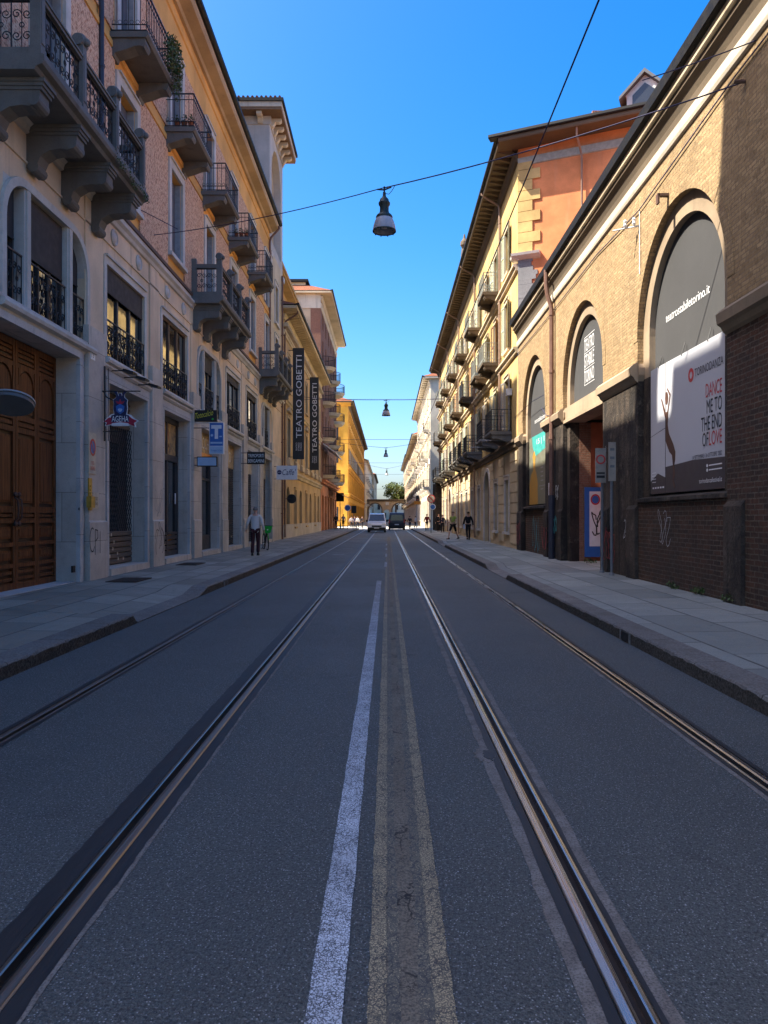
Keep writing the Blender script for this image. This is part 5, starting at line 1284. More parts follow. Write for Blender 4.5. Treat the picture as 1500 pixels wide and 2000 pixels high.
# ivy spilling over the small balcony at the upper edge
rnd = random.Random(11); mb = MB()
for k in range(9):
    y = CK(0)+.4+k*.1; leaf_cloud(mb, (XL+.98, y, 13.75-.04*abs(k-5)), (.16, .22, .55), 90, .045, rnd)
leaf_cloud(mb, (XL+1.0, CK(0)+1.0, 13.1), (.14, .25, .5), 160, .045, rnd)
mb2 = MB()
for k in range(5): mb2.tube([(XL+.95, CK(0)+.5+k*.17, 14.1), (XL+1.02, CK(0)+.5+k*.17, 13.6), (XL+.98, CK(0)+.55+k*.17, 12.9)], .012, 4)
iv = thing('hanging_plant', 'green ivy trailing over the iron railing of an upper balcony', 'plant', (XL+.95, CK(0)+.8, 13.2))
mb.build('foliage', M['leaf'], iv, recalc=False); mb2.build('stem', M['trunk'], iv)
rnd = random.Random(12)
for k, lab in ((1, 'flower pots with small green plants on the second iron balcony'), (3, 'pot plant on the fourth iron balcony railing')):
    t = thing('potted_plant', lab, 'plant', (XL+.5, CK(k)-.9, 13.12)); mb = MB(); p = MB()
    for i in range(3):
        p.lathe((XL+.35+i*.2, CK(k)-1.0, 13.14), [(.06, 0), (.09, .16), (.1, .18)], 10); leaf_cloud(mb, (XL+.35+i*.2, CK(k)-1.0, 13.42), (.1, .1, .14), 40, .035, rnd)
    p.build('pot', M['roof_tile'], t); mb.build('foliage', M['leaf'], t, recalc=False)
# moss and ferns on the edge of the large balcony
mb = MB(); rnd = random.Random(13)
for k in range(14): leaf_cloud(mb, (XL+1.12+rnd.uniform(-.03, .03), 15.3+k*.15, 8.85+rnd.uniform(-.1, .12)), (.05, .12, .10), 26, .022, rnd)
tag(mb.build('wall_fern', M['leaf'], None, recalc=False), 'dry ferns growing along the edge of the large stone balcony', 'plant')

# ------------------------------------------------------------------ blade signs of the left side
def arm(mb, x0, x1, y, z, r=.014): mb.tube([(x0, y, z), (x1, y, z)], r, 5)
def emblem_sign():
    y = 17.2; fr = FS(y)
    t = thing('bar_sign', 'bar sign with horned helmet emblem over a crimson ribbon on an iron bracket', 'sign', (XL+.15, y, 4.0))
    mb = MB(); arm(mb, XL+.1, -5.60, y-.02, 4.43); arm(mb, XL+.05, -6.05, y+.03, 3.52, .012); mb.tube([(-6.42, y, 5.0), (-6.42, y, 3.3)], .022, 6); mb.tube([(-6.34, y, 4.95), (-6.34, y, 3.3)], .010, 5)
    mb.tube([(XL+.15, y, 4.43), (XL+.22, y, 4.3), (XL+.38, y, 4.22), (XL+.42, y, 4.20)], .015, 5); mb.build('bracket', M['iron'], t)
    cx = -6.06; z = 3.76
    def pl(pts, w0, w1, name, m):
        if 'emblem' in name: pts = [(x*.74, .14+(v-.14)*.86) for x, v in pts]
        q = MB(); q.prism_w(fr, [(cx+x, z+v) for x, v in pts], w0, w1); return q.build(name, M[m], t)
    # ribbon
    pl([(-.40, -.02), (-.28, .08), (-.22, .14), (-.12, .17), (.12, .17), (.24, .13), (.29, .07), (.42, .0), (.335, -.06), (.355, -.15), (.22, -.095), (.18, -.12), (-.18, -.12), (-.22, -.095), (-.355, -.125), (-.325, -.05)], .0, .015, 'sign_rim', 'sign_white')
    pl([(-.37, -.02), (-.25, .08), (-.23, .06), (-.18, .13), (.18, .13), (.24, .07), (.27, .05), (.38, .0), (.31, -.05), (.33, -.13), (.2, -.08), (-.2, -.08), (-.33, -.105), (-.30, -.04)], .016, .024, 'ribbon', 'sign_crimson')
    pl([(-.2, -.04), (-.2, .12), (-.1, .15), (.1, .15), (.2, .12), (.2, -.04), (.08, -.02), (-.08, -.02)], .0245, .030, 'ribbon_centre', 'sign_navy')
    pl([(-.19, -.115), (-.19, -.06), (.0, -.035), (.19, -.06), (.19, -.115), (0, -.09)], .0245, .030, 'ribbon_tail', 'sign_white')
    text('AGEHA', 'lettering', fr.p(cx, z-.025, .031), (1, 0, 0), M['letter_white'], t, h=.135, wd=.38, normal=(0, -1, 0), align='CENTER')
    # helmet with horns
    hel = [(-.18, .15), (-.21, .30), (-.19, .44), (-.22, .52), (-.13, .58), (-.12, .66), (-.22, .76), (-.10, .74), (-.05, .62), (-.03, .70), (.03, .70), (.05, .62), (.10, .74), (.22, .76), (.12, .66), (.13, .58), (.22, .52), (.19, .44), (.21, .30), (.18, .15), (0, .10)]
    pl([(x*1.07, .42+(v-.42)*1.05) for x, v in hel], -.004, .012, 'emblem_rim', 'sign_white'); pl(hel, .013, .026, 'emblem', 'sign_navy')
    pl([(-.11, .22), (-.13, .36), (0, .42), (.13, .36), (.11, .22), (0, .15)], .027, .034, 'emblem_face', 'sign_blue'); pl([(-.10, .44), (-.14, .50), (-.04, .47), (0, .55), (.04, .47), (.14, .50), (.10, .44), (0, .40)], .027, .033, 'emblem_crest', 'sign_crimson')
    pl([(-.07, .27), (-.02, .31), (0, .26), (.02, .31), (.07, .27), (.03, .21), (-.03, .21)], .035, .038, 'emblem_mask', 'sign_lightblue')
emblem_sign()
for k, (dy, dx, lab) in enumerate(((.15, .50, 'small black floodlight over the bar sign, first of three'), (1.0, .52, 'small black floodlight over the bar sign, middle one on a bar'), (2.05, .50, 'small black floodlight over the bar sign, farthest'))):
    y = 17.7+dy; t = thing('floodlight', lab, 'floodlight', (XL+.1, y, 4.9), 'floodlights over the grille shop')
    mb = MB(); mb.tube([(XL+.1, y, 5.02), (XL+dx, y, 5.03)], .015, 5); mb.build('arm', M['iron'], t)
    mb = MB(); fr = Fr((XL+dx, y, 5.0), (0, 1, 0), (1, 0, 0)); mb.prism_u(fr, [(-.08, .05), (.16, -.02), (.15, -.07), (-.10, -.01)], -.15, .15); mb.build('lamp_head', M['black'], t)
def board_sign(name, label, y, x0, x1, z0, z1, back, arms=True, cat='sign', group=None):
    t = thing(name, label, cat, (XL+.1, y, z0), group); fr = FS(y)
    mb = MB(); mb.box(fr, x0, x1, z0, z1, -.06, .06); p = mb.build('board', M[back], t)
    if arms:
        mb = MB(); arm(mb, XL+.1, x0+.02, y, z1-.04); arm(mb, XL+.1, x0+.02, y, z0+.04); mb.build('bracket', M['iron'], t)
    return t, fr
y = 25.45
t, fr = board_sign('lottery_sign', 'black sign with yellow slanted script and green dot above the blue T sign', y, -6.50, -5.72, 4.78, 5.16, 'black')
text('Totocalcio', 'lettering', fr.p(-6.45, 4.86, .062), (1, 0, .22), M['letter_yellow'], t, wd=.62, h=.19, normal=(0, -1, 0), up=(0, 0, 1), shear=.25)
q = MB(); q.prism_w(fr, [(-5.86+.035*cos(i*pi/5), 4.86+.035*sin(i*pi/5)) for i in range(10)], .061, .066); q.build('green_dot', M['green_plastic'], t)
q = MB(); q.tube([(-6.48, y, 4.74), (-5.5, y, 4.74)], .02, 5); q.build('white_arm', M['white_metal'], t)
y = 25.3
t, fr = board_sign('tobacco_sign', 'blue tobacconist sign with a big white T hung under the black lottery sign', y, -5.94, -5.46, 3.68, 4.73, 'sign_white', False)
q = MB(); q.box(fr, -5.92, -5.48, 3.95, 4.71, .061, .066); q.build('blue_face', M['sign_blue'], t)
q = MB(); q.box(fr, -5.87, -5.53, 4.52, 4.64, .067, .072); q.box(fr, -5.755, -5.645, 4.18, 4.52, .067, .072); q.build('letter', M['sign_white'], t)
q = MB(); q.box(fr, -5.90, -5.50, 4.02, 4.08, .067, .071); q.prism_w(fr, [(-5.85+.045*cos(i*pi/5), 4.3+.045*sin(i*pi/5)) for i in range(10)], .067, .071); q.box(fr, -5.6, -5.52, 4.24, 4.28, .067, .071); q.build('small_print', M['sign_lightblue'], t)
q = MB(); q.box(fr, -5.92, -5.48, 3.70, 3.93, .061, .065); q.build('lower_face', M['sign_lightblue'], t); text('TABACCHI', 'lettering', fr.p(-5.7, 3.76, .066), (1, 0, 0), M['sign_blue'], t, wd=.36, h=.06, normal=(0, -1, 0), align='CENTER')
q = MB(); arm(q, XL+.1, -5.94, y, 4.55); q.build('bracket', M['iron'], t)
t, fr = board_sign('light_box', 'blank pale lightbox sign under the blue T sign', 25.4, -6.38, -5.70, 3.27, 3.60, 'black'); q = MB(); q.box(fr, -6.35, -5.73, 3.30, 3.57, .061, .066); q.build('blank_face', M['sign_lightblue'], t)
t, fr = board_sign('shop_sign', 'black sign with two rows of outlined white capitals beyond the T sign', 33.6, -6.22, -5.43, 3.92, 4.46, 'black'); text('TRIMOPORTI', 'lettering', fr.p(-5.825, 4.22, .062), (1, 0, 0), M['letter_white'], t, wd=.70, h=.15, normal=(0, -1, 0), align='CENTER'); text('BERGAMINI', 'lettering', fr.p(-5.825, 3.99, .062), (1, 0, 0), M['letter_white'], t, wd=.70, h=.15, normal=(0, -1, 0), align='CENTER')
t, fr = board_sign('coffee_sign', 'white coffee bar sign with dark blue bean and script lettering', 43.4, -6.36, -5.17, 3.72, 4.52, 'sign_white'); text("Caffe'", 'lettering', fr.p(-6.02, 3.98, .062), (1, 0, 0), M['letter_navy'], t, wd=.78, h=.34, normal=(0, -1, 0), shear=.3)
q = MB(); q.prism_w(fr, [(-6.19+.13*cos(i*pi/8), 4.14+.13*sin(i*pi/8)) for i in range(16)], .061, .066); q.build('bean_mark', M['letter_navy'], t); q = MB(); q.box(fr, -6.3, -6.08, 4.13, 4.15, .067, .069); q.build('bean_slit', M['sign_white'], t)
for k, (px0, px1, y0, y1, Y, lab) in enumerate(((572, 594, 680, 897, 50.5, 'tall dark vertical banner reading TEATRO GOBETTI, the nearer of the pair'), (605, 622.5, 737, 918, 61.5, 'tall dark vertical banner reading TEATRO GOBETTI, the farther of the pair'))):
    X0, X1 = (px0-757)*Y/FPX, (px1-757)*Y/FPX; Z1, Z0 = CAM_H+(1010-y0)*Y/FPX, CAM_H+(1010-y1)*Y/FPX
    t = thing('theatre_banner', lab, 'banner', (XL, Y, Z0), 'theatre banners on the facade'); fr = FS(Y)
    mb = MB(); mb.box(fr, X0, X1, Z0, Z1, -.05, .05); mb.build('board', M['banner_dark'], t)
    mb = MB(); arm(mb, XL-.05, X0+.05, Y, Z1-.15, .025); arm(mb, XL-.05, X0+.05, Y, Z0+.15, .025); mb.build('bracket', M['iron'], t)
    hh = Z1-Z0; ww = X1-X0
    text('TEATRO GOBETTI', 'lettering', fr.p(X0+ww*.80, Z0+hh*.19, .052), (0, 0, 1), M['letter_white'], t, wd=hh*.745, h=ww*.50, normal=(0, -1, 0), up=(-1, 0, 0))
    for j, s_ in enumerate(('TEATRO', 'STABILE', 'TORINO')): text(s_, 'lettering', fr.p(X0+ww*(.40+.2*j), Z0+hh*.075, .052), (0, 0, 1), M['letter_white'], t, wd=hh*.075, h=ww*.13, normal=(0, -1, 0), up=(-1, 0, 0))
# grey oval disc on a post at the left edge
t = thing('round_disc_sign', 'grey round disc on a dark bracket before the wooden door', 'sign', (-5.82, 10.9, .19))
mb = MB(); mb.tube([(-5.85, 10.9, .17), (-5.85, 10.9, 3.5)], .035, 8); mb.build('pole', M['post_grey'], t)
mb = MB(); c = Vector((-5.42, 10.9, 3.22)); nr = Vector((.10, -.36, -.93)).normalized(); a = Vector((1, .0, .14)).normalized(); bq = nr.cross(a).normalized(); a = bq.cross(nr)
P0 = [c+(a*cos(i*2*pi/28)*.31+bq*sin(i*2*pi/28)*.31) for i in range(28)]; mb._prism(P0, [p+nr*.05 for p in P0]); mb.build('disc', M['disc_grey'], t)
mb = MB(); mb._prism([c+(p-c)*1.05-nr*.01 for p in P0], [c+(p-c)*1.05-nr*.035 for p in P0]); mb.build('rim', M['sign_back'], t)
mb = MB(); mb.tube([(-5.85, 10.9, 3.4), tuple(c-nr*.04)], .02, 6); mb.bx(-5.78, -5.62, 10.7, 10.8, 3.06, 3.16); mb.build('bracket', M['black'], t)

# ------------------------------------------------------------------ the other houses along the street
def house(name, label, fr, u0, u1, ztop, centres, floors, mats, eave=.9, depth=13, near=None, roof=True, ground=None, eave_style='modillion', far=False, end=None, roofmat='roof_tile'):
    """A house front with windows on every floor. floors: dicts v0, h, w, shutters, balcony(set of indices), surround, ...; returns the house Empty."""
    sgn = 1 if fr.n.x < 0 else -1                        # which way the body lies
    b = thing(name, label, 'building', fr.p((u0+u1)/2, 0, -depth/2))
    ops = []
    for fl in floors:
        for c in fl.get('cols', centres): ops.append((c-fl['w']/2, c+fl['w']/2, fl['v0'], fl['v0']+fl['h']) + (('arch',) if fl.get('arch') else ()))
    gz = ground[0] if ground else 0
    gops = [o for o in ops if o[2] < gz]; uops = [o for o in ops if o[2] >= gz]
    dp = .28
    if ground: wall('ground_wall', fr, u0, u1, 0, gz, gops, M[ground[1]], b, dp)
    wall('wall', fr, u0, u1, gz, ztop, uops, M[mats[0]], b, dp)
    for fl in floors:
        for i, c in enumerate(fl.get('cols', centres)):
            a, e, v0, v1 = c-fl['w']/2, c+fl['w']/2, fl['v0'], fl['v0']+fl['h']
            if fl.get('door'):
                q = MB(); q.box(fr, a, e, v0, v1, -.27, -.2); dd = q.build('door', M[fl.get('frame', 'steel_door')], b)
                q = MB(); q.box(fr, a+.15, (a+e)/2-.05, v0+.5, v1-.3, -.199, -.18); q.box(fr, (a+e)/2+.05, e-.15, v0+.5, v1-.3, -.199, -.18); q.build('door_panel', M['glass_dull' if fl.get('glazed') else fl.get('frame', 'steel_door')], dd)
                if fl.get('surround'):
                    s_ = MB()
                    if fl.get('arch'): arch_band(s_, fr, c, 0, v1-fl['w']/2, fl['w']/2, fl['w']/2+.2, .003, .07, 12)
                    else: s_.box(fr, a-.2, a, 0, v1+.2, .003, .08); s_.box(fr, e, e+.2, 0, v1+.2, .003, .08); s_.box(fr, a, e, v1, v1+.2, .003, .08)
                    s_.build('door_surround', M[fl['surround']], b)
                continue
            shut = fl.get('shutters'); sh = shut[i % len(shut)] if isinstance(shut, (list, tuple)) else shut
            window(b, fr, a, e, v0, v1, .2, fl.get('frame', 'frame_white'), pane='glass_dull', leaves=2, surround=fl.get('surround'), sw=.16, sproj=.07,
                   shutters=sh, open_sh=fl.get('open', (.93, .96, .97)), bars=1, detail=not far, pediment=bool(fl.get('pediment')), blind=random.choice((0, 0, .3)) if not shut else 0)
            bal = fl.get('balcony')
            if bal and i in bal:
                x = fl.get('bx', .55)
                small_balcony(b, fr, a-x, e+x, v0-.02, fl.get('proj', .85), fl.get('slab', 'stone_frame'), fl.get('iron', 'iron'), .16, .98, True, fl.get('style', 'bars' if not far else 'far'), .14 if not far else .22)
    for (v, h, pr, m) in mats[1] if len(mats) > 1 else ():
        s_ = MB(); s_.prism_u(fr, [(.003, v), (pr*.5, v+h*.1), (pr*.6, v+h*.5), (pr, v+h*.7), (pr, v+h), (.003, v+h*1.05)], u0, u1); s_.build('string_course', M[m], b)
    # body
    xb = fr.p(0, 0, -depth).x; xf = fr.p(0, 0, 0).x
    q = MB(); q.quad((xf, u1, 0), (xb, u1, 0), (xb, u1, ztop), (xf, u1, ztop)); q.quad((xb, u0, 0), (xb, u1, 0), (xb, u1, ztop), (xb, u0, ztop)); q.build('rear_wall', M[mats[0]], b)
    nu = u0
    if near: pass
    else:
        q = MB(); q.quad((xf, u0, 0), (xb, u0, 0), (xb, u0, ztop), (xf, u0, ztop)); q.build('end_wall', M[end or mats[0]], b)
    # eaves
    a0, a1 = u0-.5, u1+.4
    if eave:
        q = MB(); q.prism_u(fr, [(.003, ztop-.55), (.10, ztop-.5), (.14, ztop-.3), (.22, ztop-.2), (.003, ztop-.18)], u0, u1); q.build('frieze', M[mats[2] if len(mats) > 2 else 'cornice_brown'], b)
        q = MB(); q.prism_u(fr, [(-depth-.5, ztop), (eave-.06, ztop), (eave-.03, ztop+.05), (eave-.03, ztop+.17), (-depth-.5, ztop+.17)], a0, a1); q.build('eaves', M[mats[2] if len(mats) > 2 else 'cornice_brown'], b)
        if eave_style == 'modillion':
            n = int((u1-u0)/(.56 if not far else 1.6))
            for i in range(min(n, 95)):
                u = u0+.3+(u1-u0-.6)*i/(n-1); q = MB()
                q.prism_u(fr, [(.15, ztop-.003), (eave-.16, ztop-.003), (eave-.16, ztop-.07), (eave*.6, ztop-.10), (eave*.35, ztop-.16), (.15, ztop-.18)], u-.085, u+.085); q.build('modillion', M[mats[2] if len(mats) > 2 else 'cornice_brown'], b)
        q = MB(); q.prism_u(fr, [(eave-.2, ztop+.172), (eave+.05, ztop+.172), (eave+.10, ztop+.21), (eave+.10, ztop+.31), (eave+.04, ztop+.32), (eave-.2, ztop+.24)], a0-.05, a1); q.build('gutter', M['gutter'], b)
    if roof:
        q = MB(); z = ztop+.24; x0 = fr.p(0, 0, eave).x; x1 = fr.p(0, 0, -depth/2).x; x2 = fr.p(0, 0, -depth-.5).x; rz = z+depth*.5*.42
        q.add([(x0, a0, z), (x0, a1, z), (x1, a1-4, rz), (x1, a0+4, rz), (x2, a0, z), (x2, a1, z)], [(0,1,2,3), (3,2,5,4), (0,3,4), (1,2,5)]); q.build('roof', M[roofmat], b)
    return b

# ---- R2: yellow house with the orange end wall
def yellow_house():
    f = FRt; u0, u1, zt = 32.2, 82, 17.2
    cols = [35.0+3.55*i for i in range(13)]
    even = set(range(0, 13, 2)); odd = set(range(1, 13, 2)); alls = set(range(13))
    b = house('yellow_house', 'long yellow house with orange end wall, shutters and many iron balconies', f, u0, u1, zt, cols, [
        dict(v0=.9, h=2.4, w=1.15, surround='granite_warm', frame='frame_dark', cols=[c for i, c in enumerate(cols) if i not in (2, 9)]),
        dict(v0=0, h=4.1, w=2.3, arch=True, door=True, surround='granite_warm', cols=[cols[2], cols[9]], frame='frame_wood'),
        dict(v0=5.45, h=2.45, w=1.15, surround='plaster_cream', shutters=['shutter_grey', 'shutter_green'], balcony={0, 1, 3, 4, 5, 6, 8, 9, 11, 12}, slab='stone_balcony', proj=.95, bx=.55, iron='iron'),
        dict(v0=9.25, h=2.2, w=1.1, surround='plaster_cream', shutters=['shutter_green', 'shutter_brown', 'shutter_green'], balcony={1, 2, 4, 6, 8, 10, 12}, iron='iron_green', slab='cornice_brown'),
        dict(v0=12.75, h=2.05, w=1.1, surround='plaster_cream', shutters=['shutter_green', 'shutter_green', 'shutter_grey'], balcony={1, 3, 5, 7, 9, 11}, iron='iron_green', slab='cornice_brown'),
    ], ('plaster_yellow', [(4.55, .35, .22, 'cornice_brown'), (8.55, .28, .22, 'plaster_cream'), (12.05, .28, .22, 'plaster_cream')], 'cornice_brown'), eave=.95, near=True, ground=(4.5, 'ground_cream'))
    bad = (cols[2], cols[9])
    for a, e in zip([u0]+[c+(1.4 if c in bad else .85) for c in cols], [c-(1.4 if c in bad else .85) for c in cols]+[u1]):   # rusticated piers
        rs = MB(); rs.box(f, a+.02, e-.02, .4, 4.42, .003, .02)
        for i in range(9): rs.box(f, a+.02, e-.02, .42+i*.45, .42+i*.45+.40, .0205, .055)
        rs.build('rusticated_pier', M['ground_cream'], b)
    # end wall, skewed towards the viewer at its far side
    nrm = Vector((-.41, -.912, 0)).normalized(); rr = Vector((.912, -.41, 0)).normalized()
    e = Fr((XR, u0-.0, 0), rr, nrm)
    q = MB(); q.quad(e.p(0, 0), e.p(15, 0), e.p(15, zt), e.p(0, zt)); q.build('end_wall', M['plaster_orange'], b, recalc=False)
    q = MB()                                                # quoins: upper cream, lower bare grey stone
    for i in range(9): wd = .95 if i % 2 else .62; q.box(e, .0, wd, 12.75+i*.44, 12.75+i*.44+.42, .003, .06)
    q.build('quoin', M['plaster_yellow'], b)
    rnd = random.Random(5); q = MB()
    for i in range(24): q.box(e, .0, .62+rnd.uniform(-.1, .25), 8.0+i*.19, 8.0+i*.19+.188, .003, .035+rnd.uniform(0, .012))
    q.build('bare_stone', M['bare_stone'], b)
    q = MB(); q.prism_u(e, [(.003, 12.45), (.10, 12.5), (.25, 12.62), (.28, 12.72), (.003, 12.76)], -.25, .95); q.build('ledge', M['stone_frame'], b); q = MB(); q.prism_u(f, [(.003, 12.45), (.10, 12.5), (.25, 12.62), (.28, 12.72), (.003, 12.76)], u0-.1, u0+.5); q.build('ledge', M['stone_frame'], b)
    q = MB(); q.prism_u(e, [(.003, zt-.75), (.05, zt-.72), (.08, zt-.42), (.003, zt-.4)], .0, 15); q.build('frieze', M['iron_green'], b)
    q = MB(); q.prism_u(e, [(-.5, zt+.001), (.95, zt+.001), (.98, zt+.06), (.98, zt+.171), (-.5, zt+.171)], -.6, 15); q.build('eaves', M['cornice_brown'], b)
    q = MB(); q.prism_u(e, [(.7, zt+.175), (1.05, zt+.175), (1.08, zt+.22), (1.08, zt+.32), (.7, zt+.3)], -1.0, 15); q.build('gutter', M['gutter'], b)
    q = MB(); p0, p1 = e.p(-1.0, zt+.3, 1.0), e.p(15, zt+.3, 1.0); q.add([tuple(p0), tuple(p1), (p1.x, p1.y+6, zt+2.9), (XR+6.5, u0+4, zt+2.9)], [(0,1,2,3)]); q.build('roof', M['roof_tile'], b)
    q = MB(); rr_ = .045; q.tube([e.p(2.6, zt+.1, .85), e.p(2.6, zt-.3, .8), e.p(2.65, zt-.65, .25), e.p(2.68, zt-.9, .14), e.p(2.7, 8, .14)], rr_, 7); q.build('downpipe', M['pipe_copper'], b, smooth=True)
    for i, u in enumerate((36.95, 47.6, 58.3, 68.9, 79.5)): downpipe(b, f, u, zt+.2, 4.9 if i == 0 else .3, .95, .06, 'pipe_copper')
    # rusty drip line of bare shop signs: thin iron arm
    # dormer and chimney on the roof
    c = e.p(5.1, 0, -.25); q = MB(); z0 = zt+.15
    fd = Fr(c, rr, nrm)
    q.box(fd, -.7, .7, z0-.8, z0+1.25, -2.6, -.02); d = q.build('dormer', M['frame_white'], b)
    q = MB(); q.prism_w(fd, [(-.75, z0+1.255), (.75, z0+1.255), (0, z0+1.95)], -2.6, -.02); q.build('dormer_gable', M['frame_white'], d)
    q = MB(); q.prism_w(fd, [(-.48, z0-.1), (.48, z0-.1), (.48, z0+1.2), (0, z0+1.62), (-.48, z0+1.2)], -.019, .02); q.build('dormer_window', M['glass_dull'], d)
    q = MB()
    for s_ in (-1, 1):
        q.prism_w(fd, [(s_*.98, z0+1.05), (s_*.98, z0+1.17), (0, z0+2.12), (0, z0+1.97)], -2.7, .2)
    q.build('dormer_roof', M['slate'], d)
    ch = e.p(3.4, 0, -1.0); q = MB(); q.bx(ch.x-.45, ch.x+.4, ch.y, ch.y+.7, zt+.3, zt+1.25); q.bx(ch.x-.5, ch.x+.45, ch.y-.07, ch.y+.77, zt+1.25, zt+1.36); q.build('chimney', M['brick_red'], b)
    # ornamental gable far along the roof
    g = MB(); g.box(f, 53, 56.5, zt+.3, zt+2.6, -.4, .25); g.box(f, 52.8, 56.7, zt+2.6, zt+2.8, -.5, .35); g.prism_w(f, [(53.2, zt+2.8), (56.3, zt+2.8), (54.75, zt+3.8)], -.3, .2); g.lathe(f.p(54.75, zt+3.7, 0), [(.12, 0), (.3, .3), (.28, .55), (.1, .8), (.05, 1.1)], 10); g.build('roof_ornament', M['cornice_brown'], b)
    # thin awning rods and small box on the corner
    q = MB(); q.box(f, 33.7, 33.95, 7.0, 7.3, .02, .25); q.build('junction_box', M['white_metal'], b)
    for u in (34.0, 37.5):
        q = MB(); q.tube([f.p(u, 5.0, .05), f.p(u+1.2, 5.15, 1.3)], .025, 5); q.build('iron_arm', M['sign_back'], b)
    # portal with heavy stone balcony at the far end
    for a in (77.2, 80.6): q = MB(); q.box(f, a, a+.7, .2, 5.1, .05, .7); q.build('portal_column', M['plaster_soot'], b)
    return b
yellow_house()

# ---- R3..R5: cream fronts far down the right side
def cols(u0, u1, n): return [u0+(u1-u0)*(i+.5)/n for i in range(n)]
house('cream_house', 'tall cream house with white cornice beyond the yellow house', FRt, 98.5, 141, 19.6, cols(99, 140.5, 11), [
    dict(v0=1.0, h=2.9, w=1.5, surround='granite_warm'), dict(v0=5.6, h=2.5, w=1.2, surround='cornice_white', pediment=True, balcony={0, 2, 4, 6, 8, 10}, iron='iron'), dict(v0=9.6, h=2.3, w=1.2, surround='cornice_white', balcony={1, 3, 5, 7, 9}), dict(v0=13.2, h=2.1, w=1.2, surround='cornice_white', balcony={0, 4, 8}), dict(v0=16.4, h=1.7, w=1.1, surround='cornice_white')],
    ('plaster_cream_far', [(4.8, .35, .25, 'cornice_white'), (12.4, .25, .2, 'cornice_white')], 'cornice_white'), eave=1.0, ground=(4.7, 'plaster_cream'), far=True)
house('pale_house', 'pale stone house with balconies between the cream house and the arch', FRt, 141.2, 196, 16.8, cols(141.5, 195.5, 12), [
    dict(v0=1.0, h=2.7, w=1.5, surround='granite_warm'), dict(v0=5.2, h=2.3, w=1.2, surround='cornice_white', balcony=set(range(0, 12, 2)), shutters='shutter_grey'), dict(v0=8.9, h=2.1, w=1.2, surround='cornice_white', balcony={1, 3, 5, 7, 9}, shutters='shutter_grey'), dict(v0=12.4, h=2.0, w=1.1, surround='cornice_white', balcony={2, 6, 10})],
    ('plaster_cream', [(4.4, .3, .25, 'cornice_white')], 'cornice_white'), eave=1.0, ground=(4.3, 'granite_warm'), far=True)
house('pink_house', 'pale pink house near the far arch on the sunny side', FRt, 196.2, 262, 17.5, cols(197, 261, 12), [
    dict(v0=1.0, h=2.7, w=1.5, surround='granite_warm'), dict(v0=5.2, h=2.3, w=1.2, surround='cornice_white', balcony=set(range(0, 12, 2))), dict(v0=8.9, h=2.1, w=1.2, surround='cornice_white'), dict(v0=12.6, h=2.0, w=1.1, surround='cornice_white')],
    ('plaster_tan', [(4.4, .3, .25, 'cornice_white')], 'cornice_white'), eave=1.0, far=True)
# ---- L2: the theatre house
def theatre():
    f = FL; u0, u1 = 47.65, 74.5; cs = cols(48.5, 74, 7)
    b = house('theatre_house', 'golden theatre house with arched doors, dentil cornice and two vertical banners', f, u0, u1, 14.6, cs, [
        dict(v0=.0, h=3.6, w=1.7, arch=True, door=True, frame='frame_wood', cols=cs[::2], glazed=True), dict(v0=.9, h=2.6, w=1.0, cols=cs[1::2], frame='frame_wood', surround='plaster_theatre'),
        dict(v0=5.5, h=2.6, w=1.25, surround='plaster_cream', pediment=True, frame='frame_wood'), dict(v0=9.9, h=2.3, w=1.25, surround='plaster_cream', frame='frame_wood')],
        ('plaster_theatre', [(4.3, .4, .22, 'plaster_cream'), (8.9, .3, .2, 'plaster_cream'), (13.1, .3, .18, 'plaster_cream')], 'plaster_cream'), eave=1.0, ground=(4.25, 'plaster_theatre'))
    q = MB()
    n = 60
    for i in range(n): u = u0+.2+(u1-u0-.4)*i/(n-1); q.box(f, u-.1, u+.1, 13.62, 13.85, .05, .32)
    q.build('dentil', M['plaster_cream'], b)
    q = MB(); q.box(f, u0, u1, .2, 1.1, .004, .06); q.build('base_course', M['granite_warm'], b)
    downpipe(b, f, 48.0, 14.6, .3, .9, .06, 'pipe_brown')
    for i in range(7): q = MB(); q.box(f, cs[i]-.9, cs[i]+.9, 5.0, 5.35, .005, .25); q.build('window_apron', M['plaster_cream'], b)
    q = MB(); q.bx(XL-10, XL-.7, u0+.05, 63.5, 14.9, 17.3); q.build('attic', M['plaster_theatre'], b)
    q = MB(); q.bx(XL-10.3, XL-.1, u0-.2, 64, 17.3, 17.42); q.bx(XL-10.3, XL+.02, u0-.2, 64.1, 17.42, 17.62); q.build('attic_cornice', M['plaster_theatre'], b)
    q = MB(); q.lathe(f.p(48.6, 2.75, .45), [(.30, -.05), (.30, .05)], 18, 'y'); q.tube([f.p(48.3, 2.75, 0), f.p(48.5, 2.75, .4)], .02, 5); q.build('wall_disc', M['black'], b)
theatre()
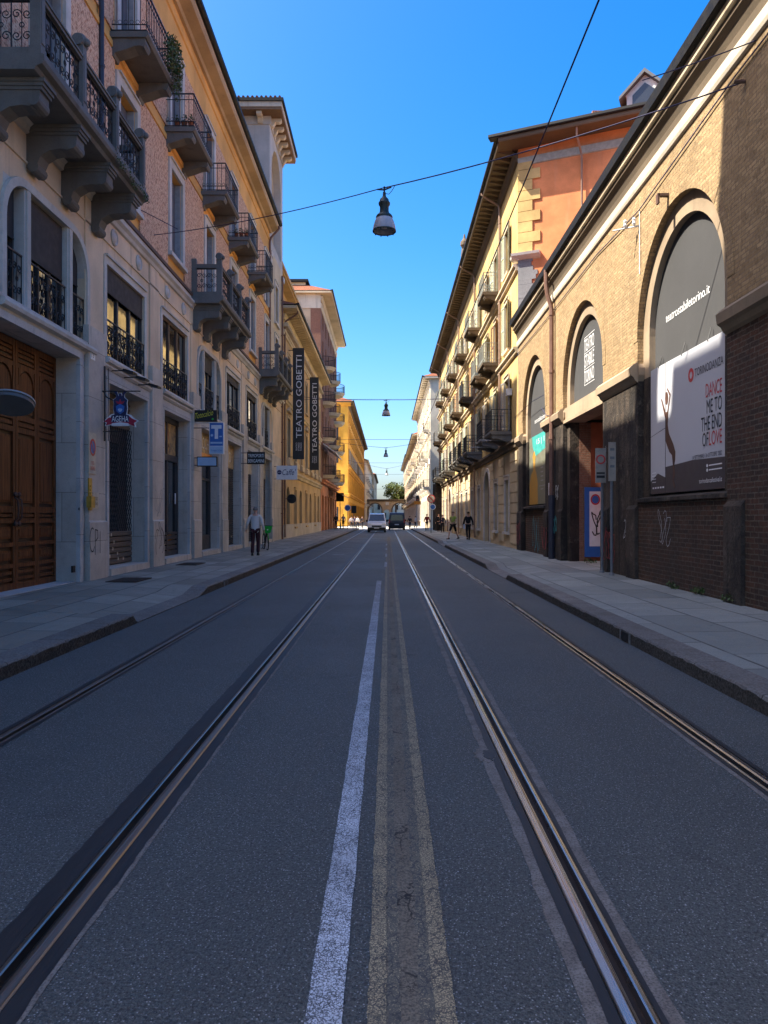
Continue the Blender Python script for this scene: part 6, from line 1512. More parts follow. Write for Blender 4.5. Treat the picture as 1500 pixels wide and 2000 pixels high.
# ---- L3: brick-red corner house with rounded balconies
def red_house():
    f = FL; u0, u1 = 74.8, 98; cs = cols(75.5, 97.5, 6)
    b = house('red_brick_house', 'tall red brick house with pale eaves and curved corner balconies', f, u0, u1, 23.6, cs, [
        dict(v0=.2, h=3.6, w=2.2, door=True, glazed=True), dict(v0=6.2, h=2.3, w=1.2, frame='frame_white'), dict(v0=10.0, h=2.3, w=1.2), dict(v0=13.7, h=2.3, w=1.2), dict(v0=17.3, h=2.2, w=1.2), dict(v0=20.6, h=1.7, w=1.1)],
        ('brick_red', [(4.9, .4, .5, 'plaster_orange'), (22.2, .5, .1, 'plaster_cream')], 'plaster_cream'), eave=1.15, ground=(4.8, 'plaster_orange'), end='plaster_tan', eave_style='plain')
    for v in (5.9, 9.7, 13.4, 17.0):
        for u in ((77.2, 79.8), (85.4, 88.0), (93.2, 96.8)):
            s_ = MB(); uc = (u[0]+u[1])/2; r = (u[1]-u[0])/2
            poly = [(uc+r*cos(pi*i/14), 1.25*sin(pi*i/14)) for i in range(15)]
            A = [f.p(x, v-.35, w_*.8+.003) for x, w_ in poly]; B = [f.p(x, v, w_+.003) for x, w_ in poly]; s_._prism(A, B); sl = s_.build('balcony', M['plaster_cream'], b)
            r_ = MB(); pts = [f.p(x, v+1.0, w_*.96) for x, w_ in poly]; r_.tube(pts, .03, 5); r_.tube([f.p(x, v+.08, w_*.96) for x, w_ in poly], .02, 5)
            for i in range(29):
                x, w_ = uc+r*cos(pi*i/28), 1.2*sin(pi*i/28); r_.tube([f.p(x, v, w_), f.p(x, v+1.0, w_)], .012, 4)
            r_.build('railing', M['iron'], sl)
    q = MB(); q.prism_u(f, [(.05, 4.7), (1.6, 4.0), (1.6, 4.08), (.05, 4.85)], 84, 97.5); q.build('awning', M['shutter_brown'], b)
    q = MB(); e = FS(u0-.002); x = XL; q.box(e, x-1.0, x, 14, 22.2, .003, .03); q.build('brick_edge', M['brick_red'], b)
    q = MB(); q.box(e, x-13, x, 22.2, 23.58, .003, .06); q.build('frieze', M['cornice_white'], b)
    q = MB(); q.box(e, x-2.9, x-2.2, 18.6, 20.2, .004, .05); q.build('window_surround', M['frame_white'], b); q = MB(); q.box(e, x-2.8, x-2.3, 18.7, 20.1, .051, .06); q.build('window_glazing', M['glass_dull'], b)
    q = MB(); q.bx(x-11, x-1.6, u0+.8, 96, 23.8, 25.0); q.build('attic', M['plaster_cream'], b); q = MB(); q.bx(x-11.3, x-1.3, u0+.5, 96.3, 25.0, 25.25); q.build('attic_eaves', M['gutter'], b)
    q = MB(); q.prism_u(f, [(.2, 8.8), (1.5, 7.9), (1.5, 8.0), (.2, 8.95)], 75.5, 84); q.build('awning', M['white_metal'], b)
red_house()
# ---- L4: the golden house in the sun and what lies beyond
def golden_house():
    f = Fr((XL, 0, 0), (0, 1, 0), (1, 0, 0)); u0, u1 = 126, 214; cs = cols(127, 213, 20)
    b = house('golden_house', 'long golden yellow house with grey eaves and a red tiled roof beyond the crossing', f, u0, u1, 20.6, cs, [
        dict(v0=1.0, h=2.9, w=1.7, surround='plaster_gold_dark'), dict(v0=6.0, h=2.6, w=1.3, surround='plaster_gold_dark', pediment=True), dict(v0=10.6, h=2.4, w=1.3, surround='plaster_gold_dark', shutters='shutter_grey'), dict(v0=14.4, h=2.2, w=1.3, surround='plaster_gold_dark'), dict(v0=17.8, h=1.5, w=1.2, surround='plaster_gold_dark')],
        ('plaster_gold', [(5.0, .5, .3, 'plaster_gold_dark'), (9.6, .3, .2, 'plaster_gold_dark')], 'cornice_brown'), eave=.95, far=True)
    e = FS(u0)
    for v0 in (1.0, 6.0, 10.6, 14.4):
        for i in range(3):
            x = XL-2.2-i*4.0; w_ = MB(); w_.box(e, x-.65, x+.65, v0, v0+2.3, .003, .03); ww = w_.build('window', M['glass_dull'], b); w_ = MB(); w_.box(e, x-.85, x-.65, v0, v0+2.5, .004, .09); w_.box(e, x+.65, x+.85, v0, v0+2.5, .004, .09); w_.box(e, x-.65, x+.65, v0+2.3, v0+2.5, .004, .09); w_.build('surround', M['plaster_gold_dark'], ww)
    q = MB(); q.prism_u(e, [(.003, 5.0), (.2, 5.1), (.2, 5.5), (.003, 5.55)], XL-13, XL+.2); q.build('string_course', M['plaster_gold_dark'], b); q = MB(); q.prism_u(e, [(.003, 20.0), (.3, 20.2), (.6, 20.58), (.003, 20.58)], XL-13, XL+.5); q.build('string_course', M['plaster_gold_dark'], b)
golden_house()
house('grey_house', 'pale grey apartment house beyond the golden house', Fr((XL+.3, 0, 0), (0, 1, 0), (1, 0, 0)), 214.3, 300, 17.5, cols(215, 299, 14), [
    dict(v0=1, h=2.7, w=1.5), dict(v0=5.3, h=2.2, w=1.3, balcony=set(range(0, 14, 2))), dict(v0=8.7, h=2.1, w=1.3, balcony=set(range(1, 14, 2))), dict(v0=12.1, h=2.1, w=1.3, balcony=set(range(0, 14, 2)))],
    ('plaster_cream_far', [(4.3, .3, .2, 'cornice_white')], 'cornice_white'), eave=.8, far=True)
house('far_red_house', 'distant reddish house at the end of the left side', Fr((XL+1.2, 0, 0), (0, 1, 0), (1, 0, 0)), 301, 380, 18.5, cols(302, 379, 8), [dict(v0=5.3, h=2.2, w=1.6), dict(v0=9, h=2.1, w=1.6), dict(v0=12.7, h=2.1, w=1.6)], ('plaster_tan',), eave=.8, far=True)
# a plain block behind the crossing on the left, seen through nothing but catching the sun
# ---- the far arched gateway and the pale block behind it
def gateway():
    Y = 232; e = FS(Y); b = thing('arched_gateway', 'stone gateway with two big arches and a flat top closing the street', 'gateway', (0, Y, 0))
    x0, x1 = -7.6, 6.6; ops = [(-5.75, -1.9, 0, 5.7, 'arch'), (1.5, 5.9, 0, 5.8, 'arch'), (-1.15, .55, 0, 3.9, 'arch')]
    wall('wall', e, x0, x1, 0, 6.4, ops, M['plaster_tan'], b, 1.2, seg=14)
    q = MB(); q.box(e, x0-.2, x1+.2, 6.4, 6.7, -1.3, .25); q.box(e, x0-.4, x1+.4, 6.7, 7.05, -1.5, .45); q.build('cornice', M['cornice_brown'], b)
    for o in ops[:2]:
        q = MB(); arch_band(q, e, (o[0]+o[1])/2, 0, o[3]-(o[1]-o[0])/2, (o[1]-o[0])/2, (o[1]-o[0])/2+.35, .003, .15, 12); q.build('arch_ring', M['cornice_brown'], b)
    q = MB(); q.box(e, -.6, .4, 5.2, 6.2, .003, .2); q.build('crest', M['stone_frame'], b)
gateway()
q = thing('pale_block', 'pale low building seen through the far arches', 'building', (0, 330, 0))
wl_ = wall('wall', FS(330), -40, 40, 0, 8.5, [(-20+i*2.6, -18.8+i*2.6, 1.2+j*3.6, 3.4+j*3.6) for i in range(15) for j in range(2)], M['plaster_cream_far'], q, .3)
m_ = MB(); m_.box(FS(330), -40, 40, 0, 8.4, -.6, -.35); m_.build('window_glazing', M['glass_dull'], q)
# tree behind the gateway
def tree(x, y, h, cr, label, seed):
    t = thing('street_tree', label, 'tree', (x, y, 0)); rnd = random.Random(seed)
    q = MB(); q.tube([(x, y, 0), (x+.1, y, h*.3), (x-.1, y+.1, h*.55), (x+.2, y, h*.8)], [.35, .28, .2, .08], 8)
    for k in range(6):
        a = k*1.05; q.tube([(x, y, h*(.35+.06*k)), (x+cr*.45*cos(a), y+cr*.45*sin(a), h*(.5+.06*k)), (x+cr*.8*cos(a), y+cr*.8*sin(a), h*(.6+.05*k))], [.14, .1, .04], 6)
    q.build('trunk', M['trunk'], t)
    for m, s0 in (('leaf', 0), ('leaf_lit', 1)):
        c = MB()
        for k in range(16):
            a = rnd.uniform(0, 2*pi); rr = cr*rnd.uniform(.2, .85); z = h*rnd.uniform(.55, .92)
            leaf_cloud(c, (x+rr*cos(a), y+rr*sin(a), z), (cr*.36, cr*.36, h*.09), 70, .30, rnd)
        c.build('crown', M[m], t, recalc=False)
tree(2.6, 246, 13.2, 4.2, 'round bushy green tree rising behind the far gateway', 3)
tree(5.9, 250, 11.6, 3.2, 'smaller green tree beside the bushy one behind the gateway', 5)

# ------------------------------------------------------------------ hanging lamps and wires
LAMP_LABELS = ['dark green bell lamp with grey glass shade hung over the street, nearest and largest', 'second bell lamp along the street, dark against the sky', 'third bell lamp, small and pale, above the van', 'farthest tiny bell lamp above the gateway']
def street_lamp(x, y, zb, s_, label):
    t = thing('hanging_lamp', label, 'street lamp', (x, y, zb), 'lamps hung over the street')
    L = lambda prof: [(r*s_, z*s_) for r, z in prof]
    q = MB(); q.lathe((x, y, zb), L([(.175, .265), (.18, .30), (.165, .33), (.135, .36), (.11, .37), (.095, .43), (.095, .52), (.12, .56), (.125, .60), (.105, .63), (.09, .68), (.05, .72), (.035, .75), (.03, .83), (.001, .84)]), 20); q.build('lamp_body', M['lamp_green'], t, smooth=True)
    q = MB(); q.lathe((x, y, zb), L([(.245, 0), (.242, .05), (.23, .12), (.205, .20), (.175, .265)]), 24, cap=False); q.lathe((x, y, zb), L([(.235, .0), (.232, .05), (.22, .12), (.195, .20), (.165, .255)]), 24, cap=False); q.build('lamp_shade', M['lamp_shade'], t, smooth=True)
    q = MB(); q.lathe((x, y, zb), L([(.25, -.015), (.255, .0), (.25, .015), (.238, .012), (.238, -.012), (.25, -.015)]), 24, cap=False)
    for k in range(10): a = k*2*pi/10; q.bx(x+.235*s_*cos(a)-.012, x+.235*s_*cos(a)+.012, y+.235*s_*sin(a)-.012, y+.235*s_*sin(a)+.012, zb-.035*s_, zb)
    q.build('rim', M['lamp_green'], t)
    q = MB(); q.lathe((x, y, zb), L([(.001, .06), (.07, .07), (.085, .12), (.06, .2), (.03, .24)]), 14); q.build('bulb', M['letter_cream'], t, smooth=True)
    q = MB(); q.tube([(x-.15*s_, y, zb+.89*s_), (x, y, zb+.88*s_), (x+.15*s_, y, zb+.94*s_)], .018*s_, 5); q.tube([(x, y, zb+.82*s_), (x, y, zb+.95*s_)], .02*s_, 6); q.tube([(x+.03*s_, y, zb+.80*s_), (x+.10*s_, y, zb+.79*s_), (x+.16*s_, y, zb+.86*s_), (x+.22*s_, y, zb+.96*s_)], .007, 4); q.build('hanger', M['black'], t)
    return Vector((x, y, zb+.93*s_))
def wire(label, pts, r=.011, group='wires above the street'):
    mb = MB(); mb.tube(pts, r, 5); tag(mb.build('overhead_wire', M['wire'], None), label, 'wire', group)
def sag(a, b, s_, n=10):
    a, b = Vector(a), Vector(b); return [tuple(a.lerp(b, i/n)-Vector((0, 0, s_*4*(i/n)*(1-i/n)))) for i in range(n+1)]
hk = street_lamp(-.07, 16.2, 7.69, 1.0, LAMP_LABELS[0])
wire('thin span wire from the ochre palazzo to the nearest lamp', sag((XL, 21.3, 9.5), hk, .12), .011)
wire('span wire and cable from the nearest lamp to the brick hall wall', sag(hk+Vector((.02, 0, 0)), (XR, 11.75, 8.33), .10), .013)
wire('short forked stay wire near the brick hall cornice', sag((4.2, 12.5, 8.78), (XR, 11.4, 8.75), .02), .010)
wire('short forked stay wire on the ochre palazzo', sag((XL, 20.1, 9.75), (-5.7, 20.6, 9.4), .0, 3), .010)
q = MB(); q.tube([(XR, 11.75, 8.33), (XR-.15, 11.8, 8.36)], .03, 6)
tag(q.build('wall_anchor', M['iron_rust']), 'rusty wall anchor holding the span wire on the brick hall', 'anchor')
for (x, y, zb, lab, zl, zr) in ((-.10, 52, 8.55, LAMP_LABELS[1], 9.9, 9.9), (-.20, 90, 8.75, LAMP_LABELS[2], 10.6, 10.8), (-.15, 125, 8.5, LAMP_LABELS[3], 11, 11)):
    h2 = street_lamp(x, y, zb, 1.15, lab); n = {52: 'second', 90: 'third', 125: 'farthest'}[y]
    wire(f'span wire holding the {n} bell lamp', sag((XL, y, zl), h2, .1)+sag(h2, (XR, y, zr), .1)[1:], .014 if y < 60 else .02)
wire('violet tram contact wire running along the street above the right track', [(1.51, -5, 5.27)]+[(1.51, y, 5.27) for y in (2, 8, 20, 40, 70, 110, 230)], .0075)
for y, z, lab in ((60, 10.9, 'straight cross wire just beyond the second lamp'), (96, 11.4, 'straight cross wire beyond the third lamp'), (140, 11.6, 'cross wire over the golden house end'), (160, 10.6, 'low cross wire far down the street'), (190, 8.6, 'lowest cross wire before the gateway')):
    wire(lab, [(XL, y, z), (XR, y, z)], .014 if y < 70 else .022)

# ------------------------------------------------------------------ people
def skin_mesh(name, nodes, edges, mat, parent, sub=1):
    keys = list(nodes); idx = {k: i for i, k in enumerate(keys)}
    me = bpy.data.meshes.new(name); me.from_pydata([nodes[k][0] for k in keys], [(idx[a], idx[b]) for a, b in edges], [])
    o = bpy.data.objects.new(name, me); COL.objects.link(o)
    md = o.modifiers.new('skin', 'SKIN'); md.use_smooth_shade = True
    for i, k in enumerate(keys):
        r = nodes[k][1]; me.skin_vertices[0].data[i].radius = r if isinstance(r, tuple) else (r, r)
        me.skin_vertices[0].data[i].use_root = (i == 0)
    s_ = o.modifiers.new('smooth', 'SUBSURF'); s_.levels = sub; s_.render_levels = sub
    dg = bpy.context.evaluated_depsgraph_get(); dg.update()
    m2 = bpy.data.meshes.new_from_object(o.evaluated_get(dg)); o.modifiers.clear(); o.data = m2; m2.name = name; bpy.data.meshes.remove(me)
    m2.materials.clear(); m2.materials.append(mat)
    for p in m2.polygons: p.use_smooth = True
    attach(o, parent); return o
CLOTH = {}
def cloth(c, rough=.85):
    if c not in CLOTH: CLOTH[c] = plaster('cloth_%d' % len(CLOTH), c, .12, 0, fine=60, bump=.1, rough=rough)
    return CLOTH[c]
def person(label, x, y, z, rot, h=1.73, top=(.5, .5, .5), legs=(.03, .03, .03), hair=(.05, .045, .04), stride=.25, arm=(.15, .1), long_top=False, shorts=False, sleeves=True, lean=0.0, elbow=(.3, .3), group='people in the street', fine=True):
    t = thing('person', label, 'person', (x, y, z), group)
    s_ = h/1.73; ca, sa = cos(rot), sin(rot)
    def W(p):                                             # local: +Y ahead, +X to the person's right
        px, py, pz = p; py += lean*(pz-.9) if pz > .9 else 0
        return (x + s_*(px*ca - py*sa), y + s_*(px*sa + py*ca), z + s_*pz)
    N = {}; E = []
    def nd(k, p, r): N[k] = (W(p), (r[0]*s_, r[1]*s_) if isinstance(r, tuple) else r*s_)
    nd('pelvis', (0, 0, .95), (.135, .10)); nd('waist', (0, .0, 1.10), (.125, .09)); nd('chest', (0, .01, 1.28), (.15, .105)); nd('collar', (0, -.005, 1.43), (.085, .065)); nd('neck', (0, .0, 1.50), .05); nd('jaw', (0, .02, 1.57), (.062, .068)); nd('head', (0, .01, 1.645), (.073, .088)); nd('crown', (0, .0, 1.715), (.04, .05))
    E += [('pelvis', 'waist'), ('waist', 'chest'), ('chest', 'collar'), ('collar', 'neck'), ('neck', 'jaw'), ('jaw', 'head'), ('head', 'crown')]
    for i, sd in (('l', -1), ('r', 1)):
        st = stride*sd
        hip = (sd*.085, 0, .90); kn = (sd*.09, st*.55+.04, .49); an = (sd*.09, st-.02 if st > 0 else st-.06, .085 if st >= 0 or abs(st) < .1 else .13); toe = (sd*.10, an[1]+.14, .04 if st >= 0 or abs(st) < .1 else .06)
        nd('hip'+i, hip, .082); nd('thigh'+i, tuple((a+b)/2 for a, b in zip(hip, kn)), .077); nd('knee'+i, kn, .055); nd('calf'+i, tuple(a*.65+b*.35 for a, b in zip(kn, an)), .054); nd('ankle'+i, an, .036); nd('toe'+i, toe, (.042, .028))
        E += [('pelvis', 'hip'+i), ('hip'+i, 'thigh'+i), ('thigh'+i, 'knee'+i), ('knee'+i, 'calf'+i), ('calf'+i, 'ankle'+i), ('ankle'+i, 'toe'+i)]
        sw = -st*.8 + arm[0]*0; el = elbow[0 if sd < 0 else 1]; ab = arm[0 if sd < 0 else 1]
        sh = (sd*.175, -.0, 1.40); eb = (sd*(.20+ab*.6), sw*.35-.03, 1.13); wr = (sd*(.20+ab), sw*.6+el*.26, 1.13-.25*cos(el*1.2)); 
        nd('shoulder'+i, sh, .058); nd('elbow'+i, eb, .042); nd('wrist'+i, wr, .028)
        d = (Vector(wr)-Vector(eb)).normalized(); pm = Vector(wr)+d*.07; nd('palm'+i, tuple(pm), (.036, .018))
        E += [('collar', 'shoulder'+i), ('shoulder'+i, 'elbow'+i), ('elbow'+i, 'wrist'+i), ('wrist'+i, 'palm'+i)]
        if fine:
            fwd = Vector((0, 1, 0)); 
            for k in range(4):
                o0 = pm + fwd*((k-1.5)*.020) + d*.02; o1 = o0 + d*(.045-.006*abs(k-1.3)) + Vector((-sd*.008, 0, 0)); o2 = o1 + d*.028 + Vector((-sd*.016, 0, 0))
                nd(f'knuckle{k}{i}', tuple(o0), .0095); nd(f'finger{k}{i}', tuple(o1), .0085); nd(f'tip{k}{i}', tuple(o2), .0075); E += [('palm'+i, f'knuckle{k}{i}'), (f'knuckle{k}{i}', f'finger{k}{i}'), (f'finger{k}{i}', f'tip{k}{i}')]
            o1 = pm - d*.02 + fwd*.045; o2 = o1 + d*.035 + fwd*.012; nd('thumb'+i, tuple(o1), .011); nd('thumbtip'+i, tuple(o2), .009); E += [('palm'+i, 'thumb'+i), ('thumb'+i, 'thumbtip'+i)]
    skin_mesh('body', N, E, M['skin'], t)
    f = MB()
    q = MB(); c = W((0, .098, 1.615)); q.ball(c, .013*s_, .013*s_, .02*s_, 6, 5); q.build('nose', M['skin'], t, smooth=True)
    for sd in (-1, 1):
        q = MB(); q.ball(W((sd*.03, .088, 1.645)), .011*s_, .011*s_, .009*s_, 6, 5); q.build('eye', M['black'], t); q = MB(); q.ball(W((sd*.078, .0, 1.63)), .012*s_, .022*s_, .03*s_, 6, 5); q.build('ear', M['skin'], t, smooth=True)
    q = MB(); q.ball(W((0, .088, 1.57)), .024*s_, .008*s_, .006*s_, 6, 5); q.build('mouth', M['sign_crimson'], t)
    # hair cap
    q = MB(); pts = []
    m1, n1 = 7, 14
    for i in range(m1):
        for k in range(n1):
            a = 2*pi*k/n1; lim = .40 if sin(a) > .3 else .62
            th = pi*lim*i/(m1-1); pts.append(W((.088*sin(th)*cos(a), -.002+.104*sin(th)*sin(a), 1.652+.098*cos(th))))
    q.add(pts, [(i*n1+k, i*n1+(k+1) % n1, (i+1)*n1+(k+1) % n1, (i+1)*n1+k) for i in range(m1-1) for k in range(n1)]); q.build('hair', cloth(hair), t, smooth=True)
    # clothes follow the body
    g = lambda k, f_: (N[k][0], tuple(r*f_ for r in N[k][1]) if isinstance(N[k][1], tuple) else N[k][1]*f_)
    T = {k: g(k, 1.16) for k in ('chest', 'waist', 'pelvis')}; T['collar'] = g('collar', 1.08); TE = [('chest', 'waist'), ('waist', 'pelvis'), ('chest', 'collar')]
    if long_top:
        T['hem'] = (W((0, -.01, .78)), (.19*s_, .15*s_)); T['pelvis'] = (N['pelvis'][0], (.175*s_, .135*s_)); T['waist'] = (N['waist'][0], (.165*s_, .125*s_)); T['chest'] = (N['chest'][0], (.18*s_, .13*s_)); TE += [('pelvis', 'hem')]
    for i in 'lr':
        T['shoulder'+i] = g('shoulder'+i, 1.22)
        TE.append(('collar', 'shoulder'+i)); T['elbow'+i] = g('elbow'+i, 1.4); TE.append(('shoulder'+i, 'elbow'+i))
        if not sleeves: T['elbow'+i] = (tuple(Vector(N['shoulder'+i][0]).lerp(Vector(N['elbow'+i][0]), .55)), .066*s_)
        else: T['wrist'+i] = g('wrist'+i, 1.6); TE.append(('elbow'+i, 'wrist'+i))
    skin_mesh('jacket' if long_top else 'shirt', T, TE, cloth(top), t)
    P = {'pelvis': g('pelvis', 1.1)}; PE = []
    for i in 'lr':
        P['hip'+i] = g('hip'+i, 1.14); P['thigh'+i] = g('thigh'+i, 1.16); P['knee'+i] = g('knee'+i, 1.3); PE += [('pelvis', 'hip'+i), ('hip'+i, 'thigh'+i), ('thigh'+i, 'knee'+i)]
        if not shorts: P['calf'+i] = g('calf'+i, 1.28); P['ankle'+i] = g('ankle'+i, 1.75); PE += [('knee'+i, 'calf'+i), ('calf'+i, 'ankle'+i)]
    skin_mesh('shorts' if shorts else 'trousers', P, PE, cloth(legs), t)
    for i in 'lr':
        q = MB(); a, b_ = Vector(N['ankle'+i][0]), Vector(N['toe'+i][0]); dr = (b_-a); dr.z = 0; dr.normalize(); sd = Vector((-dr.y, dr.x, 0)); zz = b_.z-.028*s_
        prof = [(-.07, .040, .09), (-.02, .044, .10), (.06, .048, .075), (.13, .046, .055), (.19, .025, .04)]
        rows = []
        for u, hw, hh in prof:
            c = a+dr*u*s_; c.z = zz; rows.append([c-sd*hw*s_, c-sd*hw*.8*s_+Vector((0, 0, hh*s_)), c+sd*hw*.8*s_+Vector((0, 0, hh*s_)), c+sd*hw*s_])
        for r0, r1 in zip(rows[:-1], rows[1:]):
            for k in range(4): q.quad(r0[k], r0[(k+1) % 4], r1[(k+1) % 4], r1[k])
        q.quad(*rows[0]); q.quad(*rows[-1]); q.build('shoe', M['black'], t, smooth=True)
    return t
person('elderly man in pale jacket and maroon trousers walking away on the left pavement', -4.80, 27.5, .175, .06, 1.76, (.62, .61, .59), (.055, .022, .028), (.17, .165, .16), .08, (.14, .10), True, elbow=(.5, .35))
person('jogger in a green shirt and black shorts on the right pavement', 4.15, 48.0, .17, 2.5, 1.74, (.30, .40, .08), (.015, .015, .016), (.04, .03, .025), .42, (.12, .12), shorts=True, sleeves=False, elbow=(1.1, 1.1))
person('person in a dark coat with a pale blue bag beside the jogger', 4.95, 46.5, .18, .1, 1.72, (.018, .018, .02), (.02, .02, .022), (.03, .025, .02), .12, (.1, .1))
person('person in a red jacket at the far right kerb', 4.05, 78, .16, 3.0, 1.72, (.22, .03, .035), (.03, .025, .025), (.03, .02, .02), .15)
person('person dressed in black with a blue bag near the far right kerb', 4.9, 73, .17, 3.3, 1.74, (.02, .02, .025), (.015, .015, .018), (.02, .02, .02), .1)
person('person in dark blue standing behind the one in black', 5.0, 69, .18, 2.8, 1.60, (.025, .03, .06), (.02, .02, .02), (.02, .02, .02), .05)
person('person in a light top and dark shorts at the far left crossing', -5.55, 95, .17, .2, 1.75, (.42, .40, .42), (.02, .02, .025), (.03, .025, .02), .2, shorts=True, sleeves=False)
person('person in dark clothes standing by the brick house corner', -6.0, 88, .18, 2.7, 1.75, (.03, .03, .035), (.03, .03, .05), (.03, .025, .02), .05)
for k, (x, y, c, lab) in enumerate(((-4.9, 103, (.5, .45, .45), 'pedestrian in a pale pink top on the sunny crossing'), (-4.5, 104, (.12, .10, .2), 'pedestrian in violet on the sunny crossing'), (-4.1, 103.5, (.55, .55, .55), 'pedestrian in white on the sunny crossing'), (-3.5, 105, (.04, .04, .05), 'pedestrian in black nearest the white van on the crossing'), (3.6, 97, (.5, .5, .55), 'pedestrian in white by the orange signal post'), (2.9, 99, (.03, .03, .035), 'pedestrian in black right of the dark van'))):
    person(lab, x, y, .01, k*1.3, 1.7, c, (.03, .03, .04), (.04, .03, .02), .15, fine=False)
# shoulder bag of the person in the dark coat
q = MB(); q.bx(4.66, 4.74, 46.4, 46.62, .85, 1.15); b0 = thing('shoulder_bag', 'pale blue shoulder bag on the person beside the jogger', 'bag', (4.7, 46.5, .85)); q.build('bag_body', M['sign_lightblue'], b0)
q = MB(); q.tube([(4.7, 46.45, 1.14), (4.78, 46.45, 1.45), (4.85, 46.5, 1.60)], .012, 4); q.build('strap', M['black'], b0)

# green-basket hire bicycle leaning in the doorway
def bicycle(x, y, z):
    t = thing('bicycle', 'hire bicycle with a bright green front basket and mudguards on the left pavement', 'bicycle', (x, y, z))
    R_ = .33
    # it stands nearly along the pavement, front wheel towards us
    dirv = Vector((.30, -.954, 0)); up = Vector((0, 0, 1)); o = Vector((x, y, z))
    P = lambda a, h: o+dirv*a+up*h
    for nm, a in (('front', .52), ('rear', -.52)):
        q = MB(); c = P(a, R_); q.tube([c+dirv*(R_*cos(i*2*pi/24))+up*(R_*sin(i*2*pi/24)) for i in range(24)], .024, 6, True); wh = q.build('wheel', M['rubber'], t)
        q = MB(); q.tube([c+dirv*((R_-.03)*cos(i*2*pi/24))+up*((R_-.03)*sin(i*2*pi/24)) for i in range(24)], .010, 4, True)
        for i in range(12): q.tube([c, c+dirv*((R_-.03)*cos(i*pi/6))+up*((R_-.03)*sin(i*pi/6))], .003, 3)
        q.build('rim', M['white_metal'], wh)
        q = MB(); q.tube([c+dirv*((R_+.045)*cos(i*pi/12))+up*((R_+.045)*sin(i*pi/12)) for i in range(1, 12)], .016, 5); q.build('mudguard', M['green_plastic'], t)
    q = MB(); st = P(-.18, .82); hd = P(.34, .86); bb = P(-.08, .30)
    q.tube([P(.52, R_), hd, P(.30, 1.02)], .02, 6); q.tube([hd+up*-.1, bb], .026, 6); q.tube([bb, st], .02, 6); q.tube([P(-.52, R_), bb], .014, 5); q.tube([P(-.52, R_), P(-.16, .7)], .012, 5)
    sd = dirv.cross(up); q.tube([P(.30, 1.02)-sd*.28, P(.30, 1.04), P(.30, 1.02)+sd*.28], .014, 6); q.tube([bb-sd*.12, bb+sd*.12], .016, 6); q.build('frame', M['black'], t)
    q = MB(); q.ball(P(-.19, .86), .10, .12, .035); q.build('saddle', M['black'], t)
    q = MB(); A = [P(.40, .72)+dirv*d*.12+sd*s_*.13 for d, s_ in ((-1, -1), (1, -1), (1, 1), (-1, 1))]; B = [P(.44, 1.02)+dirv*d*.18+sd*s_*.20 for d, s_ in ((-1, -1), (1, -1), (1, 1), (-1, 1))]
    q.add(A+B, [(0,1,2,3), (0,1,5,4), (1,2,6,5), (2,3,7,6), (3,0,4,7)]); q.build('basket', M['green_plastic'], t)
    q = MB(); q.ball(P(.57, .86), .03, .02, .03); q.build('headlight', M['headlight'], t)
    q = MB(); q.tube([bb, bb+sd*.16-up*.28], .012, 5); q.build('kickstand', M['iron'], t)
bicycle(-5.25, 32.6, .18)

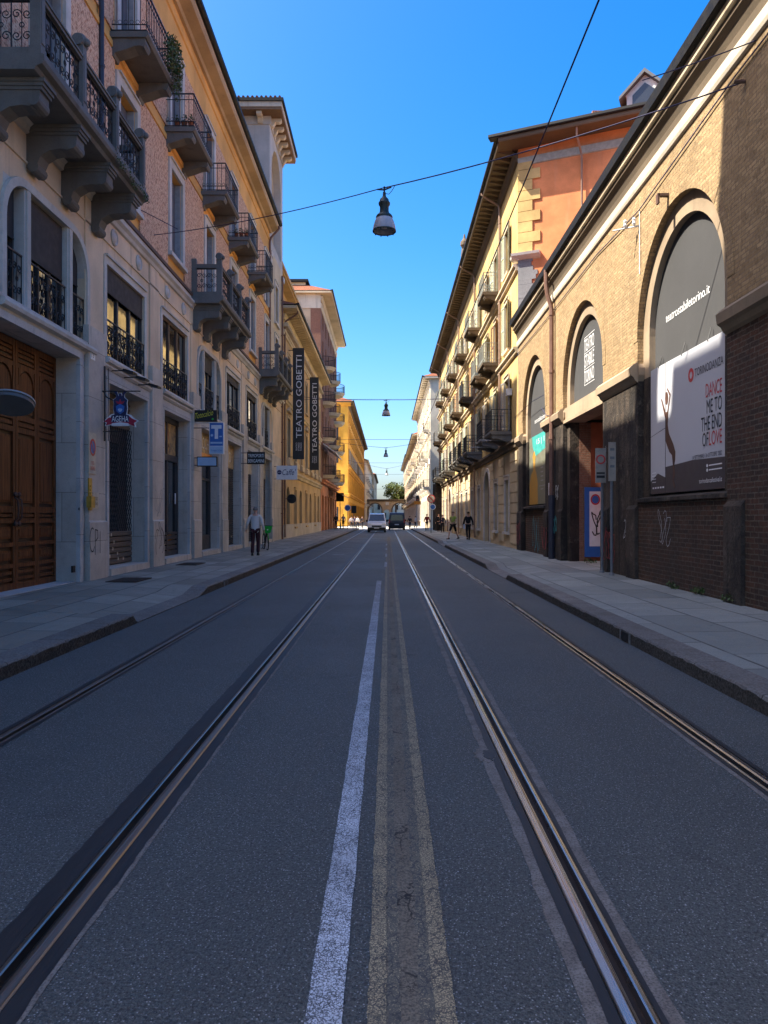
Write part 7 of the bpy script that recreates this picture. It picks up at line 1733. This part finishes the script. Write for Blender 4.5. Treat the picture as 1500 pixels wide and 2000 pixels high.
# ------------------------------------------------------------------ vehicles
def van(x, y, facing, body, label, w_=1.9, h=1.95, ln=4.6, back=False, hl=True):
    """facing = -1: its nose points at the viewer."""
    t = thing('van', label, 'van', (x, y, 0)); fr = Fr((x, y, 0), (0, 1, 0), (1, 0, 0))
    s_ = facing
    Y = lambda a: y + s_*a                                 # a runs from the tail (0) to the nose (ln)
    prof = [(0.02, .32), (0, .9), (.06, h-.25), (.25, h-.03), (2.6, h), (3.05, h-.08), (3.75, 1.12), (ln-.22, .98), (ln-.03, .82), (ln, .45), (ln-.05, .28)]
    def sec(hw, z): return hw*(1 if z < 1.0 else 1-.16*(z-1.0)/(h-1.0))
    q = MB(); A = [(x-sec(w_/2, z), Y(a), z) for a, z in prof]; B = [(x+sec(w_/2, z), Y(a), z) for a, z in prof]; q._prism([Vector(p) for p in A], [Vector(p) for p in B]); bd = q.build('body', M[body], t)
    bv = bd.modifiers.new('soft_edges', 'BEVEL'); bv.width = .06; bv.segments = 2
    # windscreen and rear window
    def pane(name, a0, z0, a1, z1, inset, off):
        q = MB(); n = Vector((0, s_*(z1-z0), -(a1-a0))).normalized(); n = n if n.z > 0 or off == 0 else -n
        d = Vector((0, s_*off, .012))
        q.quad(Vector((x-sec(w_/2, z0)+inset, Y(a0), z0))+d, Vector((x+sec(w_/2, z0)-inset, Y(a0), z0))+d, Vector((x+sec(w_/2, z1)-inset-.03, Y(a1), z1))+d, Vector((x-sec(w_/2, z1)+inset+.03, Y(a1), z1))+d); q.build(name, M['car_glass'], t)
    pane('windscreen', 3.70, 1.16, 3.10, h-.14, .10, .012); pane('rear_window', .035, 1.12, .052, h-.30, .22, -.02)
    for sd in (-1, 1):
        q = MB(); X = lambda z: x+sd*(sec(w_/2, z)+.006)
        q.quad((X(1.12), Y(2.0), 1.12), (X(1.12), Y(3.5), 1.12), (X(h-.2), Y(2.95), h-.2), (X(h-.2), Y(2.0), h-.2)); q.build('side_window', M['car_glass'], t)
        q = MB(); q.bx(x+sd*(w_/2)-.02, x+sd*(w_/2+.20)-.0 if sd > 0 else x-w_/2+.02, Y(3.3)-.06, Y(3.3)+.06, 1.08, 1.28) if sd > 0 else q.bx(x-w_/2-.20, x-w_/2+.02, Y(3.3)-.06, Y(3.3)+.06, 1.08, 1.28); q.build('mirror', M['black'], t)
        for a in (.9, ln-.85):
            q = MB(); c = (x+sd*(w_/2-.12), Y(a), .32); q.lathe(c, [(.22, -.11), (.31, -.11), (.32, -.06), (.32, .06), (.31, .11), (.22, .11)], 18, 'x'); wh = q.build('wheel', M['rubber'], t); q = MB(); q.lathe((x+sd*(w_/2-.01), Y(a), .32), [(.001, -.01), (.2, -.01), (.2, .012), (.001, .02)], 14, 'x'); q.build('rim', M['sign_back'], wh)
        q = MB(); xx = x+sd*(w_/2-.28); q.prism_w(Fr((xx, Y(ln-.075), 0), (1, 0, 0), (0, s_, 0)), [(-.2, .72), (.2, .72), (.2 if sd > 0 else .12, .92), (-.12 if sd > 0 else -.2, .92)], -.12, .045); q.build('headlight', M['headlight' if hl else 'sign_back'], t)
        q = MB(); q.bx(x+sd*(w_/2-.12)-.07, x+sd*(w_/2-.12)+.07, Y(-.02)-.02, Y(-.02)+.02, .85, 1.35); q.build('tail_light', M['sign_red'], t)
    q = MB(); fn = Fr((x, Y(ln), 0), (1, 0, 0), (0, s_, 0)); q.box(fn, -w_/2+.04, w_/2-.04, .24, .52, -.1, .05); q.build('bumper', M['black'], t)
    q = MB(); q.box(fn, -.5, .5, .56, .72, -.03, .03); q.build('radiator_grille', M['black'], t)
    q = MB(); q.box(fn, -.26, .26, .40, .51, .051, .06); q.build('number_plate', M['sign_white'], t)
    fb = Fr((x, Y(0), 0), (1, 0, 0), (0, -s_, 0)); q = MB(); q.box(fb, -w_/2+.04, w_/2-.04, .26, .55, -.1, .06); q.build('rear_bumper', M['black'], t); q = MB(); q.box(fb, -.26, .26, .62, .74, .0, .03); q.build('rear_plate', M['sign_white'], t)
    q = MB(); q.bx(x-w_/2+.08, x+w_/2-.08, min(Y(.4), Y(ln-.3)), max(Y(.4), Y(ln-.3)), .16, .35); q.build('underbody', M['black'], t)
van(-1.12, 82.5, -1, 'car_white', 'white van driving towards the viewer on the left track', 1.92, 1.98)
van(1.12, 92, 1, 'car_navy', 'dark navy van driving away on the right track', 2.05, 2.15, 5.0)
# scooter-like dark bike behind the far-left pedestrian is only a few pixels: a simple standing bicycle
def bike_far(x, y, z):
    t = thing('bicycle', 'dark bicycle parked by the brick house corner', 'bicycle', (x, y, z)); o = Vector((x, y, z))
    for a in (-.5, .5):
        q = MB(); q.tube([o+Vector((.1, a+.33*cos(i*pi/8), .33+.33*sin(i*pi/8))) for i in range(16)], .03, 5, True); q.build('wheel', M['rubber'], t)
    q = MB(); q.tube([o+Vector((.1, -.5, .33)), o+Vector((.1, -.2, .8)), o+Vector((.1, .35, .85)), o+Vector((.1, .5, .33))], .025, 5); q.tube([o+Vector((.1, -.2, .8)), o+Vector((.1, 0, .3)), o+Vector((.1, .35, .85))], .02, 5); q.tube([o+Vector((-.15, .35, 1.0)), o+Vector((.35, .35, 1.0))], .02, 5); q.build('frame', M['black'], t)
bike_far(-5.7, 90, .18)

# ------------------------------------------------------------------ distant signs
def round_sign(x, y, z, r, ring, disc, label, post=True, group=None):
    t = thing('road_sign', label, 'road sign', (x, y, 0), group); fr = FS(y); n = 20
    q = MB(); q.prism_w(fr, [(x+r*cos(2*pi*i/n), z+r*sin(2*pi*i/n)) for i in range(n)], -.02, .0); q.build('rim', M[ring], t)
    q = MB(); q.prism_w(fr, [(x+r*.78*cos(2*pi*i/n), z+r*.78*sin(2*pi*i/n)) for i in range(n)], .002, .012); q.build('disc', M[disc], t)
    if post: q = MB(); q.tube([(x, y+.07, 0), (x, y+.07, z+r)], .04, 6); q.build('pole', M['post_grey'], t)
    return t, fr
FX = lambda px, d: (px-757)*d/FPX
FZ = lambda py, d: CAM_H+(1010-py)*d/FPX
d = 66
t, fr = round_sign(FX(842, d), d, FZ(974, d), .36, 'letter_red', 'cream_paper', 'round red ringed sign above a blue disc by the right kerb', group='round road signs')
q = MB(); q.prism_w(fr, [(FX(842, d)-.26, FZ(974, d)+.2), (FX(842, d)-.2, FZ(974, d)+.26), (FX(842, d)+.26, FZ(974, d)-.2), (FX(842, d)+.2, FZ(974, d)-.26)], .013, .018); q.build('bar', M['letter_red'], t)
round_sign(FX(845, d), d-.1, FZ(990, d), .26, 'sign_white', 'sign_blue', 'blue round sign under the red ringed sign by the right kerb', post=False, group='round road signs')
d = 92
t, fr = round_sign(FX(679, d), d, FZ(992, d), .40, 'sign_white', 'sign_blue', 'blue and white round sign at the far left crossing', group='round road signs')
for (px, py, wd, hh, lab) in ((664, 971, .95, 1.05, 'black back of a square signal board at the far left, higher one'), (691, 995, .6, .9, 'black back of a square signal board at the far left, lower one')):
    t = thing('signal_board', lab, 'traffic signal', (FX(px, d), d, 0), 'dark signal boards at the crossing'); fr = FS(d); x, z = FX(px, d), FZ(py, d)
    q = MB(); q.box(fr, x-wd/2, x+wd/2, z-hh/2, z+hh/2, -.12, .02); q.build('board', M['black'], t); q = MB(); q.tube([(x, d+.15, 0), (x, d+.15, z)], .05, 6); q.build('pole', M['post_grey'], t)
    q = MB()
    for k in range(3): q.lathe((x, d+.13, z-hh*.28+k*hh*.28), [(.09, 0), (.09, .06)], 10, 'y')
    q.build('lens', M['sign_back'], t)
d = 96; x, z = FX(815.5, d), FZ(982, d)
t = thing('traffic_signal', 'orange topped traffic signal on a grey post at the far right crossing', 'traffic signal', (x, d, 0)); fr = FS(d)
q = MB(); q.box(fr, x-.42, x+.42, z-.22, z+.22, -.1, .05); q.build('orange_panel', M['sign_orange'], t); q = MB(); q.box(fr, x-.2, x+.2, z+.23, z+.9, -.1, .05); q.build('lamp_case', M['black'], t); q = MB(); q.lathe((x, d-.06, z+.38), [(.1, 0), (.1, -.03)], 10, 'y'); q.build('lens', M['sign_red'], t); q = MB(); q.tube([(x-.1, d+.12, 0), (x-.1, d+.12, z+.2)], .06, 8); q.build('pole', M['sign_back'], t)
